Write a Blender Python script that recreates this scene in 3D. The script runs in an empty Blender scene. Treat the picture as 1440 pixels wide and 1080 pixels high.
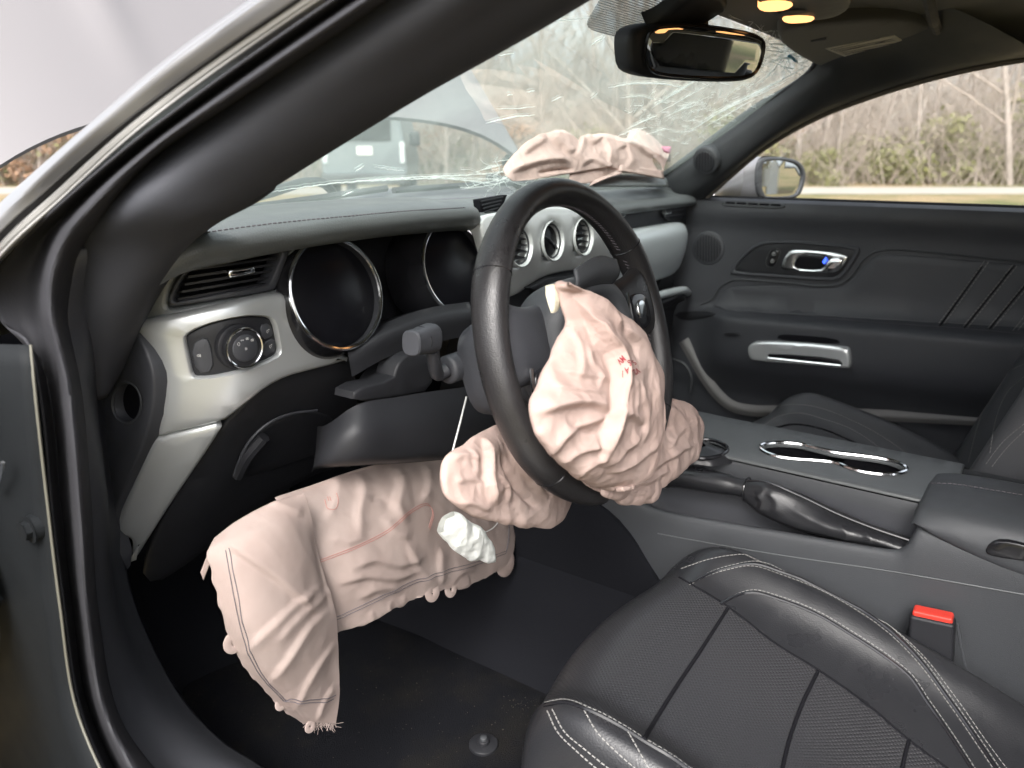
import bpy, bmesh, math, random
import numpy as np
from mathutils import Vector, Matrix, noise, geometry
from mathutils.bvhtree import BVHTree

# ------------------------------------------------------------------ camera, sky, sun, exposure
SC = bpy.context.scene
COL = SC.collection
CAM = np.array([-1.095, -0.413, 1.06])
YAW, PITCH, FPX = math.radians(35.0), math.radians(16.9), 1080.0
cd = bpy.data.cameras.new('camera'); cam = bpy.data.objects.new('camera', cd); COL.objects.link(cam)
cd.sensor_fit = 'HORIZONTAL'; cd.sensor_width = 36.0; cd.lens = 36.0 * FPX / 1440.0
cd.clip_start = 0.02; cd.clip_end = 900
cam.location = CAM
cam.rotation_euler = (math.pi/2 - PITCH, 0, YAW - math.pi/2)
cd.dof.use_dof = True; cd.dof.focus_distance = 0.95; cd.dof.aperture_fstop = 5.5
SC.camera = cam
w = bpy.data.worlds.new('World'); SC.world = w; w.use_nodes = True
nt = w.node_tree; nt.nodes.clear()
wo = nt.nodes.new('ShaderNodeOutputWorld'); bg = nt.nodes.new('ShaderNodeBackground')
sk = nt.nodes.new('ShaderNodeTexSky'); sk.sky_type = 'NISHITA'; sk.sun_disc = False
SUN_EL, SUN_AZ = 48.0, 205.0            # azimuth measured from +X, counter-clockwise
sk.sun_elevation = math.radians(SUN_EL); sk.sun_rotation = math.radians(90 - SUN_AZ)
sk.air_density = 1.0; sk.dust_density = 6.0; sk.ozone_density = 1.0
hs = nt.nodes.new('ShaderNodeHueSaturation'); hs.inputs['Saturation'].default_value = 0.30
nt.links.new(sk.outputs[0], hs.inputs['Color'])
nt.links.new(hs.outputs[0], bg.inputs[0]); bg.inputs[1].default_value = 0.15
nt.links.new(bg.outputs[0], wo.inputs[0])
ld = bpy.data.lights.new('sun', 'SUN'); ld.energy = 0.55; ld.angle = math.radians(25); ld.color = (1.0, 0.985, 0.965)
lo = bpy.data.objects.new('sun', ld); COL.objects.link(lo)
a, e = math.radians(SUN_AZ), math.radians(SUN_EL)
lo.rotation_euler = Vector((math.cos(a)*math.cos(e), math.sin(a)*math.cos(e), math.sin(e))).to_track_quat('Z', 'Y').to_euler()
SC.view_settings.view_transform = 'Standard'; SC.view_settings.look = 'None'
SC.view_settings.gamma = 1.0; SC.view_settings.exposure = 1.74; SC.view_settings.use_curve_mapping = False
SC.render.engine = 'CYCLES'
SC.cycles.use_denoising = True
try: SC.cycles.denoiser = 'OPENIMAGEDENOISE'
except Exception: pass
SC.cycles.use_adaptive_sampling = True; SC.cycles.adaptive_threshold = .02
SC.cycles.max_bounces = 7; SC.cycles.diffuse_bounces = 3; SC.cycles.glossy_bounces = 4
SC.cycles.transparent_max_bounces = 16; SC.cycles.sample_clamp_indirect = 6.0
SC.cycles.caustics_reflective = False; SC.cycles.caustics_refractive = False

# ------------------------------------------------------------------ measuring helpers (survey of the photograph)
_fw = np.array([math.cos(YAW)*math.cos(PITCH), math.sin(YAW)*math.cos(PITCH), -math.sin(PITCH)])
_r = np.array([math.sin(YAW), -math.cos(YAW), 0.0]); _u = np.cross(_r, _fw)
def ray(px, py): return _fw + _r*(px-720)/FPX - _u*(py-540)/FPX
def PX(px, py, x): d = ray(px, py); return CAM + d*(x-CAM[0])/d[0]
def PY(px, py, y): d = ray(px, py); return CAM + d*(y-CAM[1])/d[1]
def PZ(px, py, z): d = ray(px, py); return CAM + d*(z-CAM[2])/d[2]
def PD(px, py, t): return CAM + ray(px, py)*t

class Surf:
    """height field y=f(x,z) ('y'), x=f(y,z) ('x') or z=f(x,y) ('z'), or a plane ('p')"""
    def __init__(s, ax, f=None, o=None, e1=None, e2=None):
        s.ax, s.f = ax, f
        if ax == 'p':
            s.o, s.e1, s.e2 = np.array(o, float), np.array(e1, float), np.array(e2, float)
            s.e1 /= np.linalg.norm(s.e1); s.e2 -= s.e1*(s.e2@s.e1); s.e2 /= np.linalg.norm(s.e2)
            s.nn = np.cross(s.e1, s.e2)
            if s.nn @ (CAM - s.o) < 0: s.nn = -s.nn
    def pt(s, u, v):
        if s.ax == 'y': return np.array([u, s.f(u, v), v])
        if s.ax == 'x': return np.array([s.f(u, v), u, v])
        if s.ax == 'z': return np.array([u, v, s.f(u, v)])
        return s.o + s.e1*u + s.e2*v
    def nrm(s, u, v):
        if s.ax == 'p': return s.nn
        h = 0.002
        n = np.cross(s.pt(u+h, v)-s.pt(u-h, v), s.pt(u, v+h)-s.pt(u, v-h)); n /= np.linalg.norm(n)
        ref = {'y': n[1] > 0, 'x': n[0] > 0, 'z': n[2] < 0}[s.ax]
        return -n if ref else n
    def hit(s, px, py):
        d = ray(px, py)
        if s.ax == 'p':
            t = ((s.o-CAM) @ s.nn)/(d @ s.nn); q = CAM + d*t - s.o
            return (q @ s.e1, q @ s.e2)
        i, j, k = {'y': (1, 0, 2), 'x': (0, 1, 2), 'z': (2, 0, 1)}[s.ax]
        t = 1.0
        F = lambda t: (lambda P: P[i]-s.f(P[j], P[k]))(CAM + d*t)
        ts = np.linspace(.25, 4.0, 160); fs = [F(t) for t in ts]
        lo_, hi_ = None, None
        for q in range(len(ts)-1):
            if fs[q]*fs[q+1] <= 0: lo_, hi_ = ts[q], ts[q+1]; break
        if lo_ is None:
            lo_ = hi_ = ts[int(np.argmin(np.abs(fs)))]
        else:
            fl = F(lo_)
            for _ in range(30):
                m = (lo_+hi_)/2; fm = F(m)
                if fm*fl <= 0: hi_ = m
                else: lo_, fl = m, fm
        P = CAM + d*(lo_+hi_)/2
        return (P[j], P[k])
    def h3(s, px, py, off=0.0):
        u, v = s.hit(px, py); return s.pt(u, v) + s.nrm(u, v)*off

# ------------------------------------------------------------------ mesh helpers
def tag(o, label=None, cat=None, group=None, kind=None):
    if label: o['label'] = label
    if cat: o['category'] = cat
    if group: o['group'] = group
    if kind: o['kind'] = kind
    return o
def empty(name, loc=(0, 0, 0), parent=None):
    o = bpy.data.objects.new(name, None); COL.objects.link(o); o.location = loc; o.empty_display_size = .05
    if parent: o.parent = parent
    return o
def mesh_obj(name, V, F, m, parent=None, smooth=True, ang=40, bevel=0, seg=2, sub=0, solid=0, soff=0):
    me = bpy.data.meshes.new(name)
    me.from_pydata([tuple(map(float, v)) for v in V], [], [tuple(map(int, f)) for f in F])
    me.validate(); me.update()
    if m is not None: me.materials.append(m)
    o = bpy.data.objects.new(name, me); COL.objects.link(o)
    if parent: o.parent = parent
    if smooth:
        me.shade_smooth()
        if ang < 180: me.set_sharp_from_angle(angle=math.radians(ang))
    if solid:
        q = o.modifiers.new('thickness', 'SOLIDIFY'); q.thickness = solid; q.offset = soff
    if sub:
        q = o.modifiers.new('sub', 'SUBSURF'); q.levels = q.render_levels = sub
    if bevel:
        q = o.modifiers.new('bevel', 'BEVEL'); q.width = bevel; q.segments = seg; q.limit_method = 'ANGLE'; q.angle_limit = math.radians(35); q.harden_normals = True
    return o
class MB:
    """collects shapes that make up ONE part"""
    def __init__(s): s.V, s.F = [], []
    def add(s, V, F):
        b = len(s.V); s.V += [tuple(v) for v in V]; s.F += [tuple(i+b for i in f) for f in F]; return s
    def box(s, c, d, R=None):
        c = np.array(c, float); d = np.array(d, float)/2
        V = [np.array([x, y, z])*d for x in (-1, 1) for y in (-1, 1) for z in (-1, 1)]
        if R is not None: V = [R @ v for v in V]
        return s.add([c+v for v in V], [(0, 1, 3, 2), (4, 6, 7, 5), (0, 4, 5, 1), (2, 3, 7, 6), (0, 2, 6, 4), (1, 5, 7, 3)])
    def tube(s, *a, **k): V, F = tube_vf(*a, **k); return s.add(V, F)
    def build(s, name, m, parent=None, **k): return mesh_obj(name, s.V, s.F, m, parent, **k)
def crom(P, n, closed=False):
    """Catmull-Rom, n samples, spaced by chord length"""
    P = np.array(P, float)
    if len(P) == 2 and not closed:
        t = np.linspace(0, 1, n)[:, None]; return P[0]*(1-t)+P[1]*t
    if closed: Q = np.vstack([P[-1], P, P[0], P[1]])
    else: Q = np.vstack([2*P[0]-P[1], P, 2*P[-1]-P[-2]])
    seg = len(Q)-3
    L = np.array([np.linalg.norm(Q[i+2]-Q[i+1]) for i in range(seg)]); L = np.maximum(L, 1e-9)
    cum = np.concatenate([[0], np.cumsum(L)])
    s_ = np.linspace(0, cum[-1], n, endpoint=not closed)
    i = np.minimum(np.searchsorted(cum, s_, side='right')-1, seg-1); lb = L[i][:, None]; t = ((s_-cum[i])/L[i])[:, None]
    A, B, C, D = Q[i], Q[i+1], Q[i+2], Q[i+3]
    la = np.maximum(np.linalg.norm(B-A, axis=1, keepdims=True), 1e-9); lc = np.maximum(np.linalg.norm(D-C, axis=1, keepdims=True), 1e-9)
    m1 = ((B-A)/la*lb+(C-B))*.5; m2 = ((D-C)/lc*lb+(C-B))*.5
    return (2*t**3-3*t**2+1)*B+(t**3-2*t**2+t)*m1+(-2*t**3+3*t**2)*C+(t**3-t**2)*m2
def lerp_at(xs, ys, x): return float(np.interp(x, xs, ys))
def loft_pts(rows, nu, nv, cu=False):
    """rows: list of polylines; each resampled to nu, then across rows to nv"""
    R = np.array([crom(r, nu, cu) for r in rows])
    G = np.array([crom(R[:, i], nv) for i in range(nu)])          # nu, nv
    return G.transpose(1, 0, 2)                                     # nv, nu, 3
def grid_faces(nv, nu, cu=False, cv=False, b=0):
    F = []
    for i in range(nv if cv else nv-1):
        for j in range(nu if cu else nu-1):
            F.append((b+i*nu+j, b+i*nu+(j+1) % nu, b+((i+1) % nv)*nu+(j+1) % nu, b+((i+1) % nv)*nu+j))
    return F
def loft(name, rows, m, parent, nu=24, nv=24, cu=False, cap=False, **k):
    G = loft_pts(rows, nu, nv, cu); F = grid_faces(nv, nu, cu)
    if cap and cu:
        F.append(tuple(range(nu-1, -1, -1))); F.append(tuple((nv-1)*nu+j for j in range(nu)))
    return mesh_obj(name, G.reshape(-1, 3), F, m, parent, **k)
def frames(P, closed=False):
    P = np.array(P, float); n = len(P); T = []
    for i in range(n):
        if closed: t = P[(i+1) % n]-P[i-1]
        else: t = P[min(i+1, n-1)]-P[max(i-1, 0)]
        T.append(t/max(np.linalg.norm(t), 1e-12))
    ref = np.array([0, 0, 1.0]) if abs(T[0][2]) < .9 else np.array([1.0, 0, 0])
    N = np.cross(T[0], ref); N /= np.linalg.norm(N); out = []
    for i in range(n):
        N = N - T[i]*(N@T[i]); N /= max(np.linalg.norm(N), 1e-12); out.append((T[i], N, np.cross(T[i], N)))
    return out
def tube_vf(path, r, sides=8, closed=False, cap=True, prof=None):
    P = np.array(path, float); fr = frames(P, closed); n = len(P)
    rr = np.array([r]*n if np.isscalar(r) else [r(i/(n-1)) for i in range(n)] if callable(r) else r, float)
    a = np.linspace(0, 2*math.pi, sides, endpoint=False)
    pr = np.stack([np.cos(a), np.sin(a)], 1) if prof is None else np.array(prof)
    V = []
    for i in range(n):
        T, N, B = fr[i]
        for c, s_ in pr: V.append(P[i]+(N*c+B*s_)*rr[i])
    F = grid_faces(n, len(pr), True, closed)
    if cap and not closed:
        F.append(tuple(range(len(pr)-1, -1, -1))); F.append(tuple((n-1)*len(pr)+j for j in range(len(pr))))
    return V, F
def twigs_vf(P, R, sides=3):
    """many thin tubes at once: P (k, n, 3) points, R (k, n) radii"""
    P = np.asarray(P, float); R = np.asarray(R, float); k, n = P.shape[:2]
    T = np.gradient(P, axis=1); T /= np.maximum(np.linalg.norm(T, axis=2, keepdims=True), 1e-9)
    ref = np.where(np.abs(T[:, :1, 2:]) > .9, np.array([1., 0, 0]), np.array([0, 0, 1.]))
    A = np.cross(T, np.broadcast_to(ref, T.shape)); A /= np.maximum(np.linalg.norm(A, axis=2, keepdims=True), 1e-9); B = np.cross(T, A)
    a = np.linspace(0, 2*math.pi, sides, endpoint=False)
    V = P[:, :, None]+(A[:, :, None]*np.cos(a)[None, None, :, None]+B[:, :, None]*np.sin(a)[None, None, :, None])*R[:, :, None, None]
    i, j, q = np.meshgrid(np.arange(k), np.arange(n-1), np.arange(sides), indexing='ij'); b = i*n*sides; q2 = (q+1) % sides
    F = np.stack([b+j*sides+q, b+j*sides+q2, b+(j+1)*sides+q2, b+(j+1)*sides+q], -1).reshape(-1, 4)
    return V.reshape(-1, 3), F
def quick_mesh(name, V, F, m):
    me = bpy.data.meshes.new(name); V = np.asarray(V, np.float32); F = np.asarray(F, np.int32)
    me.vertices.add(len(V)); me.vertices.foreach_set('co', V.ravel()); me.loops.add(F.size); me.loops.foreach_set('vertex_index', F.ravel())
    me.polygons.add(len(F)); me.polygons.foreach_set('loop_start', np.arange(0, F.size, F.shape[1], dtype=np.int32)); me.polygons.foreach_set('loop_total', np.full(len(F), F.shape[1], np.int32))
    me.update(calc_edges=True); me.materials.append(m); me.shade_smooth(); return me
def tube(name, path, r, m, parent, sides=8, closed=False, n=None, **k):
    if n: path = crom(path, n, closed)
    V, F = tube_vf(path, r, sides, closed); return mesh_obj(name, V, F, m, parent, **k)
def chaikin(P, k):
    P = [np.array(p, float) for p in P]
    for _ in range(k):
        Q = []
        for i in range(len(P)):
            a, b = P[i], P[(i+1) % len(P)]; Q += [a*.75+b*.25, a*.25+b*.75]
        P = Q
    return P
def resamp(P, step):
    out = []
    for i in range(len(P)):
        a, b = P[i], P[(i+1) % len(P)]; n = max(1, int(np.linalg.norm(b-a)/step))
        for j in range(n): out.append(a+(b-a)*j/n)
    return out
def area2(P): return sum(P[i][0]*P[(i+1) % len(P)][1]-P[(i+1) % len(P)][0]*P[i][1] for i in range(len(P)))/2
def inset(P, r):
    n = len(P); sgn = 1 if area2(P) > 0 else -1; out = []
    for i in range(n):
        a, b, c = P[i-1], P[i], P[(i+1) % n]
        d1 = b-a; d2 = c-b; d1 = d1/max(np.linalg.norm(d1), 1e-9); d2 = d2/max(np.linalg.norm(d2), 1e-9)
        n1 = np.array([-d1[1], d1[0]]); n2 = np.array([-d2[1], d2[0]]); m = n1+n2; L = np.linalg.norm(m)
        m = n1 if L < 1e-6 else m/L
        out.append(b + sgn*m*r/max(.5, m@n1))
    return out
def inside(p, P):
    x, y = p; c = False; n = len(P); j = n-1
    for i in range(n):
        if (P[i][1] > y) != (P[j][1] > y) and x < (P[j][0]-P[i][0])*(y-P[i][1])/(P[j][1]-P[i][1])+P[i][0]: c = not c
        j = i
    return c
def cdt(loops, step):
    """triangulated fill of outline loops (even-odd), with interior grid points"""
    pts, edges = [], []
    for L in loops:
        b = len(pts); pts += [tuple(p) for p in L]; edges += [(b+i, b+(i+1) % len(L)) for i in range(len(L))]
    A = np.array(loops[0]); lo_, hi_ = A.min(0), A.max(0)
    nb = len(pts); B = np.array(pts)
    for x in np.arange(lo_[0]+step*.5, hi_[0], step):
        for y in np.arange(lo_[1]+step*.5, hi_[1], step):
            if sum(inside((x, y), L) for L in loops) % 2 == 1 and np.min(np.hypot(B[:, 0]-x, B[:, 1]-y)) > step*.35: pts.append((x, y))
    res = geometry.delaunay_2d_cdt([Vector(p) for p in pts], edges, [], 0, 1e-7)
    V = [np.array(v) for v in res[0]]
    F = [f for f in res[2] if sum(inside(sum(V[i] for i in f)/3, L) for L in loops) % 2 == 1]
    return V, F
def panel(name, surf, outer, m, parent, holes=(), h=.003, depth=.008, r=.002, step=.02, ck=2, px=True, hck=None, hr=None, **k):
    """a sheet lying on a surface: outline (picture points or u,v) with rounded edge, holes and side walls"""
    def prep(P, c):
        P = chaikin(P, c) if c else [np.array(p, float) for p in P]
        if px: P = [np.array(surf.hit(*p)) for p in P]
        return resamp(P, step)
    def dedupe(L): return [p for i, p in enumerate(L) if np.linalg.norm(p-L[i-1]) > 1e-5]
    outs = [dedupe(prep(outer, ck))]+[dedupe(prep(q, ck if hck is None else hck)) for q in holes]
    tops = [inset(outs[0], r)]+[inset(q, -(r if hr is None else hr)) for q in outs[1:]]
    V2, F2 = cdt(tops, step)
    V, F = [], []
    for p in V2: V.append(surf.pt(*p)+surf.nrm(*p)*h)
    F += [tuple(f) for f in F2]
    for L0, L1 in zip(outs, tops):
        n = len(L0); b = len(V)
        rings = [(L1, h), ([a*.7+c*.3 for a, c in zip(L0, L1)], h-r*.35), (L0, h-r), (L0, -depth)]
        for L, hh in rings:
            for p in L: V.append(surf.pt(*p)+surf.nrm(*p)*hh)
        for q in range(3):
            for i in range(n):
                F.append((b+q*n+i, b+q*n+(i+1) % n, b+(q+1)*n+(i+1) % n, b+(q+1)*n+i))
    o = mesh_obj(name, V, F, m, parent, smooth=False, **k)
    bm = bmesh.new(); bm.from_mesh(o.data); bmesh.ops.remove_doubles(bm, verts=bm.verts, dist=2e-5)
    bmesh.ops.recalc_face_normals(bm, faces=bm.faces); bm.to_mesh(o.data); bm.free()
    o.data.shade_smooth(); o.data.set_sharp_from_angle(angle=math.radians(50))
    return o
def bvh_of(*objs):
    V, F = [], []
    for o in objs:
        b = len(V); p = o; off = Vector((0, 0, 0))
        while p is not None: off += p.location; p = p.parent
        V += [v.co+off for v in o.data.vertices]; F += [tuple(i+b for i in p.vertices) for p in o.data.polygons]
    return BVHTree.FromPolygons(V, F)
def cast(bvh, px, py, off=.0008):
    d = Vector(ray(px, py)).normalized(); h = bvh.ray_cast(Vector(CAM), d)
    if h[0] is None: return None
    n = h[1]
    if n.dot(d) > 0: n = -n
    return np.array(h[0]+n*off)
def cast_line(bvh, pts, n, off=.0008, closed=False):
    out = [cast(bvh, *p, off) for p in crom([(p[0], p[1], 0) for p in pts], n, closed)[:, :2]]
    return [p for p in out if p is not None]
def stitches(mb, path, pitch=.0055, ln=.0036, r=.0006):
    P = np.array(path); d = np.concatenate([[0], np.cumsum(np.linalg.norm(np.diff(P, axis=0), axis=1))])
    s_ = 0
    while s_+ln < d[-1]:
        a, b = [np.array([np.interp(q, d, P[:, c]) for c in range(3)]) for q in (s_, s_+ln)]
        mb.tube([a, b], r, 4); s_ += pitch
def px_of(V):
    d = V-CAM; w_ = d@_fw; return np.stack([720+FPX*(d@_r)/w_, 540-FPX*(d@_u)/w_], -1)
def folds_h(V, folds):
    """height of hand-laid cloth folds: each fold is a crest line, falling gently on one side and sharply on the other"""
    P = px_of(V); H = np.zeros(P.shape[:2])
    for pts, amp, ws, wh in folds:                                    # ws > 0: sharp side lies to the right of the line's run
        C = crom([(*p, 0) for p in pts], 26)[:, :2]; A, B = C[:-1], C[1:]; T = B-A; L2 = (T**2).sum(1)
        D = P[:, :, None, :]-A[None, None]; t = np.clip((D*T).sum(-1)/L2, 0, 1); R = D-t[..., None]*T
        dist = np.sqrt((R**2).sum(-1)); k = dist.argmin(-1)[:, :, None]; dm = np.take_along_axis(dist, k, 2)[:, :, 0]
        Rk = np.take_along_axis(R, k[..., None], 2)[:, :, 0]; Tk = T[k[:, :, 0]]; side = Tk[..., 0]*Rk[..., 1]-Tk[..., 1]*Rk[..., 0]
        tt = (k[:, :, 0]+np.take_along_axis(t, k, 2)[:, :, 0])/25.; tap = np.minimum(1, np.minimum(tt, 1-tt)*5)
        H += amp*tap*np.where(side > 0, np.exp(-(dm/ws)**2), np.exp(-(dm/wh)**1.3))
    return H
def crumple(G, k=1.08, iters=220, pin=None, bend=.25, amp=.004, fr=40., attract=.0, seed=1, cu=False, far=None, vor=(), st=(1, 1, .55), folds=()):
    """buckling of a cloth grid whose rest lengths are k times too long (position based relaxation)"""
    V = np.array(G, float); n, m = V.shape[:2]; B0 = V.copy()
    du = np.roll(V, -1, 1)-np.roll(V, 1, 1); dv = np.gradient(V, axis=0)
    if not cu: du = np.gradient(V, axis=1)
    N = np.cross(du, dv); N /= np.maximum(np.linalg.norm(N, axis=2, keepdims=True), 1e-9)
    if ((N*(V-V.mean((0, 1)))).sum() if cu else (N*(CAM-V)).sum()) < 0: N = -N
    nz = np.zeros((n, m))
    for i in range(n):
        for j in range(m):
            p = Vector(V[i, j])
            nz[i, j] = noise.noise(p*fr+Vector((seed*7.1, 0, 0)))+.6*noise.noise(p*fr*2.3+Vector((0, seed*3.3, 0)))
    free = np.ones((n, m, 1)) if pin is None else (1-pin)[:, :, None]
    nz *= amp
    for sc, am in vor:                                                # sharp ridged creases (cell boundaries), stretched along the fall of the cloth
        for i in range(n):
            for j in range(m):
                p = V[i, j]; w_ = noise.noise_vector(Vector(p)*sc*.7)*.35
                q = Vector((p[0]*sc*st[0]+seed*3.7, p[1]*sc*st[1], p[2]*sc*st[2]))+w_
                nz[i, j] += am*(noise.voronoi(q)[0][0]-.45)
    if folds: nz += folds_h(V, folds)*np.clip((N*(CAM-V)/np.linalg.norm(CAM-V, axis=2, keepdims=True)).sum(2)*1.6+.1, 0, 1)
    V += N*nz[:, :, None]*free
    kk = np.full((n, m), k) if np.isscalar(k) else k
    fam = [(0, 1, 1.), (1, 0, 1.), (1, 1, .6), (1, -1, .6), (0, 2, bend), (2, 0, bend), (0, 4, bend*.5), (4, 0, bend*.5)]
    if cu:                                                            # pad the wrap so that plain slices do
        W_ = 4; wrap = lambda A: np.concatenate([A[:, -W_:], A, A[:, :W_]], 1)
    def sl(di, dj, mm):
        ja, jb = (slice(0, mm-dj), slice(dj, mm)) if dj >= 0 else (slice(-dj, mm), slice(0, mm+dj))
        return (slice(0, n-di), ja), (slice(di, n), jb)
    P0 = V if (vor or folds) else B0
    if cu: P0 = wrap(P0)
    K0 = wrap(kk[:, :, None])[:, :, 0] if cu else kk; mm = P0.shape[1]
    cons = []; cnt = np.zeros((n, mm, 1))
    for di, dj, st in fam:
        A, B = sl(di, dj, mm); L = np.linalg.norm(P0[A]-P0[B], axis=2)*(K0[A]+K0[B])/2; cons.append((A, B, L, st)); cnt[A] += st; cnt[B] += st
    X = V
    for it in range(iters):
        Y = wrap(X) if cu else X; acc = np.zeros_like(Y)
        for A, B, L, st in cons:
            d = Y[B]-Y[A]; l = np.sqrt(np.einsum('ijk,ijk->ij', d, d)); d *= ((l-L)/np.maximum(l, 1e-9)*.5*st)[:, :, None]
            acc[A] += d; acc[B] -= d
        acc *= 1.7/np.maximum(cnt, 1e-6)
        if cu: acc = acc[:, W_:-W_]
        X = X+free*acc
        if attract: X = X+free*(B0-X)*attract
        if far is not None:
            d = X-B0; l = np.linalg.norm(d, axis=2, keepdims=True); X = np.where(l > far, B0+d/np.maximum(l, 1e-9)*far, X)
    return X
# ------------------------------------------------------------------ materials
def nmat(name):
    m = bpy.data.materials.new(name); m.use_nodes = True; t = m.node_tree; return m, t, t.nodes['Principled BSDF']
def N(t, kind, **k):
    n = t.nodes.new('ShaderNode'+kind)
    for a, b in k.items():
        if a in n.inputs: n.inputs[a].default_value = b
        else: setattr(n, a, b)
    return n
def mat(name, col, rough=.5, metal=0., grain=0., gscale=900., var=.0, vscale=12., rvar=.0, coat=0., spec=.5, leather=False, sheen=0.):
    m, t, b = nmat(name); L = t.links.new
    b.inputs['Base Color'].default_value = (*col, 1); b.inputs['Roughness'].default_value = rough
    b.inputs['Metallic'].default_value = metal; b.inputs['Specular IOR Level'].default_value = spec
    if coat: b.inputs['Coat Weight'].default_value = coat; b.inputs['Coat Roughness'].default_value = .08
    if sheen: b.inputs['Sheen Weight'].default_value = sheen; b.inputs['Sheen Roughness'].default_value = .5
    co = N(t, 'TexCoord')
    if var or rvar:
        nz = N(t, 'TexNoise', Scale=vscale, Detail=3.0, Roughness=.62); L(co.outputs['Object'], nz.inputs['Vector'])
        if var:
            mx = N(t, 'MixRGB'); mx.inputs[1].default_value = (*[c*(1-var) for c in col], 1); mx.inputs[2].default_value = (*[min(1, c*(1+var)) for c in col], 1)
            L(nz.outputs['Fac'], mx.inputs[0]); L(mx.outputs[0], b.inputs['Base Color'])
        if rvar:
            mr = N(t, 'MapRange'); mr.inputs[1].default_value = .3; mr.inputs[2].default_value = .7
            mr.inputs[3].default_value = max(.02, rough-rvar); mr.inputs[4].default_value = min(1, rough+rvar)
            L(nz.outputs['Fac'], mr.inputs[0]); L(mr.outputs[0], b.inputs['Roughness'])
    if grain:
        bp = N(t, 'Bump', Strength=grain, Distance=.0006)
        if leather:
            v = N(t, 'TexVoronoi', Scale=gscale); L(co.outputs['Object'], v.inputs['Vector'])
            L(v.outputs['Distance'], bp.inputs['Height']); bp.invert = True
        else:
            g = N(t, 'TexNoise', Scale=gscale, Detail=1.0); L(co.outputs['Object'], g.inputs['Vector']); L(g.outputs['Fac'], bp.inputs['Height'])
        L(bp.outputs[0], b.inputs['Normal'])
    return m
M = {}
M['plastic'] = mat('black grained plastic', (.043, .045, .052), .50, grain=.35, gscale=1100, rvar=.08, vscale=9, leather=True)
M['bar'] = mat('bright door pull', (.82, .84, .85), .24, metal=.65)
M['plastic_dark'] = mat('dark plastic', (.018, .0185, .0215), .5, spec=.35, grain=.3, gscale=1000, rvar=.06)
M['plastic_grey'] = mat('charcoal soft plastic', (.046, .049, .054), .55, grain=.3, gscale=1200, rvar=.08, leather=True)
M['gloss'] = mat('gloss black', (.012, .012, .014), .18, rvar=.05)
M['pad'] = mat('dash pad skin', (.105, .114, .116), .44, spec=1., grain=.35, gscale=520, rvar=.1, leather=True)
M['leather_far'] = mat('lightened black leather', (.060, .061, .066), .40, grain=.3, gscale=600, rvar=.06, vscale=10, leather=True)  # lighter copy of the black leather; the seat's sheen is put into the colour
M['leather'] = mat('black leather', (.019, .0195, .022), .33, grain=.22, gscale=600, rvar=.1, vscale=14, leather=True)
M['wheel_leather'] = mat('worn wheel leather', (.020, .019, .020), .35, grain=.38, gscale=720, rvar=.10, vscale=26, leather=True)
M['thread'] = mat('grey thread', (.24, .235, .225), .8)
M['thread_dark'] = mat('dark thread', (.10, .09, .10), .8)
M['silver'] = mat('satin silver trim', (.57, .59, .595), .33, metal=.55, grain=.06, gscale=2500, rvar=.04)
M['silver_centre'] = mat('brightened satin silver', (.66, .68, .675), .36, metal=.3, grain=.05, gscale=2500, rvar=.04)  # paler copy of the silver trim, brightened against the wheel's shadow
M['silver_matt'] = mat('matt silver trim', (.54, .58, .595), .40, metal=.3, grain=.05, gscale=2500)
M['chrome'] = mat('chrome', (.90, .91, .92), .13, metal=1., rvar=.04, vscale=30)
M['chrome_soft'] = mat('satin chrome', (.72, .74, .75), .2, metal=1., rvar=.05)
M['rubber'] = mat('rubber seal', (.036, .036, .041), .68, spec=.3, grain=.3, gscale=700, rvar=.12, var=.25, vscale=18)
M['trim'] = mat('grey pillar trim', (.047, .049, .058), .72, spec=.35, grain=.35, gscale=1500, rvar=.06)
M['jamb'] = mat('dark jamb paint', (.013, .0145, .016), .6, spec=.12, grain=.15, gscale=400, var=.25, vscale=9, rvar=.1)
M['headliner'] = mat('black headliner cloth', (.085, .082, .078), .9, grain=.6, gscale=1600, sheen=.2)
M['carpet'] = mat('black carpet', (.0105, .011, .0135), .95, grain=1., gscale=900, spec=.05)
M['deck'] = mat('brightened console deck plastic', (.086, .092, .095), .42, grain=.25, gscale=1200, rvar=.06, leather=True)  # lighter than the console plastic: light from above put into the colour
M['cowl'] = mat('dusty cowl plastic', (.20, .21, .205), .7, var=.3, vscale=12)
M['flange'] = mat('dull flange', (.13, .125, .10), .6)
M['paint'] = mat('silver car paint', (.26, .26, .27), .34, metal=.4, var=.05, vscale=5, coat=.6, rvar=.06)
M['paint_in'] = mat('silver jamb paint', (.36, .355, .345), .42, metal=.2, var=.06, vscale=14, coat=.3)
M['hood'] = mat('raised hood paint', (.19, .18, .184), .5, metal=.1, var=.035, vscale=2.4, coat=.15)
M['white'] = mat('white print', (.75, .75, .73), .6)
M['red'] = mat('red plastic', (.62, .045, .03), .38, rvar=.06)
M['redink'] = mat('red ink', (.24, .02, .03), .7)
M['redfaint'] = mat('faded red ink', (.33, .16, .14), .85)
M['screen'] = mat('dark glass', (.006, .006, .008), .30, spec=.25)
M['mirror'] = mat('mirror glass', (.62, .64, .64), .02, metal=1.)
M['label'] = mat('paper label', (.74, .70, .60), .7, var=.12, vscale=60)
M['strip'] = mat('taupe door strip', (.17, .165, .165), .6, grain=.2)
M['void'] = mat('black void', (.008, .008, .010), .8, spec=.08)
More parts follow.
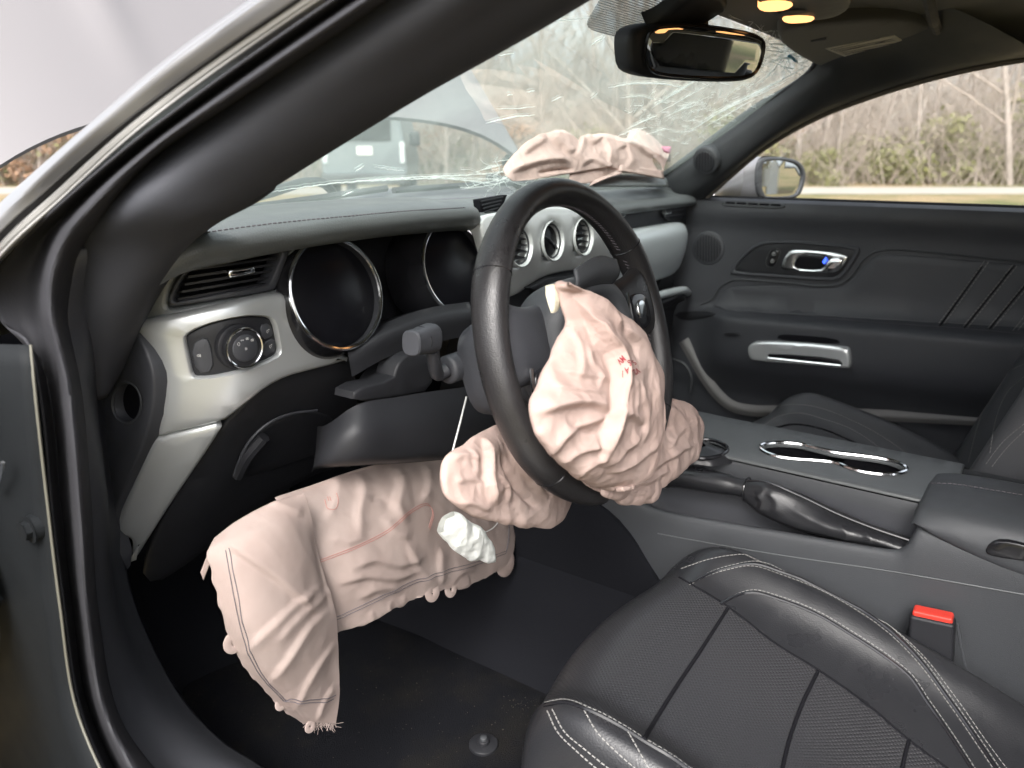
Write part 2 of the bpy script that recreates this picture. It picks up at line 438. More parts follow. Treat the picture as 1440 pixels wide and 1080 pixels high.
def fabric(name, col, col2, weave=2600., tr=.12, soot=.0, crease=20., cst=.30):
    m, t, b = nmat(name); L = t.links.new; co = N(t, 'TexCoord')
    n1 = N(t, 'TexNoise', Scale=9., Detail=5., Roughness=.6); L(co.outputs['Object'], n1.inputs['Vector'])
    mx = N(t, 'MixRGB'); mx.inputs[1].default_value = (*col, 1); mx.inputs[2].default_value = (*col2, 1)
    rp = N(t, 'MapRange'); rp.inputs[1].default_value = .35; rp.inputs[2].default_value = .7; L(n1.outputs['Fac'], rp.inputs[0]); L(rp.outputs[0], mx.inputs[0])
    last = mx.outputs[0]
    if soot:
        n2 = N(t, 'TexNoise', Scale=16., Detail=7., Roughness=.7); L(co.outputs['Object'], n2.inputs['Vector'])
        r2 = N(t, 'MapRange'); r2.inputs[1].default_value = .57; r2.inputs[2].default_value = .72; r2.inputs[4].default_value = soot; L(n2.outputs['Fac'], r2.inputs[0])
        m2 = N(t, 'MixRGB'); m2.inputs[2].default_value = (.30, .26, .24, 1); L(r2.outputs[0], m2.inputs[0]); L(last, m2.inputs[1]); last = m2.outputs[0]
    L(last, b.inputs['Base Color']); b.inputs['Roughness'].default_value = .85
    b.inputs['Specular IOR Level'].default_value = .25
    w1 = N(t, 'TexWave', Scale=weave/6.28); w1.bands_direction = 'X'; w2 = N(t, 'TexWave', Scale=weave/6.28); w2.bands_direction = 'Z'
    L(co.outputs['Object'], w1.inputs['Vector']); L(co.outputs['Object'], w2.inputs['Vector'])
    ad = N(t, 'Math', operation='ADD'); L(w1.outputs['Fac'], ad.inputs[0]); L(w2.outputs['Fac'], ad.inputs[1])
    n3 = N(t, 'TexNoise', Scale=110., Detail=4.); L(co.outputs['Object'], n3.inputs['Vector'])
    a2 = N(t, 'Math', operation='MULTIPLY_ADD'); a2.inputs[1].default_value = 4.; L(n3.outputs['Fac'], a2.inputs[0]); L(ad.outputs[0], a2.inputs[2])
    bp0 = N(t, 'Bump', Strength=.3, Distance=.0005); L(a2.outputs[0], bp0.inputs['Height'])
    dn = N(t, 'TexNoise', Scale=22., Detail=2.); L(co.outputs['Object'], dn.inputs['Vector'])
    dm = N(t, 'MixRGB', blend_type='LINEAR_LIGHT'); dm.inputs[0].default_value = .035; L(co.outputs['Object'], dm.inputs[1]); L(dn.outputs['Color'], dm.inputs[2])
    v1 = N(t, 'TexVoronoi', Scale=crease); L(dm.outputs[0], v1.inputs['Vector']); v2 = N(t, 'TexVoronoi', Scale=crease*2.6); L(dm.outputs[0], v2.inputs['Vector'])
    av = N(t, 'Math', operation='MULTIPLY_ADD'); av.inputs[1].default_value = .38; L(v2.outputs['Distance'], av.inputs[0]); L(v1.outputs['Distance'], av.inputs[2])
    bp = N(t, 'Bump', Strength=cst, Distance=.012); L(av.outputs[0], bp.inputs['Height']); L(bp0.outputs[0], bp.inputs['Normal']); L(bp.outputs[0], b.inputs['Normal'])
    tl = N(t, 'BsdfTranslucent'); L(last, tl.inputs[0]); L(bp.outputs[0], tl.inputs['Normal'])
    ms = N(t, 'MixShader'); ms.inputs[0].default_value = tr; L(b.outputs[0], ms.inputs[1]); L(tl.outputs[0], ms.inputs[2])
    L(ms.outputs[0], t.nodes['Material Output'].inputs[0])
    return m
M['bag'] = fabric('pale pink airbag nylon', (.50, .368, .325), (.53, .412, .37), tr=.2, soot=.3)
M['bag_pass'] = fabric('brightened pink passenger airbag nylon', (.62, .465, .415), (.66, .515, .465), tr=.22, soot=.1, crease=20., cst=.3)  # lighter copy of the airbag nylon; windshield light put into its colour
M['bag_knee'] = fabric('shade greyed knee airbag cloth', (.335, .262, .236), (.37, .302, .275), tr=.12, soot=.3, crease=11., cst=.14)  # same airbag nylon, its colour darkened and greyed for the shade below the dash
M['packet'] = fabric('white wrap', (.80, .82, .78), (.86, .87, .84), tr=.2)
M['cream'] = fabric('cream felt', (.78, .74, .58), (.82, .78, .66), tr=.2)
def perf_leather():
    m, t, b = nmat('perforated black leather'); L = t.links.new; co = N(t, 'TexCoord')
    b.inputs['Base Color'].default_value = (.026, .026, .029, 1); b.inputs['Roughness'].default_value = .4
    mp = N(t, 'Mapping'); mp.inputs['Scale'].default_value = (260, 260, 0); mp.inputs['Rotation'].default_value = (0, 0, .785); L(co.outputs['Object'], mp.inputs['Vector'])
    fr = N(t, 'VectorMath', operation='FRACTION'); L(mp.outputs[0], fr.inputs[0])
    sb = N(t, 'VectorMath', operation='DISTANCE'); sb.inputs[1].default_value = (.5, .5, 0); L(fr.outputs[0], sb.inputs[0])
    mr = N(t, 'MapRange'); mr.inputs[1].default_value = .18; mr.inputs[2].default_value = .34; L(sb.outputs['Value'], mr.inputs[0])
    mx = N(t, 'MixRGB'); mx.inputs[1].default_value = (.006, .006, .007, 1); mx.inputs[2].default_value = (.027, .027, .030, 1); L(mr.outputs[0], mx.inputs[0]); L(mx.outputs[0], b.inputs['Base Color'])
    bp = N(t, 'Bump', Strength=.6, Distance=.0012); L(mr.outputs[0], bp.inputs['Height']); L(bp.outputs[0], b.inputs['Normal'])
    nz = N(t, 'TexNoise', Scale=16., Detail=5.); L(co.outputs['Object'], nz.inputs['Vector'])
    r3 = N(t, 'MapRange'); r3.inputs[3].default_value = .3; r3.inputs[4].default_value = .52; L(nz.outputs['Fac'], r3.inputs[0]); L(r3.outputs[0], b.inputs['Roughness'])
    return m
M['perf'] = perf_leather()
def glass(name, tint, rough=.0, ior=1.5, dust_haze=.0):
    m, t, b = nmat(name); L = t.links.new; t.nodes.remove(b)
    tr = N(t, 'BsdfTransparent'); tr.inputs[0].default_value = (*tint, 1)
    gl = N(t, 'BsdfGlossy'); gl.inputs['Roughness'].default_value = rough; gl.inputs[0].default_value = (.95, 1, .97, 1)
    ge = N(t, 'NewGeometry'); dt = N(t, 'VectorMath', operation='DOT_PRODUCT'); L(ge.outputs['Normal'], dt.inputs[0]); L(ge.outputs['Incoming'], dt.inputs[1])
    ab = N(t, 'Math', operation='ABSOLUTE'); L(dt.outputs['Value'], ab.inputs[0]); iv = N(t, 'Math', operation='SUBTRACT'); iv.inputs[0].default_value = 1.; L(ab.outputs[0], iv.inputs[1])
    pw = N(t, 'Math', operation='POWER'); pw.inputs[1].default_value = 5.; L(iv.outputs[0], pw.inputs[0])
    f0 = ((ior-1)/(ior+1))**2*2.6; fz = N(t, 'Math', operation='MULTIPLY_ADD'); fz.inputs[1].default_value = 1-f0; fz.inputs[2].default_value = f0; L(pw.outputs[0], fz.inputs[0])
    ms = N(t, 'MixShader'); L(fz.outputs[0], ms.inputs[0]); L(tr.outputs[0], ms.inputs[1]); L(gl.outputs[0], ms.inputs[2])
    out = ms.outputs[0]
    if dust_haze:
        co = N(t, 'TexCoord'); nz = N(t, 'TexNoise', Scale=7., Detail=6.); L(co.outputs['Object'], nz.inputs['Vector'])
        mr = N(t, 'MapRange'); mr.inputs[1].default_value = .3; mr.inputs[2].default_value = .8; mr.inputs[3].default_value = dust_haze*.4; mr.inputs[4].default_value = dust_haze*1.6; L(nz.outputs['Fac'], mr.inputs[0])
        df = N(t, 'BsdfDiffuse'); df.inputs[0].default_value = (.64, .76, .70, 1)  # pale green layer: glass dust plus the milky light haze, painted in
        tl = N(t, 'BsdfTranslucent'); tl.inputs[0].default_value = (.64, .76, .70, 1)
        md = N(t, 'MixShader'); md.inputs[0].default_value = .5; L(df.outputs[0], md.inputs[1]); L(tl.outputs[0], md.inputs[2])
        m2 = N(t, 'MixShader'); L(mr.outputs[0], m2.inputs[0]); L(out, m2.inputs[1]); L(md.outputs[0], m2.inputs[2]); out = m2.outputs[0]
    L(out, t.nodes['Material Output'].inputs[0]); return m
M['windshield'] = glass('cracked windshield glass', (.92, .985, .955), dust_haze=.23)
M['clear'] = glass('clear glass', (.97, .99, .98), ior=1.3)
def emis(name, col, st):
    m, t, b = nmat(name); b.inputs['Base Color'].default_value = (*col, 1); b.inputs['Emission Color'].default_value = (*col, 1); b.inputs['Emission Strength'].default_value = st; return m
M['amber'] = emis('lit amber lens', (1.0, .46, .16), .75)
def crackmat():
    m, t, b = nmat('white glass fracture'); L = t.links.new; b.inputs['Base Color'].default_value = (.95, .97, .96, 1); b.inputs['Roughness'].default_value = .35
    tl = N(t, 'BsdfTranslucent'); tl.inputs[0].default_value = (.97, 1, .98, 1); ms = N(t, 'MixShader'); ms.inputs[0].default_value = .6
    L(b.outputs[0], ms.inputs[1]); L(tl.outputs[0], ms.inputs[2]); L(ms.outputs[0], t.nodes['Material Output'].inputs[0]); return m
M['crack'] = crackmat()
# ------------------------------------------------------------------ the place: ground, road, wood
HF = np.array([math.cos(YAW), math.sin(YAW)]); HR = np.array([math.sin(YAW), -math.cos(YAW)])
def place(d, s, z=0.): p = CAM[:2]+HF*d+HR*s; return np.array([p[0], p[1], z])
def ground_mat():
    m, t, b = nmat('winter grass ground'); L = t.links.new; co = N(t, 'TexCoord')
    n1 = N(t, 'TexNoise', Scale=.35, Detail=8., Roughness=.65); n2 = N(t, 'TexNoise', Scale=9., Detail=6., Roughness=.7)
    L(co.outputs['Object'], n1.inputs[0]); L(co.outputs['Object'], n2.inputs[0])
    r1 = N(t, 'ValToRGB'); e = r1.color_ramp.elements; e[0].position = .38; e[0].color = (.11, .125, .04, 1); e[1].position = .56; e[1].color = (.30, .23, .135, 1); L(n1.outputs['Fac'], r1.inputs[0])
    r2 = N(t, 'ValToRGB'); e = r2.color_ramp.elements; e[0].position = .3; e[0].color = (.55, .55, .5, 1); e[1].position = .7; e[1].color = (1.15, 1.12, 1.05, 1); L(n2.outputs['Fac'], r2.inputs[0])
    mx = N(t, 'MixRGB', blend_type='MULTIPLY'); mx.inputs[0].default_value = 1; L(r1.outputs[0], mx.inputs[1]); L(r2.outputs[0], mx.inputs[2]); L(mx.outputs[0], b.inputs['Base Color'])
    b.inputs['Roughness'].default_value = .95; bp = N(t, 'Bump', Strength=.8, Distance=.06); L(n2.outputs['Fac'], bp.inputs['Height']); L(bp.outputs[0], b.inputs['Normal'])
    return m
S_ = 400
gr = mesh_obj('ground', [(-S_, -S_, 0), (S_, -S_, 0), (S_, S_, 0), (-S_, S_, 0)], [(0, 1, 2, 3)], ground_mat(), smooth=False); tag(gr, kind='structure')
rd_m = mat('pale gravel road', (.31, .285, .25), .9, grain=.6, gscale=40, var=.18, vscale=1.6)
q = [place(19.6, -70, .004), place(20.6, 70, .004), place(24.0, 70, .004), place(24.0, -70, .004)]
rd = mesh_obj('road', q, [(0, 1, 2, 3)], rd_m, smooth=False); tag(rd, kind='structure')
M['bark'] = mat('grey brown bark', (.30, .26, .23), .9, grain=.6, gscale=30, var=.3, vscale=6)
M['twig'] = mat('bare twigs', (.36, .305, .262), .9, var=.25, vscale=3)
M['twig_grey'] = mat('grey twigs', (.40, .355, .315), .9, var=.25, vscale=3)
M['leaf'] = mat('olive evergreen leaves', (.20, .20, .085), .6, var=.45, vscale=2.2)
M['leaf_brown'] = mat('dry brown leaves', (.32, .20, .13), .8, var=.4, vscale=2.2)
def branch_tree(seed, h, lean=0.):
    rng = random.Random(seed); trunk = []; groups = {}
    def limb(p, d, L, r, lvl):
        n = 5 if lvl == 0 else 4 if lvl == 1 else 3
        P = [np.array(p)]; dd = np.array(d, float)
        for i in range(n):
            dd = dd+np.array([rng.gauss(0, .10+.07*lvl) for _ in range(3)])+np.array([0, 0, .05 if lvl else 0]); dd /= math.sqrt(dd@dd); P.append(P[-1]+dd*L/n)
        groups.setdefault(lvl, []).append((P, [r*(1-.78*i/n) for i in range(n+1)]))
        if lvl >= 3: return
        kids = (17, 7, 5)[lvl]
        for k in range(kids):
            t = rng.uniform(.10 if lvl == 0 else .25, 1.0); i = min(n-1, int(t*n)); q = P[i]+(P[i+1]-P[i])*(t*n-i)
            ax = P[i+1]-P[i]; ax /= math.sqrt(ax@ax)
            v = np.array([rng.gauss(0, 1) for _ in range(3)]); v -= ax*(v@ax); v /= math.sqrt(v@v)
            sp = rng.uniform(.5, 1.1); nd = ax*math.cos(sp)+v*math.sin(sp); nd[2] += .15
            limb(q, nd/math.sqrt(nd@nd), L*rng.uniform(.30, .48)*(1-.4*t if lvl == 0 else 1), r*(.34-.07*lvl)*(1-.5*t), lvl+1)
    limb((0, 0, -.1), (lean, rng.uniform(-.06, .06), 1), h, h*.0085, 0)
    out = []
    for lv in ((0,), (1, 2, 3)):
        V, F = [], []; b = 0
        for l in lv:
            v, f = twigs_vf([g[0] for g in groups[l]], [g[1] for g in groups[l]], (7, 4, 3, 3)[l])
            V.append(v); F.append(f+b); b += len(v)
        out.append((np.concatenate(V), np.concatenate(F)))
    return out
protos = []
for k in range(7):
    h = (11, 13, 9.5, 12, 8, 10, 14)[k]; a_, b_ = branch_tree(20+k, h, (-.08, .06, .1, 0, -.12, .03, .05)[k])
    protos.append([quick_mesh('trunk', *a_, M['bark']), quick_mesh('crown', *b_, M[('twig', 'twig_grey', 'twig')[k % 3]])])
rng = random.Random(11); ntree = 0
TREE_GRP = 'bare trees in the wood across the road'
for k in range(84):
    d = rng.uniform(25.5, 40) if k > 30 else rng.uniform(25.2, 29); s = -27+54*((k*.618) % 1)+rng.uniform(-1, 1)
    pr = protos[k % 7]; t = empty('bare_tree', place(d, s*d/30))
    t.rotation_euler = (0, 0, rng.uniform(0, 6.28)); sc = rng.uniform(.75, 1.25); t.scale = (sc, sc, sc*rng.uniform(.9, 1.15))
    for nm, me in zip(('trunk', 'crown'), pr):
        c = bpy.data.objects.new(nm, me); COL.objects.link(c); c.parent = t
    tag(t, 'leafless slender tree among others in the wood across the road', 'tree', TREE_GRP)
# thicket: uncountable stems behind and between
def thicket(name, n, d0, d1, h0, h1, m, seed, spread=34, r=.02):
    g = np.random.default_rng(seed); d = g.uniform(d0, d1, n); s = g.uniform(-spread, spread, n)*d/30; h = g.uniform(h0, h1, n)
    p = np.zeros((n, 3)); p[:, :2] = CAM[:2]+HF*d[:, None]+HR*s[:, None]
    dd = np.stack([g.normal(0, .35, n), g.normal(0, .35, n), np.ones(n)], 1); P = [p]
    for i in range(3):
        dd = dd+np.stack([g.normal(0, .3, n), g.normal(0, .3, n), np.zeros(n)], 1); P.append(P[-1]+dd/np.linalg.norm(dd, axis=1, keepdims=True)*h[:, None]/3)
    P = np.stack(P, 1); rr = r*g.uniform(.4, 1.3, n); V, F = twigs_vf(P, rr[:, None]*np.array([1, .7, .45, .15]))
    Vs, Fs, b = [V], [F], len(V)
    for q in range(4):
        i = g.integers(1, 3, n); s0 = P[np.arange(n), i]; e = s0+np.stack([g.normal(0, .5, n), g.normal(0, .5, n), g.uniform(.1, .8, n)], 1)*h[:, None]*.28
        V, F = twigs_vf(np.stack([s0, (s0+e)/2+np.array([0, 0, .06]), e], 1), rr[:, None]*np.array([.4, .28, .1])); Vs.append(V); Fs.append(F+b); b += len(V)
    o = bpy.data.objects.new(name, quick_mesh(name, np.concatenate(Vs), np.concatenate(Fs), m)); COL.objects.link(o); return o
o = thicket('brushwood', 8000, 24.6, 36, .8, 5.5, M['twig'], 2, r=.016); tag(o, 'tangled bare brown brushwood at the edge of the wood', 'brush', kind='stuff')
o = thicket('far_wood', 3600, 34, 58, 5, 15, M['twig_grey'], 3, spread=36, r=.045); tag(o, 'dense grey bare wood further back', 'wood', kind='stuff')
def leaf_bush(seed, m, n=1500, r=1.0, h=1.6, sz=.055):
    rng = random.Random(seed); V, F = [], []
    cl = [(rng.gauss(0, .5)*r, rng.gauss(0, .5)*r, rng.uniform(.12, 1)*h) for _ in range(26)]
    for k in range(n):
        c = rng.choice(cl); p = np.array([c[i]+rng.gauss(0, .2) for i in range(3)]); p[2] = max(.02, p[2])
        a = np.array([rng.gauss(0, 1) for _ in range(3)]); a /= np.linalg.norm(a); b = np.cross(a, [rng.gauss(0, 1) for _ in range(3)]); b /= np.linalg.norm(b)
        s = sz*rng.uniform(.6, 1.6); i = len(V); V += [p-a*s, p+b*s*.45, p+a*s, p-b*s*.45]; F.append((i, i+1, i+2, i+3))
    return V, F
bushes = []
for k in range(5):
    V, F = leaf_bush(40+k, None, 1700, 1.0, (1.5, 2.4, 1.1, 2.0, 1.7)[k]); o = mesh_obj('foliage', V, F, M['leaf'] if k % 5 != 3 else M['leaf_brown'], smooth=False); me1 = o.data; bpy.data.objects.remove(o)
    mb = MB(); rg = random.Random(k)
    for q in range(9): mb.tube([(0, 0, 0), (rg.gauss(0, .2), rg.gauss(0, .2), .6), (rg.gauss(0, .55), rg.gauss(0, .55), 1.5)], [.02, .014, .005], 4)
    o = mb.build('stem', M['bark']); me2 = o.data; bpy.data.objects.remove(o); bushes.append((me1, me2))
rng = random.Random(8)
for k in range(40):
    d = rng.uniform(24.9, 30); s = -22+44*((k*.618+.2) % 1); t = empty('evergreen_bush' if k % 5 != 3 else 'dry_bush', place(d, s*d/27))
    sc = rng.uniform(.6, 1.3); t.scale = (sc*1.2, sc*1.2, sc); t.rotation_euler = (0, 0, rng.uniform(0, 6))
    for nm, me in zip(('foliage', 'stem'), bushes[k % 5]):
        c = bpy.data.objects.new(nm, me); COL.objects.link(c); c.parent = t
    if k % 5 != 3: tag(t, 'olive green bush at the edge of the wood across the road', 'bush', 'evergreen bushes along the wood')
    else: tag(t, 'brown dry leaved bush at the edge of the wood', 'bush', 'dry bushes along the wood')
# grey van beyond the hood
vn = empty('parked_van', place(16.5, -3.05)); vn.rotation_euler = (0, 0, YAW-math.pi/2+.06)
tag(vn, 'grey van seen from behind under the raised hood, through the windshield', 'van')
def vbox(name, c, d, m, bevel=.04): return MB().box(c, d).build(name, m, vn, bevel=bevel, seg=3)
vm = mat('dull grey van paint', (.13, .15, .16), .45, var=.08, vscale=2)
V = []; n_ = 0
prof = [(-.86, .42), (-.88, .9), (-.84, 1.15), (-.74, 1.82), (-.66, 1.92), (.66, 1.92), (.74, 1.82), (.84, 1.15), (.88, .9), (.86, .42)]
V = [(x, 0, z) for x, z in prof]+[(x, 4.3, z) for x, z in prof]; n_ = len(prof)
mesh_obj('van_body', V, [tuple(range(n_)), tuple(range(2*n_-1, n_-1, -1))]+[(i, i+n_, (i+1) % n_+n_, (i+1) % n_) for i in range(n_)], vm, vn, bevel=.05, seg=3)
vbox('rear_window', (-.02, -.012, 1.48), (1.18, .03, .46), M['screen'], .01)
vbox('licence_plate', (.02, -.02, 1.06), (.32, .02, .17), M['white'], .005)
vbox('bumper', (0, -.08, .50), (1.74, .18, .22), M['plastic_grey'], .04)
for sx in (-1, 1):
    vbox('corner_lamp', (sx*.79, -.02, 1.02), (.10, .05, .42), M['silver_matt'], .01)
    vbox('side_mirror', (sx*1.02, .5, 1.30), (.22, .16, .30), M['plastic_dark'], .05)
    vbox('wheel', (sx*.76, .8, .32), (.22, .64, .64), M['rubber'], .2)
    vbox('wheel', (sx*.76, 3.4, .32), (.22, .64, .64), M['rubber'], .2)

# metal barn behind the car (seen in the mirrors)
bn = empty('metal_barn', (2.0, -14.0, 0)); tag(bn, 'tan corrugated metal barn with yellow corner post, seen in the rear view mirror', 'barn')
bw = mat('tan corrugated steel', (.40, .37, .28), .55, var=.1, vscale=2)
V, F = [], []
zz = np.linspace(0, 4.2, 169)
for i, z in enumerate(zz):
    for x in (-7.0, 7.2): V.append((x, .018*math.sin(i*math.pi/2), z))
mesh_obj('siding', V, grid_faces(len(zz), 2), bw, bn)
MB().box((.1, -4, 2.05), (14.0, 7.6, 4.1)).build('barn_body', bw, bn)
rows_ = [[(-7.3, .5, 4.1), (7.5, .5, 4.1)], [(-7.3, -4, 6.0), (7.5, -4, 6.0)], [(-7.3, -8.5, 4.1), (7.5, -8.5, 4.1)]]
mesh_obj('barn_roof', [p for r_ in rows_ for p in r_], [(0, 1, 3, 2), (2, 3, 5, 4)], M['paint'] if 'paint' in M else bw, bn, smooth=False, solid=.06)
yp = mat('yellow post paint', (.55, .42, .08), .5)
for x in (7.25, 2.6): MB().box((x, .12, 2.1), (.22, .22, 4.2)).build('corner_post', yp if x < 7 else M['white'], bn)
MB().box((4.6, .06, 1.25), (1.0, .05, 2.3)).build('barn_door', mat('red brown door', (.30, .12, .08), .6), bn)
# ------------------------------------------------------------------ the car: shell, pillars, glass, hood
CARO = empty('car', (0, 0, 0))
tag(CARO, 'silver coupe with raised hood and burst airbags, black interior seen through open driver door', 'car')
def part(name): return empty(name, (0, 0, 0), CARO)
def xrow(pts, x0, x1):
    """picture polyline -> 3D with the x-plane sliding from x0 to x1 along it"""
    n = len(pts); return [PX(p[0], p[1], x0+(x1-x0)*i/(n-1)) for i, p in enumerate(pts)]
def xr3(pts): return [PX(*p) for p in pts]
# --- driver side pillar: painted strips, seal, inner trim
pil = part('a_pillar'); pil['label'] = 'silver outer pillar with rubber seals on the driver side'
b0 = xrow([(-130, 405), (-60, 342), (27, 263), (133, 170), (217, 97), (353, 0), (560, -140)], -.835, -.69)
b0b = [p+np.array([.05, .02, .0]) for p in b0]
b1 = xrow([(-105, 415), (-30, 345), (48, 264), (147, 172), (233, 97), (366, 0), (575, -140)], -.838, -.695)
b2 = xrow([(-80, 425), (0, 328), (62, 270), (165, 180), (250, 115), (412, 3), (620, -135)], -.832, -.69)
loft('painted_strip', [b0b, b0, b1], M['paint'], pil, 40, 10, solid=.002)
b1m = [(p+q)/2+np.array([-.006, 0, .002]) for p, q in zip(crom(b1, 12), crom(b2, 12))]
loft('bright_strip', [b1, b1m, b2], M['paint'], pil, 40, 10, solid=.002)
b2d = [p+np.array([.016, .0, -.004]) for p in b2]
b3 = xrow([(-75, 440), (10, 338), (75, 280), (178, 187), (262, 120), (424, 6), (632, -130)], -.826, -.684)
loft('roof_channel', [b2, b2d, [p+np.array([.01, 0, 0]) for p in b3]], M['rubber'], pil, 40, 8)
b3t = [np.array(p) for p in b3]
tube('drip_moulding', crom(b3t, 40), .0034, M['paint_in'], pil, 8)
b3c = xrow([(-70, 446), (16, 342), (82, 283), (184, 190), (268, 124), (430, 9), (638, -127)], -.826, -.684)
b4 = xrow([(-140, 560), (-60, 440), (7, 357), (85, 287), (187, 200), (277, 133), (467, 0), (680, -140)], -.818, -.674)
loft('jamb_strip', [b3c, b4], M['paint_in'], pil, 40, 6, solid=.002)
XS_ = [-.664, -.702, -.738, -.760, -.782, -.785, -.79, -.79, -.79, -.79, -.795, -.80, -.805, -.81, -.815]
def srow(pts, dx): return [PX(p[0], p[1], x+dx) for p, x in zip(pts, XS_)]
r1 = srow([(680, -140), (467, 0), (277, 133), (187, 200), (85, 287), (20, 350), (-12, 400), (0, 450), (40, 482), (53, 535), (73, 720), (89, 850), (113, 1000), (154, 1100), (246, 1250)], 0)
r2 = srow([(690, -130), (480, 8), (288, 140), (198, 207), (105, 288), (55, 343), (38, 392), (42, 442), (58, 492), (70, 540), (88, 720), (102, 850), (126, 1000), (172, 1100), (290, 1250)], .022)
r3 = srow([(700, -125), (492, 16), (303, 146), (208, 214), (128, 292), (86, 348), (71, 397), (72, 442), (84, 492), (95, 540), (112, 720), (120, 850), (146, 1000), (200, 1100), (330, 1250)], .004)
r4 = srow([(715, -118), (505, 26), (316, 153), (216, 224), (150, 302), (112, 352), (98, 402), (94, 450), (102, 492), (112, 540), (128, 720), (136, 850), (168, 1010), (232, 1100), (380, 1250)], .035)
loft('door_seal', [r1, r2, r3, r4], M['rubber'], pil, 90, 34, solid=.002)
# inner trim
trm = part('pillar_trim'); trm['label'] = 'dark grey inner pillar trim above the dashboard'
t0 = xr3([(100, 560, -.715), (98, 440, -.735), (112, 355, -.745), (150, 283, -.75), (208, 223, -.725), (315, 150, -.70), (500, 27, -.665), (720, -118, -.635)])
t1 = xr3([(128, 560, -.712), (130, 440, -.735), (152, 350, -0.740), (195, 287, -0.755), (250, 240, -0.735), (350, 172, -0.705), (540, 50, -0.665), (760, -95, -0.630)])
t2 = xr3([(146, 560, -.700), (160, 440, -.722), (205, 358, -0.720), (258, 303, -0.725), (310, 265, -0.705), (430, 185, -0.670), (630, 60, -0.620), (850, -80, -0.580)])
t3 = xr3([(160, 540, -.685), (196, 430, -.700), (236, 365, -0.699), (286, 320, -0.694), (345, 285, -0.669), (480, 200, -0.624), (690, 68, -0.574), (900, -62, -0.544)])
t4 = xr3([(186, 490, -.66), (220, 408, -.672), (262, 345, -.665), (318, 297, -.655), (345, 285, -.65), (369, 278, -.645), (382, 264, -.64), (386, 250, -.635), (425, 228, -.62), (560, 151, -.58), (740, 50, -.53), (920, -58, -.50)])
t5 = xr3([(200, 470, -.62), (232, 400, -.64), (272, 342, -.635), (343, 280, -.62), (400, 250, -.60), (568, 147, -.55), (748, 46, -.50), (926, -62, -.47)])
loft('cover', [t0, t1, t2, t3, t4, t5], M['trim'], trm, 60, 40, solid=.003)
# --- door jamb, hinge pillar, sill
jm = part('door_jamb'); jm['label'] = 'dark door jamb with vertical rubber seals and hinge pillar'
h0 = xrow([(-150, 480), (-145, 560), (-140, 700), (-120, 900), (-90, 1100), (-60, 1250)], -.86, -.86)
h1 = xrow([(43, 485), (47, 530), (68, 720), (84, 850), (108, 1000), (150, 1100), (240, 1250)], -.80, -.83)
loft('hinge_face', [h0, h1], M['jamb'], jm, 30, 12, solid=.002)
tube('weld_flange', crom(h1, 40), .0014, M['flange'], jm, 6)
h4 = [p+np.array([-.004, 0, 0]) for p in r4[5:]]
h5 = xrow([(150, 345), (128, 400), (124, 500), (146, 720), (152, 850), (190, 1000), (262, 1095), (420, 1250)], -.73, -.75)
h6 = xrow([(172, 345), (146, 400), (136, 500), (150, 720), (164, 830), (205, 940), (240, 1000), (290, 1052), (340, 1085), (520, 1250)], -.69, -.70)
h7 = xrow([(186, 350), (158, 400), (146, 500), (166, 720), (184, 830), (228, 935), (262, 990), (315, 1045), (370, 1080), (560, 1250)], -.66, -.66)
loft('kick_trim', [h4, h5, h6, h7], M['plastic'], jm, 40, 24, solid=.002)
bolt = PX(40, 745, -.822)
mb = MB(); 
for rr, dd in ((.013, .0), (.009, .006)):
    ring = [bolt+np.array([-dd, math.cos(a)*rr, math.sin(a)*rr]) for a in np.linspace(0, 2*math.pi, 6 if dd else 20, endpoint=False)]
    V = ring+[p+np.array([.012, 0, 0]) for p in ring]; n_ = len(ring)
    mb.add(V, [tuple(range(n_))]+[(i, (i+1) % n_, n_+(i+1) % n_, n_+i) for i in range(n_)])
mb.build('bolt', M['jamb'], jm, bevel=.001)
tube('grommet_ring', [PX(20, 1100, -.82), PX(28, 1062, -.82), PX(50, 1040, -.82), PX(68, 1042, -.82), PX(78, 1062, -.82), PX(84, 1110, -.82)], .0035, M['chrome_soft'], jm, 8, n=24)
tube('wire_clip', [PX(-4, 690, -.83), PX(3, 665, -.83), PX(4, 650, -.83)], .002, M['chrome_soft'], jm, 6, n=10)
# sill + floor + firewall: the tub
tub = part('footwell'); tub['label'] = 'dark carpeted footwell and floor'
def box_part(name, c, d, m, par, bevel=.004): return MB().box(c, d).build(name, m, par, bevel=bevel)
rows = []
for x, z in ((-.70, .36), (-.66, .33), (-.63, .25), (-.60, .212), (-.40, .208), (-.24, .21), (-.19, .25), (-.15, .36), (-.12, .42)):
    rows.append([(x, 1.02, z+.36), (x, .82, z+.22), (x, .66, z+.06), (x, .55, z+.01), (x, .3, z), (x, 0, z), (x, -.5, z), (x, -1.6, z+.02)])
loft('floor_carpet', rows, M['carpet'], tub, 50, 50, solid=.004, soff=-1)
rows = []
for x, z in ((.12, .42), (.15, .36), (.19, .25), (.24, .21), (.4, .208), (.6, .212), (.64, .25), (.70, .36)):
    rows.append([(x, 1.02, z+.36), (x, .82, z+.22), (x, .66, z+.06), (x, .55, z+.01), (x, .3, z), (x, 0, z), (x, -.5, z), (x, -1.6, z+.02)])
loft('floor_carpet', rows, M['carpet'], tub, 40, 40, solid=.004, soff=-1)
box_part('firewall', (0, 1.0, .62), (1.5, .02, .46), M['void'], tub)
box_part('floor_pan', (0, -.35, .165), (1.56, 2.8, .04), M['void'], tub)
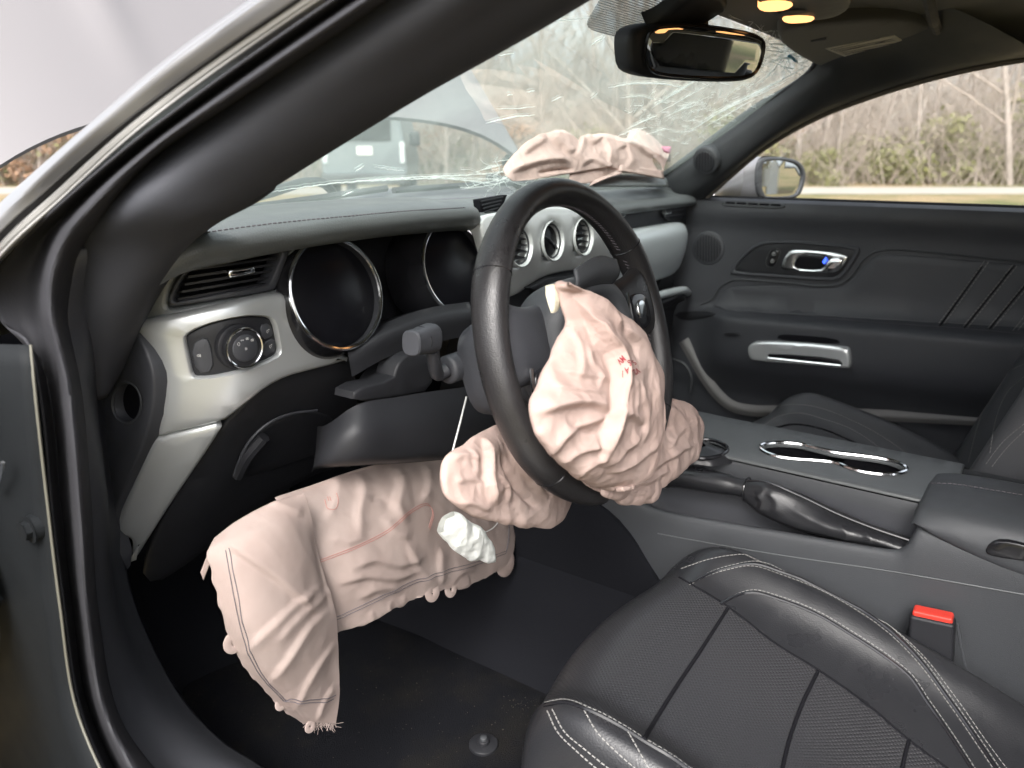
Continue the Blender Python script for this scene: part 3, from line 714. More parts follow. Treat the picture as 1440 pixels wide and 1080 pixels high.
# dead-pedal and brake / throttle pedals
ped = part('pedal'); MB().box((-.33, .70, .42), (.085, .012, .06)).tube([(-.33, .70, .42), (-.33, .80, .56), (-.33, .86, .70)], .008).build('brake', M['rubber'], ped, bevel=.003)
ped2 = part('pedal'); MB().box((-.24, .74, .40), (.05, .012, .13)).tube([(-.24, .745, .42), (-.24, .84, .56)], .007).build('throttle', M['rubber'], ped2, bevel=.003)
# outer rocker and rear body so the car is a whole car
bd = part('body'); bd['label'] = 'silver painted body shell'
rows = []
for x, z in ((-.72, .36), (-.80, .345), (-.885, .33), (-.90, .26), (-.86, .16)):
    rows.append([(x, .55, z), (x, 0, z), (x, -.9, z), (x, -1.3, z+.02)])
loft('rocker', rows, M['paint'], bd, 16, 24, solid=.003)
rows = []
for x, z in ((.72, .36), (.80, .345), (.885, .33), (.90, .26), (.86, .16)):
    rows.append([(x, .55, z), (x, 0, z), (x, -.9, z), (x, -1.3, z+.02)])
loft('rocker', rows, M['paint'], bd, 16, 24, solid=.003)
# windshield
WS = Surf('z', lambda x, y: 1.25-.52*(y+.35*x*x-.06))
rows = []
for i in range(13):
    x = -.70+1.40*i/12
    yb = .60-.30*x*x-.06*abs(x)**3; yt = .055-.12*x*x
    rows.append([(x*(1-.16*t), yb*(1-t)+yt*t, WS.f(x*(1-.16*t), yb*(1-t)+yt*t)) for t in np.linspace(0, 1, 9)])
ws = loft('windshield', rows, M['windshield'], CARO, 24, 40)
ws['label'] = 'cracked greenish windshield'
# cracks: real grooves that catch the light, thin ridges lying in the inner face
crk = [[(380, 268), (470, 256), (560, 251), (640, 249), (705, 250)], [(500, 252), (600, 247), (680, 243), (720, 238)], [(590, 246), (650, 252), (700, 258)],
       [(525, 233), (568, 239)], [(498, 240), (512, 231)], [(480, 274), (496, 267)], [(645, 265), (690, 259), (720, 252)], [(682, 172), (715, 164), (752, 160)], [(698, 151), (725, 151), (752, 148)],
       [(700, 76), (722, 73)], [(712, 132), (720, 131)], [(740, 128), (752, 126)], [(775, 141), (790, 134)], [(830, 138), (840, 129)], [(855, 122), (890, 116), (925, 116), (955, 121), (968, 126)],
       [(872, 136), (900, 134), (925, 139)], [(690, 227), (722, 222)], [(676, 238), (706, 230)], [(690, 247), (712, 237)], [(695, 254), (715, 247)],
       [(918, 148), (940, 135), (968, 118), (990, 100)], [(925, 157), (960, 138), (1000, 115)], [(915, 152), (950, 128), (978, 112)], [(930, 166), (970, 146), (1000, 133)], [(935, 163), (960, 152), (985, 145)],
       [(880, 180), (905, 169), (925, 160)], [(868, 190), (890, 182), (910, 178)], [(915, 186), (935, 180), (950, 183)], [(940, 184), (960, 184), (980, 181)],
       [(970, 185), (1010, 158), (1060, 130), (1120, 100), (1138, 88)], [(960, 190), (1000, 164), (1050, 138), (1100, 112)], [(975, 176), (1020, 149), (1075, 124), (1128, 94)], [(990, 178), (1030, 155), (1065, 136)],
       [(1080, 52), (1105, 56), (1130, 66)], [(1080, 60), (1110, 63), (1138, 74)], [(1082, 72), (1100, 80), (1125, 82)], [(1080, 88), (1105, 80), (1130, 78)], [(1090, 40), (1115, 60), (1130, 84)],
       [(1060, 30), (1075, 44), (1085, 40)], [(1062, 120), (1085, 100), (1100, 80)], [(1020, 135), (1045, 118), (1060, 118)], [(1078, 84), (1092, 88), (1110, 100)],
       [(1010, 5), (1030, 22), (1045, 28)], [(1015, 12), (1000, 26)], [(830, 62), (850, 50)], [(905, 90), (930, 100)], [(620, 60), (700, 40), (760, 30), (830, 22)], [(1100, 92), (1118, 96)], [(1040, 143), (1075, 128), (1110, 110)]]
mb = MB(); rng = random.Random(5)
for c in crk:
    p = crom([(*q, 0) for q in c], max(6, int(sum(math.dist(c[i], c[i+1]) for i in range(len(c)-1))/4)))[:, :2]
    wv = rng.uniform(.0005, .0011)
    pts = [WS.h3(q[0]+rng.uniform(-.6, .6), q[1]+rng.uniform(-.5, .5), -.002) for q in p]
    mb.tube(pts, lambda t, wv=wv: wv*(1.1-abs(2*t-1)**3), 4)
for k_ in range(300):      # fine crazing around the impact by the passenger side
    cx, cy = rng.choice([(1110, 72), (1110, 72), (1095, 90), (960, 150), (1030, 145), (1060, 40), (905, 175), (1075, 115), (985, 160), (930, 175)])
    x0 = cx+rng.gauss(0, 24); y0 = cy+rng.gauss(0, 14)
    if y0 > 232-.72*(x0-940)*.98 or y0 < -4 or x0 > 1135 or (x0 > 1050 and y0 < (x0-1040)*.5+8): continue
    an = rng.uniform(-1.2, .5); ln = rng.uniform(4, 18)
    q = [(x0+math.cos(an)*ln*s_+rng.uniform(-1, 1), y0+math.sin(an)*ln*s_+rng.uniform(-1, 1)) for s_ in (0, .35, .7, 1)]
    mb.tube([WS.h3(a_, b_, -.002) for a_, b_ in q], rng.uniform(.00022, .0006), 3)
for cx, cy, n_, r0, r1 in ((1108, 74, 13, 3, 46), (704, 250, 12, 3, 50)):     # spider webs: rays joined by rings
    rays = [[(cx+(r0+(r1-r0)*(q/6)**1.2)*math.cos(a_+.06*math.sin(q*2+a_*3))*1.25, cy+(r0+(r1-r0)*(q/6)**1.2)*math.sin(a_+.06*math.sin(q*2+a_*3))*.62) for q in range(7)] for a_ in [2*math.pi*k_/n_+rng.uniform(-.12, .12) for k_ in range(n_)]]
    def ok(p): return p[1] < 226-.70*(p[0]-945) and p[1] > -5 and not (p[0] > 1050 and p[1] < (p[0]-1040)*.52+6)
    for r_ in rays:
        p = [q for q in r_ if ok(q)]
        if len(p) > 1: mb.tube([WS.h3(a_, b_, -.002) for a_, b_ in p], rng.uniform(.0003, .0007), 3)
    for q in (1, 2, 3, 4, 5):
        for k_ in range(n_):
            if rng.random() < .4:
                A_, B_ = rays[k_][q], rays[(k_+1) % n_][q]
                if ok(A_) and ok(B_): mb.tube([WS.h3(*A_, -.002), WS.h3((A_[0]+B_[0])/2+rng.uniform(-2, 2), (A_[1]+B_[1])/2+rng.uniform(-1, 1), -.002), WS.h3(*B_, -.002)], rng.uniform(.0002, .0005), 3)
co = mb.build('crack', M['crack'], ws); co['kind'] = 'stuff'
# blue tape remnants on glass
panel('tape_scrap', Surf('p', o=WS.h3(1115, 82, -.003), e1=(1, 0, 0), e2=(0, -.88, .46)), [(1108, 76), (1114, 78), (1124, 88), (1117, 88)], mat('blue tape', (.02, .35, .62), .5), ws, h=.0004, depth=.0004, r=.0002, ck=1, step=.01)
panel('tape_scrap', Surf('p', o=WS.h3(1115, 82, -.003), e1=(1, 0, 0), e2=(0, -.88, .46)), [(1106, 80), (1111, 77), (1113, 83)], bpy.data.materials['blue tape'], ws, h=.0004, depth=.0004, r=.0002, ck=1, step=.01)
# dotted black band behind the mirror
def frit():
    m, t, b = nmat('dotted glass band'); L = t.links.new
    b.inputs['Base Color'].default_value = (.02, .02, .022, 1)
    co = N(t, 'TexCoord'); mp = N(t, 'Mapping'); mp.inputs['Scale'].default_value = (260, 300, 0); L(co.outputs['Object'], mp.inputs['Vector'])
    f = N(t, 'VectorMath', operation='FRACTION'); L(mp.outputs[0], f.inputs[0]); d = N(t, 'VectorMath', operation='DISTANCE'); d.inputs[1].default_value = (.5, .5, 0); L(f.outputs[0], d.inputs[0])
    mr = N(t, 'MapRange'); mr.inputs[1].default_value = .36; mr.inputs[2].default_value = .44; L(d.outputs['Value'], mr.inputs[0])
    ad = N(t, 'Math', operation='MAXIMUM'); ad.inputs[1].default_value = .35; L(mr.outputs[0], ad.inputs[0])
    L(ad.outputs[0], b.inputs['Alpha']); return m
M['frit'] = frit()
SV = Surf('p', o=WS.h3(930, 30, -.004), e1=(1, 0, 0), e2=(0, -.887, .46))
panel('dotted_band', SV, [(821, 38), (835, 14), (855, -20), (1085, -40), (1030, 10), (1000, 25), (985, 36), (940, 45), (886, 56), (850, 48)], M['frit'], ws, h=.0005, depth=.0005, r=.0003, ck=2, step=.03)
# roof: outer skin, headliner
rf = part('roof'); rf['label'] = 'black headliner under the roof'
def roofz(x, y): return 1.252+.052*(1-math.exp(-max(0, .06-y)*3.2))-.11*abs(x)**2.6-.02*max(0, -y-.9)**2
rows = []
for x in np.linspace(-.60, .60, 15):
    rows.append([(x, y-.12*x*x*(1 if y > 0 else .3), roofz(x, y)-(.0 if abs(x) < .58 else .03)) for y in (.055, .02, -.08, -.25, -.5, -.8, -1.1, -1.45)])
loft('headliner', rows, M['headliner'], rf, 40, 40)
rows = []
for x in np.linspace(-.64, .64, 13):
    rows.append([(x, y-.12*x*x, roofz(x*.94, y)+.035) for y in (.09, .0, -.25, -.6, -1.0, -1.4)])
    
loft('roof_skin', rows, M['paint'], rf, 20, 20)
# windshield header seal
tube('header_seal', [PY(960, -30, .05), PY(1050, 20, .035), PX(1105, 47, .42), PX(1138, 68, .50), PX(1148, 82, .52), PX(1142, 98, .54), PX(1060, 152, .60), PX(960, 226, .66), PX(925, 252, .68)], .006, M['rubber'], rf, 8, n=50)
# passenger side pillar trim + roof rail
rp = part('pillar_trim'); rp['label'] = 'dark pillar trim with small round speaker on the passenger side'
g0 = xrow([(900, 268), (960, 228), (1060, 154), (1135, 102), (1150, 84), (1140, 66), (1100, 42), (1040, 8), (960, -40)], .70, .30)
g0 = [PX(900, 268, .70), PX(960, 228, .66), PX(1060, 154, .60), PX(1135, 102, .54), PX(1149, 84, .52), PX(1141, 68, .48), PX(1105, 45, .40), PX(1050, 15, .26)]
g1 = [PX(915, 272, .69), PX(972, 236, .645), PX(1075, 165, .585), PX(1150, 116, .535), PX(1180, 92, .51), PX(1190, 70, .47), PX(1190, 45, .40), PX(1190, 10, .30)]
g2 = [PX(940, 285, .70), PX(995, 258, .655), PX(1085, 190, .60), PX(1160, 140, .565), PX(1210, 112, .55), PX(1250, 80, .52), PX(1270, 50, .46), PX(1290, 0, .34)]
g3 = [PX(975, 292, .725), PX(1003, 268, .70), PX(1070, 210, .655), PX(1140, 168, .625), PX(1230, 132, .605), PX(1330, 103, .59), PX(1400, 88, .585), PX(1480, 75, .58)]
g4 = [p+np.array([.03, 0, .012]) for p in g3]
loft('cover', [g0, g1, g2, g3, g4], M['trim'] if False else M['plastic_grey'], rp, 60, 36)
tube('window_seal', crom([p+np.array([.004, 0, -.003]) for p in g3], 40), .005, mat('tan seal lip', (.16, .14, .12), .7), rp, 6)
# round speaker in the pillar foot
def disc_on(name, surf, cx, cy, rpx, m, par, h=.004, n=26, depth=.006, r=.002, ry=None):
    u0, v0 = surf.hit(cx, cy); u1, v1 = surf.hit(cx, cy-(ry or rpx)); R = math.hypot(u1-u0, v1-v0)
    return panel(name, surf, [(u0+R*math.cos(a), v0+R*math.sin(a)) for a in np.linspace(0, 2*math.pi, n, endpoint=False)], m, par, h=h, depth=depth, r=r, ck=0, px=False, step=R*.4)
spk = Surf('p', o=PX(992, 226, .618), e1=(-.25, -.8, .5), e2=(-.2, .45, .86))
disc_on('tweeter_ring', spk, 993, 226, 20, M['plastic_grey'], rp, h=.006, depth=.02, r=.004)
disc_on('tweeter_grille', spk, 993, 226, 15, M['plastic_dark'], rp, h=.009, depth=.004)
for i in range(7):
    dx = (i-3)*4
    tube('grille_rib', [spk.h3(993+dx, 226-(14**2-dx**2)**.5, .0095), spk.h3(993+dx, 226+(14**2-dx**2)**.5, .0095)], .0008, M['plastic'], rp, 4)
# grab ledge below pillar (triangle)
panel('sail_panel', Surf('p', o=PX(975, 275, .70), e1=(0, 1, 0), e2=(-.05, 0, 1)), [(942, 278), (965, 255), (1003, 232), (1008, 238), (995, 276), (975, 282)], M['plastic'], rp, h=.003, depth=.01, ck=1)
# sun visor with label, seam, lamps
vs = part('sun_visor')
VS = Surf('p', o=(.42, -.04, 1.222), e1=(1, .02, -.05), e2=(0, -.95, .22))
VSZ = Surf('p', o=PX(1220, 60, .46), e1=(1, 0, -.07), e2=(0, -.96, .18))
panel('visor_board', VSZ, [(1085, 45), (1120, 28), (1290, 15), (1335, 60), (1345, 84), (1215, 108), (1170, 98), (1120, 75)], M['headliner'], vs, h=.006, depth=.014, r=.006, ck=2, step=.03)
lb = panel('warning_label', VSZ, [(1160, 63), (1258, 44), (1284, 61), (1192, 76)], M['label'], vs, h=.0072, depth=.0, r=.0004, ck=0, step=.03)
for k_ in range(9):        # the tiny lines of print
    t = (k_+1)/10
    a_ = (1160+32*t, 63+13*t); b_ = (1258+26*t, 44+17*t)
    tube('print_line', [VSZ.h3(a_[0]+5, a_[1]-1, .0076), VSZ.h3(b_[0]-(8 if k_ % 3 else 24), b_[1]+1, .0076)], .0004, M['thread_dark'], lb, 4)
tube('visor_clip', [VSZ.h3(1140, 52, .004), VSZ.h3(1162, 47, .006)], .004, M['plastic_grey'], vs, 8)
tube('roof_seam', [PZ(1300, -25, 1.262), PZ(1312, 25, 1.250), PX(1324, 70, .56), PX(1328, 98, .585)], .008, M['rubber'], rf, 8, n=20)
oc = part('dome_lamp'); oc['label'] = 'overhead lamp unit with two lit amber lenses'
OC = Surf('p', o=PZ(1120, 8, 1.243), e1=(1, 0, 0), e2=(0, -.99, .08))
panel('lamp_housing', OC, [(1040, -30), (1075, 10), (1095, 24), (1150, 26), (1185, 18), (1200, 2), (1185, -25), (1120, -50)], M['plastic_grey'], oc, h=.004, depth=.012, r=.004, ck=2, step=.03)
panel('amber_lens', OC, [(1099, 20), (1110, 17), (1130, 17), (1147, 19), (1140, 24), (1115, 26), (1104, 25)], M['amber'], oc, h=.007, depth=.003, r=.0015, ck=1, step=.01)
panel('amber_lens', OC, [(1064, 1), (1075, -4), (1100, -5), (1117, -1), (1108, 6), (1085, 9), (1070, 8)], M['amber'], oc, h=.007, depth=.003, r=.0015, ck=1, step=.01)
panel('lamp_switch', OC, [(1092, 10), (1130, 6), (1138, 13), (1100, 17)], M['plastic_dark'], oc, h=.006, depth=.003, r=.001, ck=1, step=.01)
# interior mirror
rm = part('rear_view_mirror'); rm['label'] = 'black framed rear view mirror'
RM = Surf('p', o=(0.0, .03, 1.19), e1=(.956, -.292, .0), e2=(-.03, -.135, 1))
hous = [(885, 70), (886, 48), (897, 38), (920, 33), (960, 31), (1000, 34), (1050, 42), (1074, 49), (1079, 58), (1077, 80), (1070, 103), (1058, 113), (1030, 116), (980, 115), (925, 111), (900, 105), (888, 96)]
panel('housing', RM, hous, M['plastic_dark'], rm, h=.0, depth=.028, r=.008, ck=1, step=.02)
gl_ = [(906, 60), (912, 44), (925, 38), (960, 36), (1000, 39), (1048, 47), (1068, 54), (1073, 62), (1070, 82), (1063, 100), (1050, 108), (1010, 110), (960, 108), (925, 104), (912, 98), (906, 84)]
panel('mirror_glass', RM, gl_, M['mirror'], rm, h=.0032, depth=.003, r=.001, ck=1, step=.02)
tube('bezel', crom([RM.h3(*p, .003) for p in chaikin(gl_, 1)], 80, True), .0022, M['gloss'], rm, 6, closed=True)
tube('stem', [RM.pt(0, .0)-RM.nn*.03, PX(985, 30, .02), WS.h3(960, 5, -.01)], .012, M['plastic_dark'], rm, 10, n=10)
panel('sensor_cover', Surf('p', o=WS.h3(950, 15, -.02), e1=(1, 0, 0), e2=(0, -.887, .46)), [(898, 33), (930, 20), (960, -10), (1010, -14), (1025, 4), (1000, 20), (985, 30), (960, 33)], M['plastic_dark'], rm, h=.008, depth=.012, r=.006, ck=1, step=.03)
tube('sensor_lead', [WS.h3(925, 22, -.024), WS.h3(944, 12, -.03), WS.h3(960, 18, -.03), WS.h3(950, 4, -.02)], .0028, M['plastic_grey'], rm, 6, n=16)
# hood, raised
hd = part('hood'); hd['label'] = 'raised pale silver hood in front of the windshield'
h_ang = math.radians(52)
def hoodpt(u, v, off=0.0):
    """u across (-1..1), v from the hinge end (0) to the nose (1)"""
    x = (.70+.03*v)*u; L = 1.15*v; c, s_ = math.cos(h_ang), math.sin(h_ang)
    drop = .63*x**4*(1-.45*v)+.05*max(0, abs(u)-.95)/.05*(1-.6*v)
    rib = .012*math.exp(-((abs(u)-.52+.10*v)/.05)**2)*min(1, v*5)
    zl = rib+off-.05*v*v
    return np.array([x, .80-.10*x*x+L*c-zl*s_, 1.13-drop+L*s_+zl*c])
V, F = [], []
NU, NV = 64, 40
for q, off in ((0, 0.), (1, -.010)):
    for i in range(NV):
        for j in range(NU): V.append(hoodpt(-1+2*j/(NU-1), i/(NV-1), off))
F = grid_faces(NV, NU)+[tuple(reversed(f)) for f in grid_faces(NV, NU, b=NV*NU)]
bd_ = [j for j in range(NU)]+[i*NU+NU-1 for i in range(1, NV)]+[(NV-1)*NU+j for j in range(NU-2, -1, -1)]+[i*NU for i in range(NV-2, 0, -1)]
for i in range(len(bd_)): a_, b_ = bd_[i], bd_[(i+1) % len(bd_)]; F.append((a_, a_+NV*NU, b_+NV*NU, b_))
mesh_obj('hood_panel', V, F, M['hood'], hd)
for sx in (-1, 1):
    tube('hinge', [hoodpt(sx*.9, .03, -.03), (sx*.70, .86, 1.02), (sx*.71, .80, .97)], .012, M['jamb'], hd, 8, n=10)
# cowl, fenders, engine bay
cw = part('cowl'); cw['label'] = 'dark cowl panel and wipers at the windshield base'
rows = []
for x in np.linspace(-.78, .78, 11):
    yb = .60-.30*x*x-.06*abs(x)**3; zb = WS.f(x, yb)
    rows.append([(x, yb-.01, zb-.012), (x, yb+.04, zb-.035), (x, yb+.10, zb-.08), (x, yb+.22, zb-.10), (x, yb+.30, zb-.10), (x, yb+.34, zb-.16)])
loft('cowl_panel', rows, M['cowl'], cw, 24, 30)
for x0, x1, yb in ((-.62, -.08, .60), (-.05, .50, .62)):
    pth = [(x0, .60-.3*x0*x0-.02, WS.f(x0, .60-.3*x0*x0-.02)+.012), ((x0+x1)/2, .56, WS.f((x0+x1)/2, .56)+.014), (x1, .60-.3*x1*x1-.03, WS.f(x1, .60-.3*x1*x1-.03)+.012)]
    tube('wiper_blade', pth, .006, M['rubber'], cw, 6, n=16)
    tube('wiper_arm', [((x0+x1)/2, .57, WS.f((x0+x1)/2, .56)+.028), (x1-.1, .62, WS.f(x1-.1, .60)+.045), (x1+.03, .70, .93)], .008, M['plastic_dark'], cw, 6, n=12)
en = part('engine_bay'); 
for sx in (-1, 1):
    rows = []
    for x, z in ((.66, .86), (.70, .945), (.78, .965), (.86, .93), (.92, .80), (.93, .5)):
        rows.append([(sx*x, (.49 if sx < 0 else .40) if x > .75 else .70, z), (sx*x, .9, z), (sx*x, 1.4, z-.03), (sx*x, 1.9, z-.13)])
    loft('fender', rows, M['paint'], bd, 20, 26, solid=.003)
for k_, (c_, d_) in enumerate((((-.1, 1.35, .78), (.6, .6, .16)), ((-.55, 1.2, .84), (.2, .22, .14)), ((.5, 1.3, .80), (.26, .3, .2)), ((0, 1.35, .55), (1.3, .9, .3)))):
    box_part(('engine_cover', 'coolant_tank', 'fuse_box', 'engine_block')[k_], c_, d_, M['plastic_dark'] if k_ != 1 else M['plastic_grey'], en, bevel=.02)
box_part('nose', (0, 1.95, .62), (1.7, .16, .5), M['paint'], bd, bevel=.06)
# rear of the cabin (seen in the mirrors)
rows = []
for s_ in (-1, 1):
    pr = Surf('x', lambda y, z, s_=s_: s_*(.72-.16*max(0, z-.95)/.3))
    panel('quarter_panel', pr, [(-.80, .30), (-.80, .95), (-1.05, .97), (-1.25, 1.02), (-1.20, 1.17), (-1.42, 1.25), (-1.6, 1.2), (-1.75, 1.0), (-1.75, .30)], M['plastic_dark'], bd, h=.01, depth=.02, ck=0, px=False, step=.1)
box_part('rear_shelf', (0, -1.6, .96), (1.3, .34, .02), M['headliner'], bd)
rows = []
for x in (-.55, -.3, 0, .3, .55): rows.append([(x, -1.02, .40), (x, -1.1, .45), (x, -1.4, .42), (x, -1.46, .50), (x, -1.56, .80), (x, -1.60, .92), (x, -1.66, .90)])
loft('rear_seat', rows, M['leather'], CARO, 24, 24, solid=.01)
panel('rear_window', Surf('y', lambda x, z: -1.78+(z-.98)*1.35), [(-.56, .98), (.56, .98), (.50, 1.21), (-.50, 1.21)], M['clear'], CARO, h=.002, depth=.002, r=.001, ck=0, px=False, step=.2)
rows = []
for x in (-.9, -.86, -.5, 0, .5, .86, .9): rows.append([(x, -1.72, .97-.03*abs(x)), (x, -2.1, .99-.05*abs(x)), (x, -2.5, .98-.05*abs(x)), (x, -2.62, .9), (x, -2.66, .4)])
loft('trunk', rows, M['paint'], bd, 24, 24)
for s_ in (-1, 1):
    rows = []
    for x, z in ((.72, .96), (.80, .955), (.93, .86), (.94, .6), (.90, .2)):
        rows.append([(s_*x, -1.02 if s_ < 0 else -.9, z), (s_*x, -1.5, z+.01), (s_*x, -2.1, z+.01), (s_*x, -2.6, z-.04)])
    loft('rear_fender', rows, M['paint'], bd, 20, 20)
for sx in (-1, 1):
    for y in (1.45, -1.35):
        wl = part('wheel')
        mbt = MB(); ring = []
        for a_ in np.linspace(0, 2*math.pi, 40, endpoint=False): ring.append((sx*.84, y+.30*math.cos(a_), .335+.30*math.sin(a_)))
        mesh_obj('tyre', *tube_vf(ring, 1.0, 10, True, prof=[(.11*math.cos(a_), .036*math.sin(a_)) if False else (.036*math.cos(a_), .11*math.sin(a_)) for a_ in np.linspace(0, 2*math.pi, 10, endpoint=False)]), M['rubber'], wl)
        mr_ = MB()
        for q in range(5):
            a_ = q*2*math.pi/5+.3; mr_.tube([(sx*.92, y, .335), (sx*.93, y+.25*math.cos(a_), .335+.25*math.sin(a_))], .03, 6)
        mr_.build('rim', M['chrome_soft'], wl)

# roof rails closing the gap between headliner and roof skin, down to the pillars
for s_ in (-1, 1):
    rows = []
    for y in (.03, -.04, -.15, -.4, -.8, -1.15, -1.4):
        z = roofz(.6, y); yy_ = y-.04
        rows.append([(s_*.555, yy_, roofz(.555, y)-.002), (s_*.60, yy_, z-.022), (s_*.64, yy_, z-.018), (s_*.668, yy_, z-.002), (s_*.672, yy_, z+.022), (s_*.655, yy_, z+.04), (s_*.62, yy_, z+.05)])
    rows = [[rows[i][k] for i in range(len(rows))] for k in range(7)]
    loft('roof_rail', rows[:4], M['headliner'], rf, 30, 12); loft('rail_skin', rows[3:], M['paint'], rf, 30, 12)
    loft('rear_pillar', [[(s_*.66, -1.40, 1.20), (s_*.70, -1.62, 1.09), (s_*.76, -1.85, .96)], [(s_*.60, -1.42, 1.245), (s_*.62, -1.66, 1.14), (s_*.66, -1.92, .985)], [(s_*.54, -1.44, 1.24), (s_*.56, -1.70, 1.12), (s_*.58, -1.95, .98)]], M['paint'], rf, 16, 10, solid=.004)
# driver door, swung wide open beyond the left edge of the picture
od = part('door'); od['label'] = 'driver door swung wide open'
hg = np.array([-.87, .44, 0]); dv_ = np.array([-.866, -.50, 0]); nv_ = np.array([-.50, .866, 0])
def DP(l, t, z): return hg+dv_*l+nv_*t+np.array([0, 0, z])
loft('door_skin', [[DP(l, t, z) for l in (.0, .3, .7, 1.1, 1.22)] for t, z in ((.035, .955), (.07, .93), (.11, .80), (.125, .6), (.115, .4), (.08, .26))], M['paint'], od, 16, 20)
loft('door_panel', [[DP(l, t, z) for l in (.0, .3, .7, 1.1, 1.22)] for t, z in ((.03, .955), (.0, .94), (-.004, .80), (-.02, .72), (-.05, .69), (-.045, .56), (-.01, .5), (.0, .30), (.06, .262))], M['plastic'], od, 16, 30)
loft('door_end', [[DP(0, t, z) for z in (.955, .8, .6, .4, .26)] for t in (.0, .06, .115)], M['jamb'], od, 10, 6)
loft('door_end', [[DP(1.22, t, z) for z in (.955, .8, .6, .4, .26)] for t in (.0, .06, .115)], M['jamb'], od, 10, 6)
tube('check_strap', [DP(.02, .05, .62), np.array([-.80, .40, .62])], .010, M['jamb'], od, 6)
# ------------------------------------------------------------------ dashboard
ds = part('dashboard'); ds['label'] = 'black dashboard with satin silver trim panels'
def glass_y(x): return .60-.30*x*x-.06*abs(x)**3
# driver brow: padded hood over the instruments
rows = []
for x, dz, sh in ((-.705, -.055, .05), (-.69, -.03, .025), (-.66, -.012, .01), (-.60, -.004, .0), (-.50, .002, -.006), (-.38, .004, -.010), (-.28, .002, -.008), (-.21, -.002, .0), (-.185, -.008, .015), (-.170, -.018, .05), (-.165, -.03, .09)):
    z0 = .993+dz; yb = glass_y(x)-.02; zb = WS.f(x, yb)-.012; f_ = .272+sh
    rows.append([(x, yb, zb), (x, yb*.5+.5*.45, (zb+z0)/2-.002), (x, f_+.12, z0+.001), (x, f_+.05, z0), (x, f_+.012, z0-.003), (x, f_-.004, z0-.012), (x, f_-.006, z0-.024), (x, f_+.006, z0-.036), (x, f_+.04, z0-.044), (x, f_+.11, z0-.05)])
brow = loft('brow_pad', rows, M['pad'], ds, 60, 60)
mb = MB(); st = cast_line(bvh_of(brow), [(290, 327), (380, 315), (480, 305), (570, 297), (655, 292)], 60, .0004)
stitches(mb, st, .0062, .004, .0007); o = mb.build('stitching', M['thread_dark'], ds); o['kind'] = 'stuff'
# central and passenger top
rows = []
for x in np.linspace(-.20, .685, 12):
    yb = glass_y(x)-.02; zb = WS.f(x, yb)-.012; t = (x+.2)/.885
    z0 = .962-.004*t; f_ = .318 if x < .2 else .318-.01*(x-.2)
    e_ = 0 if x < .66 else .03
    rows.append([(x, yb, min(zb, 1.0)), (x, .46-.1*t, .975-.004*t+.004), (x, f_+.04, z0+.006), (x, f_, z0), (x, f_-.012, z0-.008), (x, f_-.012, z0-.018), (x, f_+.01, z0-.026), (x, f_+.06, z0-.03)])
dtop = loft('top_pad', rows, M['pad'], ds, 50, 50)
# thin defrost grille between brow and silver centre
for i in range(6):
    tube('grille_bar', [PY(677+i*1.5, 283+i*5, .335), PY(707-i*2, 277+i*5, .335)], .0016, M['plastic_dark'], ds, 5)
panel('grille_bed', Surf('y', lambda x, z: .345), [(672, 281), (712, 274), (700, 308), (676, 312)], M['void'], ds, h=.002, depth=.01, r=.001, ck=0)
# left end of the dash, vent field
def sdrv(x, z):
    return .302+9.0*max(0, -.575-x)**2+.70*(math.log(1+math.exp((.795-z)*60))/60)
SD = Surf('y', sdrv)
SDF = Surf('y', lambda x, z: sdrv(x, z)+.010)
panel('vent_field', SDF, [(178, 462), (190, 410), (225, 365), (268, 326), (330, 308), (430, 303), (424, 345), (405, 412), (300, 436), (190, 462)], M['pad'], ds,
      holes=[[(234, 432), (240, 403), (255, 380), (278, 364), (305, 357), (396, 344), (411, 346), (404, 362), (389, 405), (382, 411), (300, 424), (245, 433)]], h=.002, depth=.02, r=.004, ck=2)
dv = part('air_vent'); dv['label'] = 'driver side air vent with chrome tab'
vfr = [(236, 431), (242, 404), (257, 381), (279, 366), (305, 359), (395, 346), (408, 348), (402, 362), (387, 404), (381, 409), (300, 422), (246, 431)]
vin = [(243, 423), (250, 402), (263, 384), (283, 371), (306, 365), (388, 353), (396, 355), (392, 366), (379, 397), (374, 401), (300, 414), (250, 424)]
panel('vent_frame', SDF, vfr, M['plastic'], dv, holes=[vin], h=.003, depth=.02, r=.002, ck=1, step=.012)
panel('vent_throat', Surf('y', lambda x, z: sdrv(x, z)+.05), [(230, 440), (240, 375), (300, 350), (420, 338), (400, 412)], M['void'], dv, h=.002, depth=.004, ck=1)
for i in range(5):
    t = (i+.7)/5.2
    l_ = (268-24*t, 372+54*t); r_ = (392-16*t, 356+46*t)
    SDs = Surf('y', lambda x, z: sdrv(x, z)+.020)
    P_ = [SDs.h3(l_[0]+(r_[0]-l_[0])*q, l_[1]+(r_[1]-l_[1])*q) for q in np.linspace(0, 1, 8)]
    V = []
    for p in P_: V += [p+np.array([0, -.006, .0018]), p+np.array([0, .012, -.0005]), p+np.array([0, .012, -.0025]), p+np.array([0, -.006, -.0008])]
    mesh_obj('slat', V, grid_faces(8, 4, True)+[(3, 2, 1, 0), tuple(28+j for j in range(4))], M['plastic_dark'], dv)
panel('vent_tab', Surf('y', lambda x, z: sdrv(x, z)+.006), [(320, 385), (321, 380), (355, 375), (357, 380), (355, 384), (322, 390)], M['chrome'], dv, h=.003, depth=.012, r=.001, ck=0, step=.01,
      holes=[[(326, 384.5), (326, 382.5), (351, 378.5), (351, 381)]], hck=0, hr=.0002)
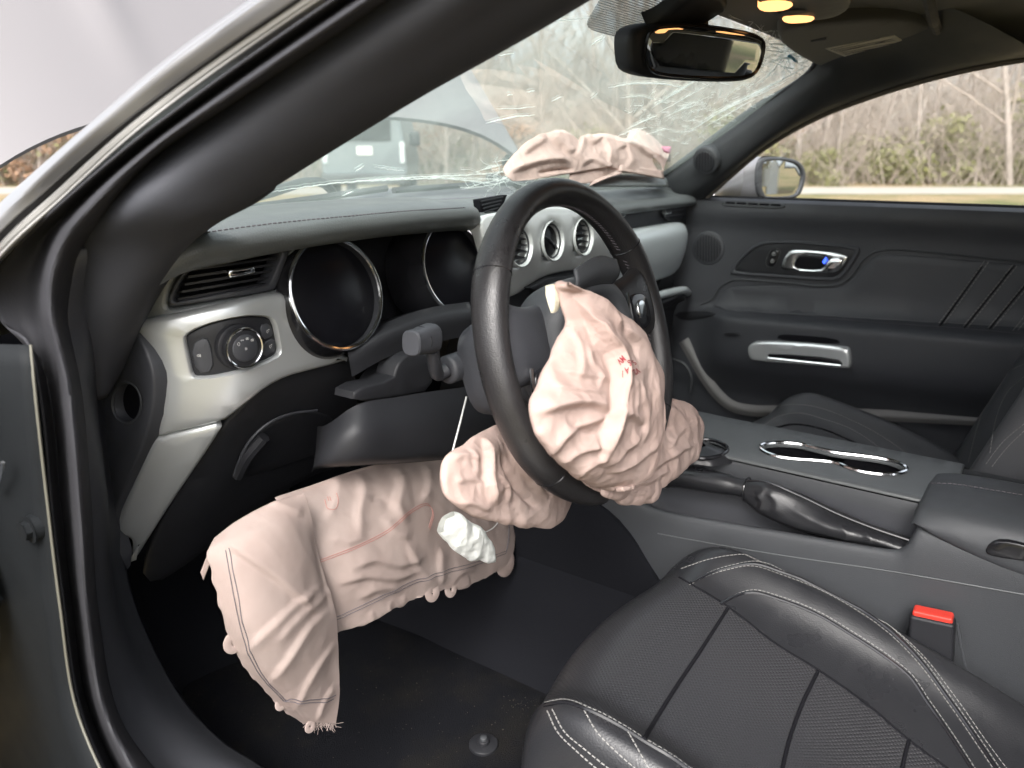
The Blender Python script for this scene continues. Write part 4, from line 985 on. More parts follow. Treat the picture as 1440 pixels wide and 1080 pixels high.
# silver trims
sil = [(189, 460), (193, 453), (203, 449), (250, 440), (330, 424), (388, 411), (398, 413), (410, 432), (436, 472), (462, 493), (486, 499), (489, 504), (470, 511), (430, 521), (400, 529), (372, 543), (346, 564), (322, 584), (314, 589), (270, 600), (226, 611), (221, 610), (226, 580), (229, 545), (226, 520), (215, 493), (201, 473)]
swh = [(262, 478), (263, 470), (285, 458), (315, 449), (345, 444), (372, 445), (382, 450), (388, 480), (390, 494), (384, 501), (350, 516), (310, 526), (280, 529), (272, 526), (268, 505)]
o = panel('silver_trim', SD, sil, M['silver'], ds, holes=[swh], h=.006, depth=.016, r=.006, ck=1, step=.014, hr=.002); o['label'] = 'satin silver trim around the headlight switch'
sil2 = [(220, 614), (226, 612), (270, 602), (316, 591), (300, 618), (272, 660), (246, 698), (216, 745), (190, 786), (184, 788), (187, 768), (186, 757), (180, 751), (172, 751), (163, 736), (176, 706), (196, 662), (212, 626)]
panel('silver_trim', SD, sil2, M['silver'], ds, h=.006, depth=.014, r=.005, ck=1, step=.014)
ends = Surf('x', lambda y, z: -.668+.0*y)
eh = [(180+21*math.cos(a_), 566+29*math.sin(a_)) for a_ in np.linspace(0, 2*math.pi, 24, endpoint=False)]
panel('end_cover', ends, [(118, 470), (160, 452), (186, 455), (204, 482), (218, 520), (220, 548), (214, 600), (186, 668), (158, 735), (175, 792), (150, 830), (118, 800), (110, 600)], M['plastic'], ds, holes=[eh], h=.003, depth=.014, r=.003, ck=1, step=.03, hck=0)
tube('hole_rim', crom([ends.h3(*p, .001) for p in eh], 40, True), .0022, M['plastic_grey'], ds, 6, closed=True)
panel('hole_back', Surf('x', lambda y, z: -.655), [(150, 530), (210, 530), (215, 605), (150, 610)], M['void'], ds, h=.001, depth=.004, ck=0)
# headlight switch
hsw = part('headlight_switch'); hsw['label'] = 'round headlight switch with chrome ring'
SH = Surf('y', lambda x, z: sdrv(x, z)+.004)
panel('switch_plate', SH, swh, M['plastic_dark'], hsw, h=.003, depth=.006, r=.002, ck=1, step=.012)
panel('fog_button', SH, [(269, 484), (290, 471), (298, 488), (301, 520), (278, 524)], M['plastic'], hsw, h=.005, depth=.003, r=.0012, ck=1, step=.01)
panel('dim_button', SH, [(362, 456), (376, 454), (382, 471), (366, 478)], M['plastic'], hsw, h=.005, depth=.003, r=.001, ck=1, step=.01)
panel('trunk_button', SH, [(366, 481), (383, 474), (386, 491), (366, 502)], M['plastic'], hsw, h=.005, depth=.003, r=.001, ck=1, step=.01)
kc = SH.h3(333, 486); kn = np.array([-.10, -.97, .16]); kn /= np.linalg.norm(kn)
KP = Surf('p', o=kc, e1=np.cross(kn, (0, 0, 1)), e2=(0, 0, 1)); 
if KP.nn @ kn < 0: KP.nn = -KP.nn
def pdisc(name, pl, c, R, h0, h1, m, par, n=40, bev=.0015):
    V, F = [], []
    prof = [(R, h0), (R, h1-bev), (R-bev*.4, h1-bev*.4), (R-bev, h1)]
    for rr, hh in prof:
        for a_ in np.linspace(0, 2*math.pi, n, endpoint=False): V.append(pl.pt(c[0]+rr*math.cos(a_), c[1]+rr*math.sin(a_))+pl.nn*hh)
    F = grid_faces(4, n, True)+[tuple(3*n+i for i in range(n))]
    return mesh_obj(name, V, F, m, par)
def pring(name, pl, c, R, w_, h, m, par, n=56, sides=8, ry=None):
    P_ = [pl.pt(c[0]+R*math.cos(a_), c[1]+(ry or R)*math.sin(a_))+pl.nn*h for a_ in np.linspace(0, 2*math.pi, n, endpoint=False)]
    V, F = tube_vf(P_, w_, sides, True); return mesh_obj(name, V, F, m, par)
KR = .0215
pdisc('knob_base', KP, (0, 0), KR*1.18, -.002, .006, M['plastic_dark'], hsw)
pdisc('knob', KP, (0, 0), KR, .0, .017, M['plastic_dark'], hsw)
pring('knob_ring', KP, (0, 0), KR*.985, .0016, .0165, M['chrome'], hsw)
pdisc('knob_dial', KP, (0, 0), KR*.70, .0, .0185, M['plastic'], hsw, bev=.001)
# dial symbols (printed)
ic = MB()
def icon(pl, c, kind, s_, h):
    P3 = lambda u, v: pl.pt(c[0]+u*s_, c[1]+v*s_)+pl.nn*h
    def line(pts, w_=.09): ic.tube([P3(*p) for p in pts], s_*w_, 4)
    if kind == 'O': line([(math.cos(a_)*.6, math.sin(a_)*.8) for a_ in np.linspace(0, 2*math.pi, 17)])
    if kind == 'side':
        for q in (-1, 1):
            line([(q*.25, -.35), (q*.75, -.35), (q*.75, .35), (q*.25, .35), (q*.25, -.35)]); line([(q*.85, 0), (q*1.3, 0)])
    if kind == 'lamp':
        line([(0, -.5), (.35, -.45), (.7, -.1), (.7, .1), (.35, .45), (0, .5), (0, -.5)])
        for q in (-.4, 0, .4): line([(-.2, q), (-.8, q-.12)])
    if kind == 'fog':
        line([(0, -.5), (.35, -.45), (.7, -.1), (.7, .1), (.35, .45), (0, .5), (0, -.5)])
        for q in (-.4, 0, .4): line([(-.2, q), (-.8, q-.12)])
        line([(-.55, -.7), (-.4, -.2), (-.6, .2), (-.45, .7)])
    if kind == 'sun':
        line([(math.cos(a_)*.4, math.sin(a_)*.4) for a_ in np.linspace(0, 2*math.pi, 13)])
        for a_ in np.linspace(0, 2*math.pi, 8, endpoint=False): line([(math.cos(a_)*.6, math.sin(a_)*.6), (math.cos(a_)*.85, math.sin(a_)*.85)])
    if kind == 'dim':
        line([(-.1, -.6), (.4, -.6), (.55, 0), (.4, .6), (-.1, .6)]); line([(-.6, .5), (-.6, .9)]); line([(-.8, .7), (-.4, .7)]); line([(-.5, .1), (-.1, -.1)])
icon(KP, (-.0080 if KP.e1[0] > 0 else .008, .0062), 'O', .0022, .0190)
sg = 1 if KP.e1[0] > 0 else -1
icon(KP, (-.0035*sg, .0098), 'side', .0016, .0190); icon(KP, (.0025*sg, .0104), 'lamp', .0022, .0190); icon(KP, (.0082*sg, .0078), 'fog', .0022, .0190); icon(KP, (.0*sg, -.0005), 'sun', .0020, .0190)
for (qx, qy), kd in (((281, 498), 'fog'), ((372, 465), 'dim'), ((376, 486), 'dim')):
    p_ = SH.h3(qx, qy, .0056); n_ = SH.nrm(*SH.hit(qx, qy)); pl = Surf('p', o=p_, e1=np.cross((0, 0, 1), -n_), e2=(0, 0, 1)); icon(pl, (0, 0), kd, .0026, .0003)
o = ic.build('printed_symbols', M['white'], hsw); o['kind'] = 'stuff'
# instrument cluster
cl = part('instrument_cluster'); cl['label'] = 'dark instrument cluster with two chrome ringed dials'
panel('cluster_back', Surf('y', lambda x, z: .375), [(-.58, .77), (-.58, .96), (-.13, .97), (-.13, .80)], M['plastic_dark'], cl, h=.002, depth=.01, px=False, ck=0, step=.1)
tilt = math.radians(14)
for cx_, cy_, yy in ((475, 413, .285), (642, 376, .285)):
    c_ = PY(cx_, cy_, yy)
    pl = Surf('p', o=c_, e1=(1, -.05, 0), e2=(0, math.sin(tilt), math.cos(tilt)))
    R = .0670 if cx_ < 500 else .0660
    dial = empty('dial', (0, 0, 0), cl)
    pring('chrome_ring', pl, (0, 0), R, .0027, .0, M['chrome'], cl, 72)
    # tapered chrome collar behind the ring and dark bowl
    V, F = [], []; n_ = 64
    for rr, hh in ((R+.001, -.001), (R+.004, -.010), (R+.007, -.022), (R+.010, -.034), (R+.008, -.07)):
        for a_ in np.linspace(0, 2*math.pi, n_, endpoint=False): V.append(pl.pt(rr*math.cos(a_), rr*math.sin(a_))+pl.nn*hh)
    mesh_obj('chrome_collar', V, grid_faces(5, n_, True), M['gloss'] if False else M['chrome_soft'], cl).data.materials[0] = M['gloss']
    V = []
    for rr, hh in ((R-.001, .0), (R-.004, -.02), (R-.006, -.05), (R-.008, -.055), (0.0001, -.055)):
        for a_ in np.linspace(0, 2*math.pi, n_, endpoint=False): V.append(pl.pt(rr*math.cos(a_), rr*math.sin(a_))+pl.nn*hh)
    mesh_obj('dial_bowl', V, grid_faces(5, n_, True), M['plastic_dark'], cl)
    pdisc('dial_lens', pl, (0, 0), R-.003, -.010, -.009, M['screen'], cl, bev=.0003)
    bpy.data.objects.remove(dial)
# ledge under the dials and panel between them
loft('cluster_ledge', [[PY(488, 480, .30), PY(540, 455, .285), PY(600, 434, .275), PY(660, 425, .27)], [PY(490, 500, .27), PY(545, 470, .26), PY(610, 450, .255), PY(665, 440, .25)], [PY(495, 530, .265), PY(550, 500, .26), PY(620, 480, .255), PY(670, 470, .25)]], M['plastic_dark'], ds, 20, 14)
loft('cluster_floor', [[PY(488, 480, .30), PY(540, 455, .285), PY(600, 434, .275), PY(660, 425, .27)], [PY(488, 470, .38), PY(540, 450, .38), PY(600, 432, .38), PY(660, 420, .38)]], M['plastic_dark'], ds, 12, 6)
# knee panel below
def skn(x, z): return sdrv(x, z)+.010
SK = Surf('y', skn)
kp = panel('knee_panel', SK, [(196, 800), (240, 700), (300, 612), (330, 575), (372, 538), (405, 522), (470, 505), (500, 503), (502, 655), (460, 657), (400, 688), (330, 734), (270, 787), (215, 822)], M['plastic_dark'], ds, h=.004, depth=.02, r=.004, ck=1, step=.025)
lev = part('hood_release'); 
panel('recess', SK, [(325, 668), (333, 640), (352, 610), (380, 588), (425, 573), (445, 575), (470, 585), (462, 630), (440, 640), (345, 668)], M['plastic_dark'], lev, h=.0065, depth=.004, r=.004, ck=2)
tube('recess_lip', cast_line(bvh_of(kp), [(327, 664), (345, 622), (372, 594), (402, 580), (443, 574)], 30, .004), .0018, M['plastic'], lev, 8)
tube('lever', [SK.h3(330, 662, .008), SK.h3(342, 630, .012), SK.h3(362, 603, .014)], .008, M['plastic_dark'], lev, 8, n=12)
# knee bolster in front of the column, shelf and side panel above it
rows = [[PY(446, 600, .36), PY(468, 592, .270), PY(500, 570, .245), PY(560, 558, .235), PY(610, 550, .228), (PY(690, 540, .222))], [PY(444, 630, .35), PY(464, 620, .258), PY(500, 610, .228), PY(560, 605, .218), PY(620, 600, .212), PY(700, 590, .208)], [PY(440, 658, .35), PY(456, 651, .262), PY(500, 646, .232), PY(560, 643, .222), PY(620, 638, .214), PY(700, 632, .210)], [PY(438, 664, .37), PY(455, 658, .285), PY(500, 655, .255), PY(560, 652, .245), PY(620, 647, .238), PY(700, 642, .235)]]
loft('knee_bolster', rows, M['plastic_dark'], ds, 30, 30)
panel('column_side', Surf('y', lambda x, z: .243), [(494, 566), (497, 546), (552, 533), (556, 515), (566, 502), (580, 494), (604, 500), (608, 549), (560, 558)], M['plastic_dark'], ds, h=.003, depth=.03, r=.003, ck=1, step=.02)
loft('shelf', [[PY(497, 546, .25), PY(525, 539, .25), PY(553, 532, .25)], [PY(510, 525, .29), PY(535, 512, .30), PY(562, 500, .30)], [PY(530, 505, .34), PY(560, 492, .34), PY(590, 480, .34)]], M['plastic_dark'], ds, 12, 12)
loft('shelf_back', [[PY(494, 520, .335), PY(560, 492, .335), PY(660, 470, .335)], [PY(488, 480, .335), PY(560, 455, .335), PY(660, 430, .335)]], M['plastic_dark'], ds, 8, 4)
# centre silver stack
cs = part('centre_stack'); cs['label'] = 'satin silver centre panel with three round vents'
CSF = Surf('y', lambda x, z: .276+.35*max(0, .90-z)+.25*max(0, z-.945))
vc = [(728, 346, 30), (774, 339, 30), (817, 333, 29)]
def ell(cx, cy, a_, b_, rot=0., n=28): return [(cx+a_*math.cos(t)*math.cos(rot)-b_*math.sin(t)*math.sin(rot), cy+a_*math.cos(t)*math.sin(rot)+b_*math.sin(t)*math.cos(rot)) for t in np.linspace(0, 2*math.pi, n, endpoint=False)]
vuv = []
for cx_, cy_, r_ in vc:
    u0, v0 = CSF.hit(cx_, cy_); vuv.append((u0, v0))
VR = .0315
cuv = [CSF.hit(*p) for p in [(680, 345), (672, 316), (678, 303), (690, 300), (745, 292), (790, 290), (818, 298), (846, 318), (870, 350), (888, 394), (890, 401), (846, 412), (842, 388), (836, 379), (822, 377), (770, 385), (742, 400), (730, 412), (705, 421), (690, 400)]]
panel('silver_panel', CSF, cuv, M['silver_centre'], cs, holes=[[(u+VR*1.06*math.cos(a_), v+VR*1.06*math.sin(a_)) for a_ in np.linspace(0, 2*math.pi, 30, endpoint=False)] for u, v in vuv], h=.004, depth=.016, r=.005, ck=2, hck=0, px=False, step=.016, hr=.003)
panel('dark_slot', CSF, [(742, 408), (770, 388), (822, 382), (838, 390), (850, 414), (790, 424), (745, 420)], M['screen'], cs, h=.001, depth=.01, r=.001, ck=1)
panel('stack_face', Surf('y', lambda x, z: .292+.25*max(0, .86-z)), [(-.16, .60), (.17, .60), (.17, .88), (-.16, .88)], M['plastic_dark'], cs, h=.001, depth=.05, px=False, ck=0, step=.1)
panel('stack_box', Surf('y', lambda x, z: .283), [(742, 405), (770, 390), (835, 384), (850, 412), (800, 424)], M['plastic_dark'], cs, h=.002, depth=.02, ck=0)
for q, (u, v) in enumerate(vuv):
    av = part('air_vent'); av['label'] = 'round centre gauge pod' if q == 1 else 'round centre air vent with chrome ring'
    pl = Surf('p', o=CSF.pt(u, v), e1=(1, 0, 0), e2=(0, .10, 1)); 
    # sloped bright funnel
    V = []; n_ = 40
    for rr, hh in ((VR*1.06, .003), (VR*1.02, .008), (VR*.95, .006), (VR*.86, -.008)):
        for a_ in np.linspace(0, 2*math.pi, n_, endpoint=False): V.append(pl.pt(rr*math.cos(a_), rr*math.sin(a_))+pl.nn*hh)
    mesh_obj('vent_ring', V, grid_faces(4, n_, True), M['silver_centre'], av)
    pring('bezel_lip', pl, (0, 0), VR*.87, .0016, .002, M['plastic_grey'], av)
    pdisc('vent_throat', pl, (0, 0), VR*.86, -.03, -.022, M['void'], av)
    if q == 1:
        pdisc('gauge_lens', pl, (0, 0), VR*.82, -.02, -.003, M['screen'], av)
        tube('gauge_needle', [pl.pt(-.020, .012)+pl.nn*-.0015, pl.pt(.0, .002)+pl.nn*-.001, pl.pt(.022, -.014)+pl.nn*-.0015], .0018, M['plastic'], av, 6)
    else:
        for k_ in range(5):
            vv = VR*(-.60+.30*k_); hw = math.sqrt((VR*.84)**2-vv*vv)
            mbx = MB(); P_ = [pl.pt(-hw, vv)+pl.nn*-.004, pl.pt(hw, vv)+pl.nn*-.004]
            V = []
            for p in P_: V += [p+pl.nn*.004, p-pl.nn*.012+np.array([0, 0, .003]), p-pl.nn*.012+np.array([0, 0, .0015]), p+pl.nn*.004-np.array([0, 0, .0016])]
            mesh_obj('slat', V, [(0, 1, 5, 4), (1, 2, 6, 5), (2, 3, 7, 6), (3, 0, 4, 7), (3, 2, 1, 0), (4, 5, 6, 7)], M['plastic_dark'], av)
# passenger fascia
SP = Surf('y', lambda x, z: .302+.02*max(0, x-.5)-.0*z)
panel('vent_band', Surf('y', lambda x, z: .330), [(.17, .885), (.17, .96), (.70, .952), (.70, .885)], M['plastic'], ds, h=.002, depth=.02, px=False, ck=0, step=.08)
pv = part('air_vent'); pv['label'] = 'passenger side air vent'
panel('vent_frame', Surf('y', lambda x, z: .322), [(930, 285), (962, 281), (966, 309), (935, 313)], M['plastic_dark'], pv, h=.002, depth=.02, ck=1, step=.03)
tube('vent_tab', [PY(934, 299, .318), PY(943, 298, .318)], .004, M['chrome_soft'], pv, 6)
for i in range(3): tube('slat', [PY(934, 290+i*7, .32), PY(962, 286.5+i*7.3, .32)], .002, M['plastic'], pv, 5)
# small plate with raised lines of lettering
bp_ = Surf('y', lambda x, z: .326)
bl = panel('dash_plate', bp_, [(858, 294), (880, 290), (878, 304), (866, 310), (858, 310)], M['chrome_soft'], ds, h=.002, depth=.006, r=.001, ck=0, step=.02)
for i in range(3): tube('plate_line', [bp_.h3(860, 297+i*4, .0022), bp_.h3(876, 294.2+i*4, .0022)], .0012, M['plastic_dark'], bl, 4)
# silver passenger panel: bulging, with rounded right end
rows = []
for x, sh in ((.14, 0.), (.3, 0), (.45, 0), (.56, .002), (.62, .006), (.655, .016), (.675, .035), (.682, .06)):
    f_ = .288+.05*(x-.14)*.0+sh; s_ = sh*.35
    rows.append([(x, f_+.05, .902-s_), (x, f_+.012, .899-s_), (x, f_+.002, .885-s_), (x, f_, .855), (x, f_+.006, .815+s_), (x, f_+.022, .780+s_*1.5), (x, f_+.06, .765+s_*1.5)])
o = loft('passenger_silver_panel', rows, M['silver_matt'], ds, 30, 30); o['label'] = 'rounded silver panel in front of the passenger seat'
panel('glovebox_recess', Surf('y', lambda x, z: .315), [(905, 388), (938, 374), (920, 412), (905, 416)], M['void'], ds, h=.002, depth=.01, ck=0)
rows = []
for x in (.12, .3, .5, .62, .66): rows.append([(x, .34, .790), (x, .33, .770), (x, .335, .745), (x, .30 if x < .65 else .32, .738), (x, .29 if x < .65 else .31, .728), (x, .30, .715), (x, .32, .70), (x, .34, .55), (x, .40, .50)])
loft('glovebox', rows, M['plastic_dark'], ds, 40, 24)
tube('tray_lip', [PY(918, 418, .30), PY(940, 412, .298), PY(962, 408, .296), PY(967, 412, .31)], .009, M['silver_matt'], ds, 10, n=20)
# ------------------------------------------------------------------ steering column and wheel
WC = np.array([-.36, 0., .856]); WT = math.radians(17)
e1 = np.array([1., 0, 0]); e2 = np.array([0, math.sin(WT), math.cos(WT)]); wn = np.array([0, -math.cos(WT), math.sin(WT)])
def W(a_, b_, c_=0.): return WC+e1*a_+e2*b_+wn*c_
sc_ = part('steering_column'); sc_['label'] = 'black steering column shroud'
def rr_sec(s_, w_, h_, cy=0., n=28, p=3.2):
    out = []
    for t in np.linspace(0, 2*math.pi, n, endpoint=False):
        c_, q = math.cos(t), math.sin(t)
        out.append(W(w_*math.copysign(abs(c_)**(2/p), c_), cy+h_*math.copysign(abs(q)**(2/p), q), -s_))
    return out
loft('shroud', [rr_sec(.045, .050, .046, -.005), rr_sec(.055, .060, .054, -.005), rr_sec(.09, .064, .058, -.006), rr_sec(.12, .065, .060, -.008), rr_sec(.14, .06, .056, -.010)], M['plastic'], sc_, 40, 30, cu=True, cap=True)
loft('clock_collar', [rr_sec(.028, .052, .052), rr_sec(.048, .055, .055)], M['plastic_grey'], sc_, 32, 4, cu=True, cap=True)
stk = part('indicator_stalk'); stk['label'] = 'black indicator stalk left of the steering wheel'
s0 = PX(628, 520, -.437); sA = PX(617, 526, -.447); sB = PX(608, 492, -.472)
pdisc('stalk_boss', Surf('p', o=PX(630, 520, -.43), e1=(0, 1, 0), e2=(0, 0, 1)), (0, 0), .017, -.03, .004, M['plastic'], stk, bev=.004)
tube('stem', [s0, sA, PX(611, 512, -.462), sB], lambda t: .0085-.001*t, M['plastic'], stk, 12, n=20)
# faceted head
hx = PX(613, 470, -.462)-PX(578, 480, -.51); hx = hx/np.linalg.norm(hx)
hy = np.cross(hx, (0, 0, 1)); hy /= np.linalg.norm(hy); hz = np.cross(hy, hx)
hc = PX(595, 478, -.488)
secs = []
for t, a_, b_ in ((-.024, .0105, .0125), (-.022, .0118, .0138), (-.008, .0118, .0138), (-.003, .0128, .0150), (.016, .0140, .0160), (.023, .010, .012)):
    secs.append([hc+hx*t+hy*a_*math.copysign(abs(math.cos(q))**.7, math.cos(q))+hz*b_*math.copysign(abs(math.sin(q))**.7, math.sin(q)) for q in np.linspace(0, 2*math.pi, 24, endpoint=False)])
V = [p for s_ in secs for p in s_]
mesh_obj('head', V, grid_faces(6, 24, True)+[tuple(range(23, -1, -1)), tuple(120+i for i in range(24))], M['plastic'], stk, ang=30)
tube('knurl', [hc+hx*-.003+hy*0.0129*math.cos(q)+hz*.0151*math.sin(q) for q in np.linspace(0, 2*math.pi, 24, endpoint=False)], .0008, M['plastic_dark'], stk, 5, closed=True)
# wheel
wl = part('steering_wheel'); wl['label'] = 'worn black leather steering wheel'
RR = .1680
def rimsec(th):
    """rim half-thickness radial / axial, thumb grips thicker"""
    g = math.exp(-((abs(math.degrees(math.atan2(math.sin(th), abs(math.cos(th)))))-33)/16)**2)
    return .0150+.0012*g, .0182+.0025*g
def rim_pts(t0, t1, n, grow=0.0, closed=False):
    G = []
    for t in np.linspace(t0, t1, n, endpoint=not closed):
        ra, ax_ = rimsec(t); ra += grow; ax_ += grow
        row = []
        for q in np.linspace(0, 2*math.pi, 20, endpoint=False):
            rad = RR-(.004 if math.sin(t) < -.96 else 0)+ra*math.cos(q); row.append(W(rad*math.cos(t), rad*math.sin(t), ax_*math.sin(q)))
        G.append(row)
    return np.array(G)
G = rim_pts(0, 2*math.pi, 128, closed=True)
rim = mesh_obj('rim', G.reshape(-1, 3), grid_faces(128, 20, True, True), M['wheel_leather'], wl)
for deg in (146, 34, 222, 318):
    t = math.radians(deg); G = rim_pts(t-.008, t+.008, 3, .0006); G[0] = rim_pts(t-.008, t+.008, 3, -.0008)[0]; G[2] = rim_pts(t-.008, t+.008, 3, -.0008)[2]
    mesh_obj('rim_seam', G.reshape(-1, 3), grid_faces(3, 20, True), M['gloss'], wl)
mb = MB()
for t0, t1 in ((-40, 34), (34, 146), (146, 222)):
    for d in np.arange(t0+3, t1-3, 1.9):
        ra, ax_ = rimsec(math.radians(d)); q = math.radians(200)
        P_ = []
        for dd, dq in ((-.6, -.10), (.6, .10)):
            th = math.radians(d+dd); rad = RR+(ra+.0003)*math.cos(math.pi+dq); P_.append(W(rad*math.cos(th), rad*math.sin(th), (ax_)*math.sin(math.pi+dq)))
        mb.tube(P_, .0007, 4)
o = mb.build('rim_stitching', M['thread_dark'], wl); o['kind'] = 'stuff'
# hub: outer cover (flanks), torn airbag door, inner cavity
def hubsec(c_, k, ky=1., n=36, p=2.6):
    return [W(.086*k*math.copysign(abs(math.cos(t))**(2/p), math.cos(t)), -.006+.078*ky*k*math.copysign(abs(math.sin(t))**(2/p), math.sin(t)), c_) for t in np.linspace(0, 2*math.pi, n, endpoint=False)]
loft('hub_cover', [hubsec(-.05, .80), hubsec(-.035, .95), hubsec(-.01, 1.0), hubsec(.012, .98), hubsec(.022, .90), hubsec(.024, .74), hubsec(.016, .66), hubsec(-.02, .62)], M['plastic_grey'], wl, 48, 40, cu=True)
pl = Surf('p', o=W(0, 0, -.012), e1=e1, e2=e2)
pdisc('inflator_can', pl, (0, -.004), .05, -.02, .006, M['void'], wl)
# torn cover flaps
loft('cover_flap', [[W(-.055, .045, .020), W(-.058, 0, .021), W(-.052, -.045, .020)], [W(-.050, .052, .032), W(-.058, .0, .036), W(-.050, -.05, .034)], [W(-.066, .055, .046), W(-.072, .0, .05), W(-.064, -.052, .048)]], M['plastic_grey'], wl, 16, 10, solid=.003)
loft('cover_flap', [[W(-.045, .054, .021), W(0, .058, .022), W(.045, .054, .021)], [W(-.048, .064, .033), W(0, .070, .036), W(.048, .064, .033)], [W(-.046, .080, .034), W(0, .088, .037), W(.046, .080, .034)]], M['plastic_grey'], wl, 16, 10, solid=.003)
def spoke(pts, name='spoke'):
    rows = []
    for (a_, b_, c_, hw, th) in pts:
        rows.append([W(a_+hw[0]*q*0+0, b_, c_) for q in (0,)])
def spoke_loft(name, secs, m):
    rows = []
    for (a_, b_, c_, dx, dy, hw, th) in secs:
        d_ = np.array([dx, dy]); d_ = d_/np.linalg.norm(d_)
        rows.append([W(a_+d_[0]*hw*math.copysign(abs(math.cos(t))**.75, math.cos(t)), b_+d_[1]*hw*math.copysign(abs(math.cos(t))**.75, math.cos(t)), c_+th*math.copysign(abs(math.sin(t))**.8, math.sin(t))) for t in np.linspace(0, 2*math.pi, 20, endpoint=False)])
    return loft(name, rows, m, wl, 24, 16, cu=True)
for s_ in (-1, 1):
    spoke_loft('spoke', [(s_*.05, .006, -.016, 0, 1, .048, .014), (s_*.085, .012, -.006, 0, 1, .042, .014), (s_*.115, .018, .0, 0, 1, .040, .012), (s_*.140, .024, .002, 0, 1, .044, .012), (s_*.160, .030, .0, 0, 1, .052, .012)], M['wheel_leather'] if s_ > 0 else M['plastic'])
    # button pad
    pl = Surf('p', o=W(s_*.118, .012, .0125), e1=e1, e2=e2)
    if s_ < 0: pl = Surf('p', o=W(s_*.108, -.030, .0125), e1=e1, e2=e2)
    panel('button_pad', pl, [(-.022, -.024), (.02, -.020), (.024, .0), (.020, .020), (-.02, .024), (-.026, .0)], M['gloss'], wl, h=.002, depth=.004, r=.0015, ck=2, px=False, step=.012)
    tube('pad_trim', [pl.pt(a_, b_)+pl.nn*.002 for a_, b_ in ((-.026, .026), (-.031, .0), (-.026, -.026))], .0022, M['chrome_soft'], wl, 6, n=12)
    panel('button', pl, [(-.012, -.010), (.010, -.008), (.012, .012), (-.010, .014)], M['chrome_soft'] if s_ > 0 else M['gloss'], wl, h=.004, depth=.003, r=.001, ck=2, px=False, step=.01)
    spoke_loft('lower_spoke', [(s_*.022, -.05, -.014, 1, 0, .012, .010), (s_*.030, -.10, -.006, 1, 0, .010, .008), (s_*.036, -.145, .0, 1, 0, .012, .007), (s_*.04, -.162, .0, 1, 0, .016, .007)], M['silver_matt'])
tube('paddle_clip', [W(.150, -.02, -.02), W(.165, -.03, -.03)], .003, M['chrome'], wl, 6)
# ------------------------------------------------------------------ passenger door
dr = part('door'); dr['label'] = 'passenger door with black panel, armrest and window'
def armx(y, z):
    """inner face of the door panel: belt roll, recess, armrest bulge, map pocket"""
    x = .705
    x -= .012*math.exp(-((z-.925)/.03)**2)                       # belt roll
    top = .69+.028*max(0., min(1., (.25-y)/.65))                 # armrest top edge climbs rearwards
    s1 = 1/(1+math.exp((z-top)/.0045)); s2 = 1/(1+math.exp(-(z-(top-.15))/.02))
    grow = 1/(1+math.exp((y-.24)/.02))
    x -= .060*s1*s2*grow
    x += .012*(1/(1+math.exp((z-.50)/.008)))
    return x
SX = Surf('x', armx)
NY, NZ = 90, 110
ys = np.linspace(.36, -.95, NY); zs = np.concatenate([np.linspace(.22, .66, 44), np.linspace(.663, .75, 40), np.linspace(.755, .947, 26)])
V = [(armx(y, z), y, z) for z in zs for y in ys]; F = grid_faces(len(zs), NY)
b_ = len(V)
for x_, z_ in ((.712, .953), (.73, .954), (.74, .945), (.76, .90)):
    V += [(x_, y, z_) for y in ys]
F += [(b_-NY+i, b_-NY+i+1, b_+i+1, b_+i) for i in range(NY-1)]+grid_faces(4, NY, b=b_)
door = mesh_obj('door_panel', V, F, M['plastic'], dr)
rows = []
for x, z in ((.745, .952), (.80, .94), (.87, .80), (.90, .6), (.89, .4), (.86, .28)): rows.append([(x, .42, z), (x, 0, z), (x, -.5, z), (x, -.93, z)])
loft('door_skin', rows, M['paint'], dr, 16, 20)
panel('window_glass', Surf('x', lambda y, z: .735-.36*max(0, z-.95)), [(.30, .95), (.10, 1.08), (-.05, 1.16), (-.30, 1.225), (-.95, 1.21), (-.95, .95)], M['clear'], dr, h=.002, depth=.002, r=.001, ck=0, px=False, step=.1)
tube('belt_seal', [(.728, .33, .954), (.728, 0, .955), (.728, -.5, .955), (.728, -.93, .955)], .004, M['rubber'], dr, 6, n=20)
# defrost vent at the belt
panel('belt_vent', SX, [(1013, 287), (1018, 282), (1060, 283), (1100, 286), (1106, 290), (1100, 294), (1050, 292), (1018, 290)], M['plastic_grey'], dr, h=.003, depth=.004, r=.002, ck=2, step=.015)
for i in range(5): 
    a_ = 1021+i*16; tube('vent_slot', [SX.h3(a_, 285.6+.045*(a_-1021), .0036), SX.h3(a_+13, 286.2+.045*(a_-1021), .0036)], .0022, M['void'], dr, 5)
# round speaker in the front of the door
SF = Surf('p', o=(armx(.26, .835), .262, .835), e1=(0, 1, 0), e2=(-.02, 0, 1))
disc_on('speaker_ring', SF, 996, 349, 24, M['plastic'], dr, h=.003, r=.003); disc_on('speaker_grille', SF, 996, 349, 19.5, M['plastic_dark'], dr, h=.0045, r=.002)
for i in range(9):
    dx = (i-4)*3.9; tube('grille_rib', [SF.h3(996+dx, 349-(19**2-dx**2)**.5, .005), SF.h3(996+dx, 349+(19**2-dx**2)**.5, .005)], .001, M['plastic'], dr, 4)
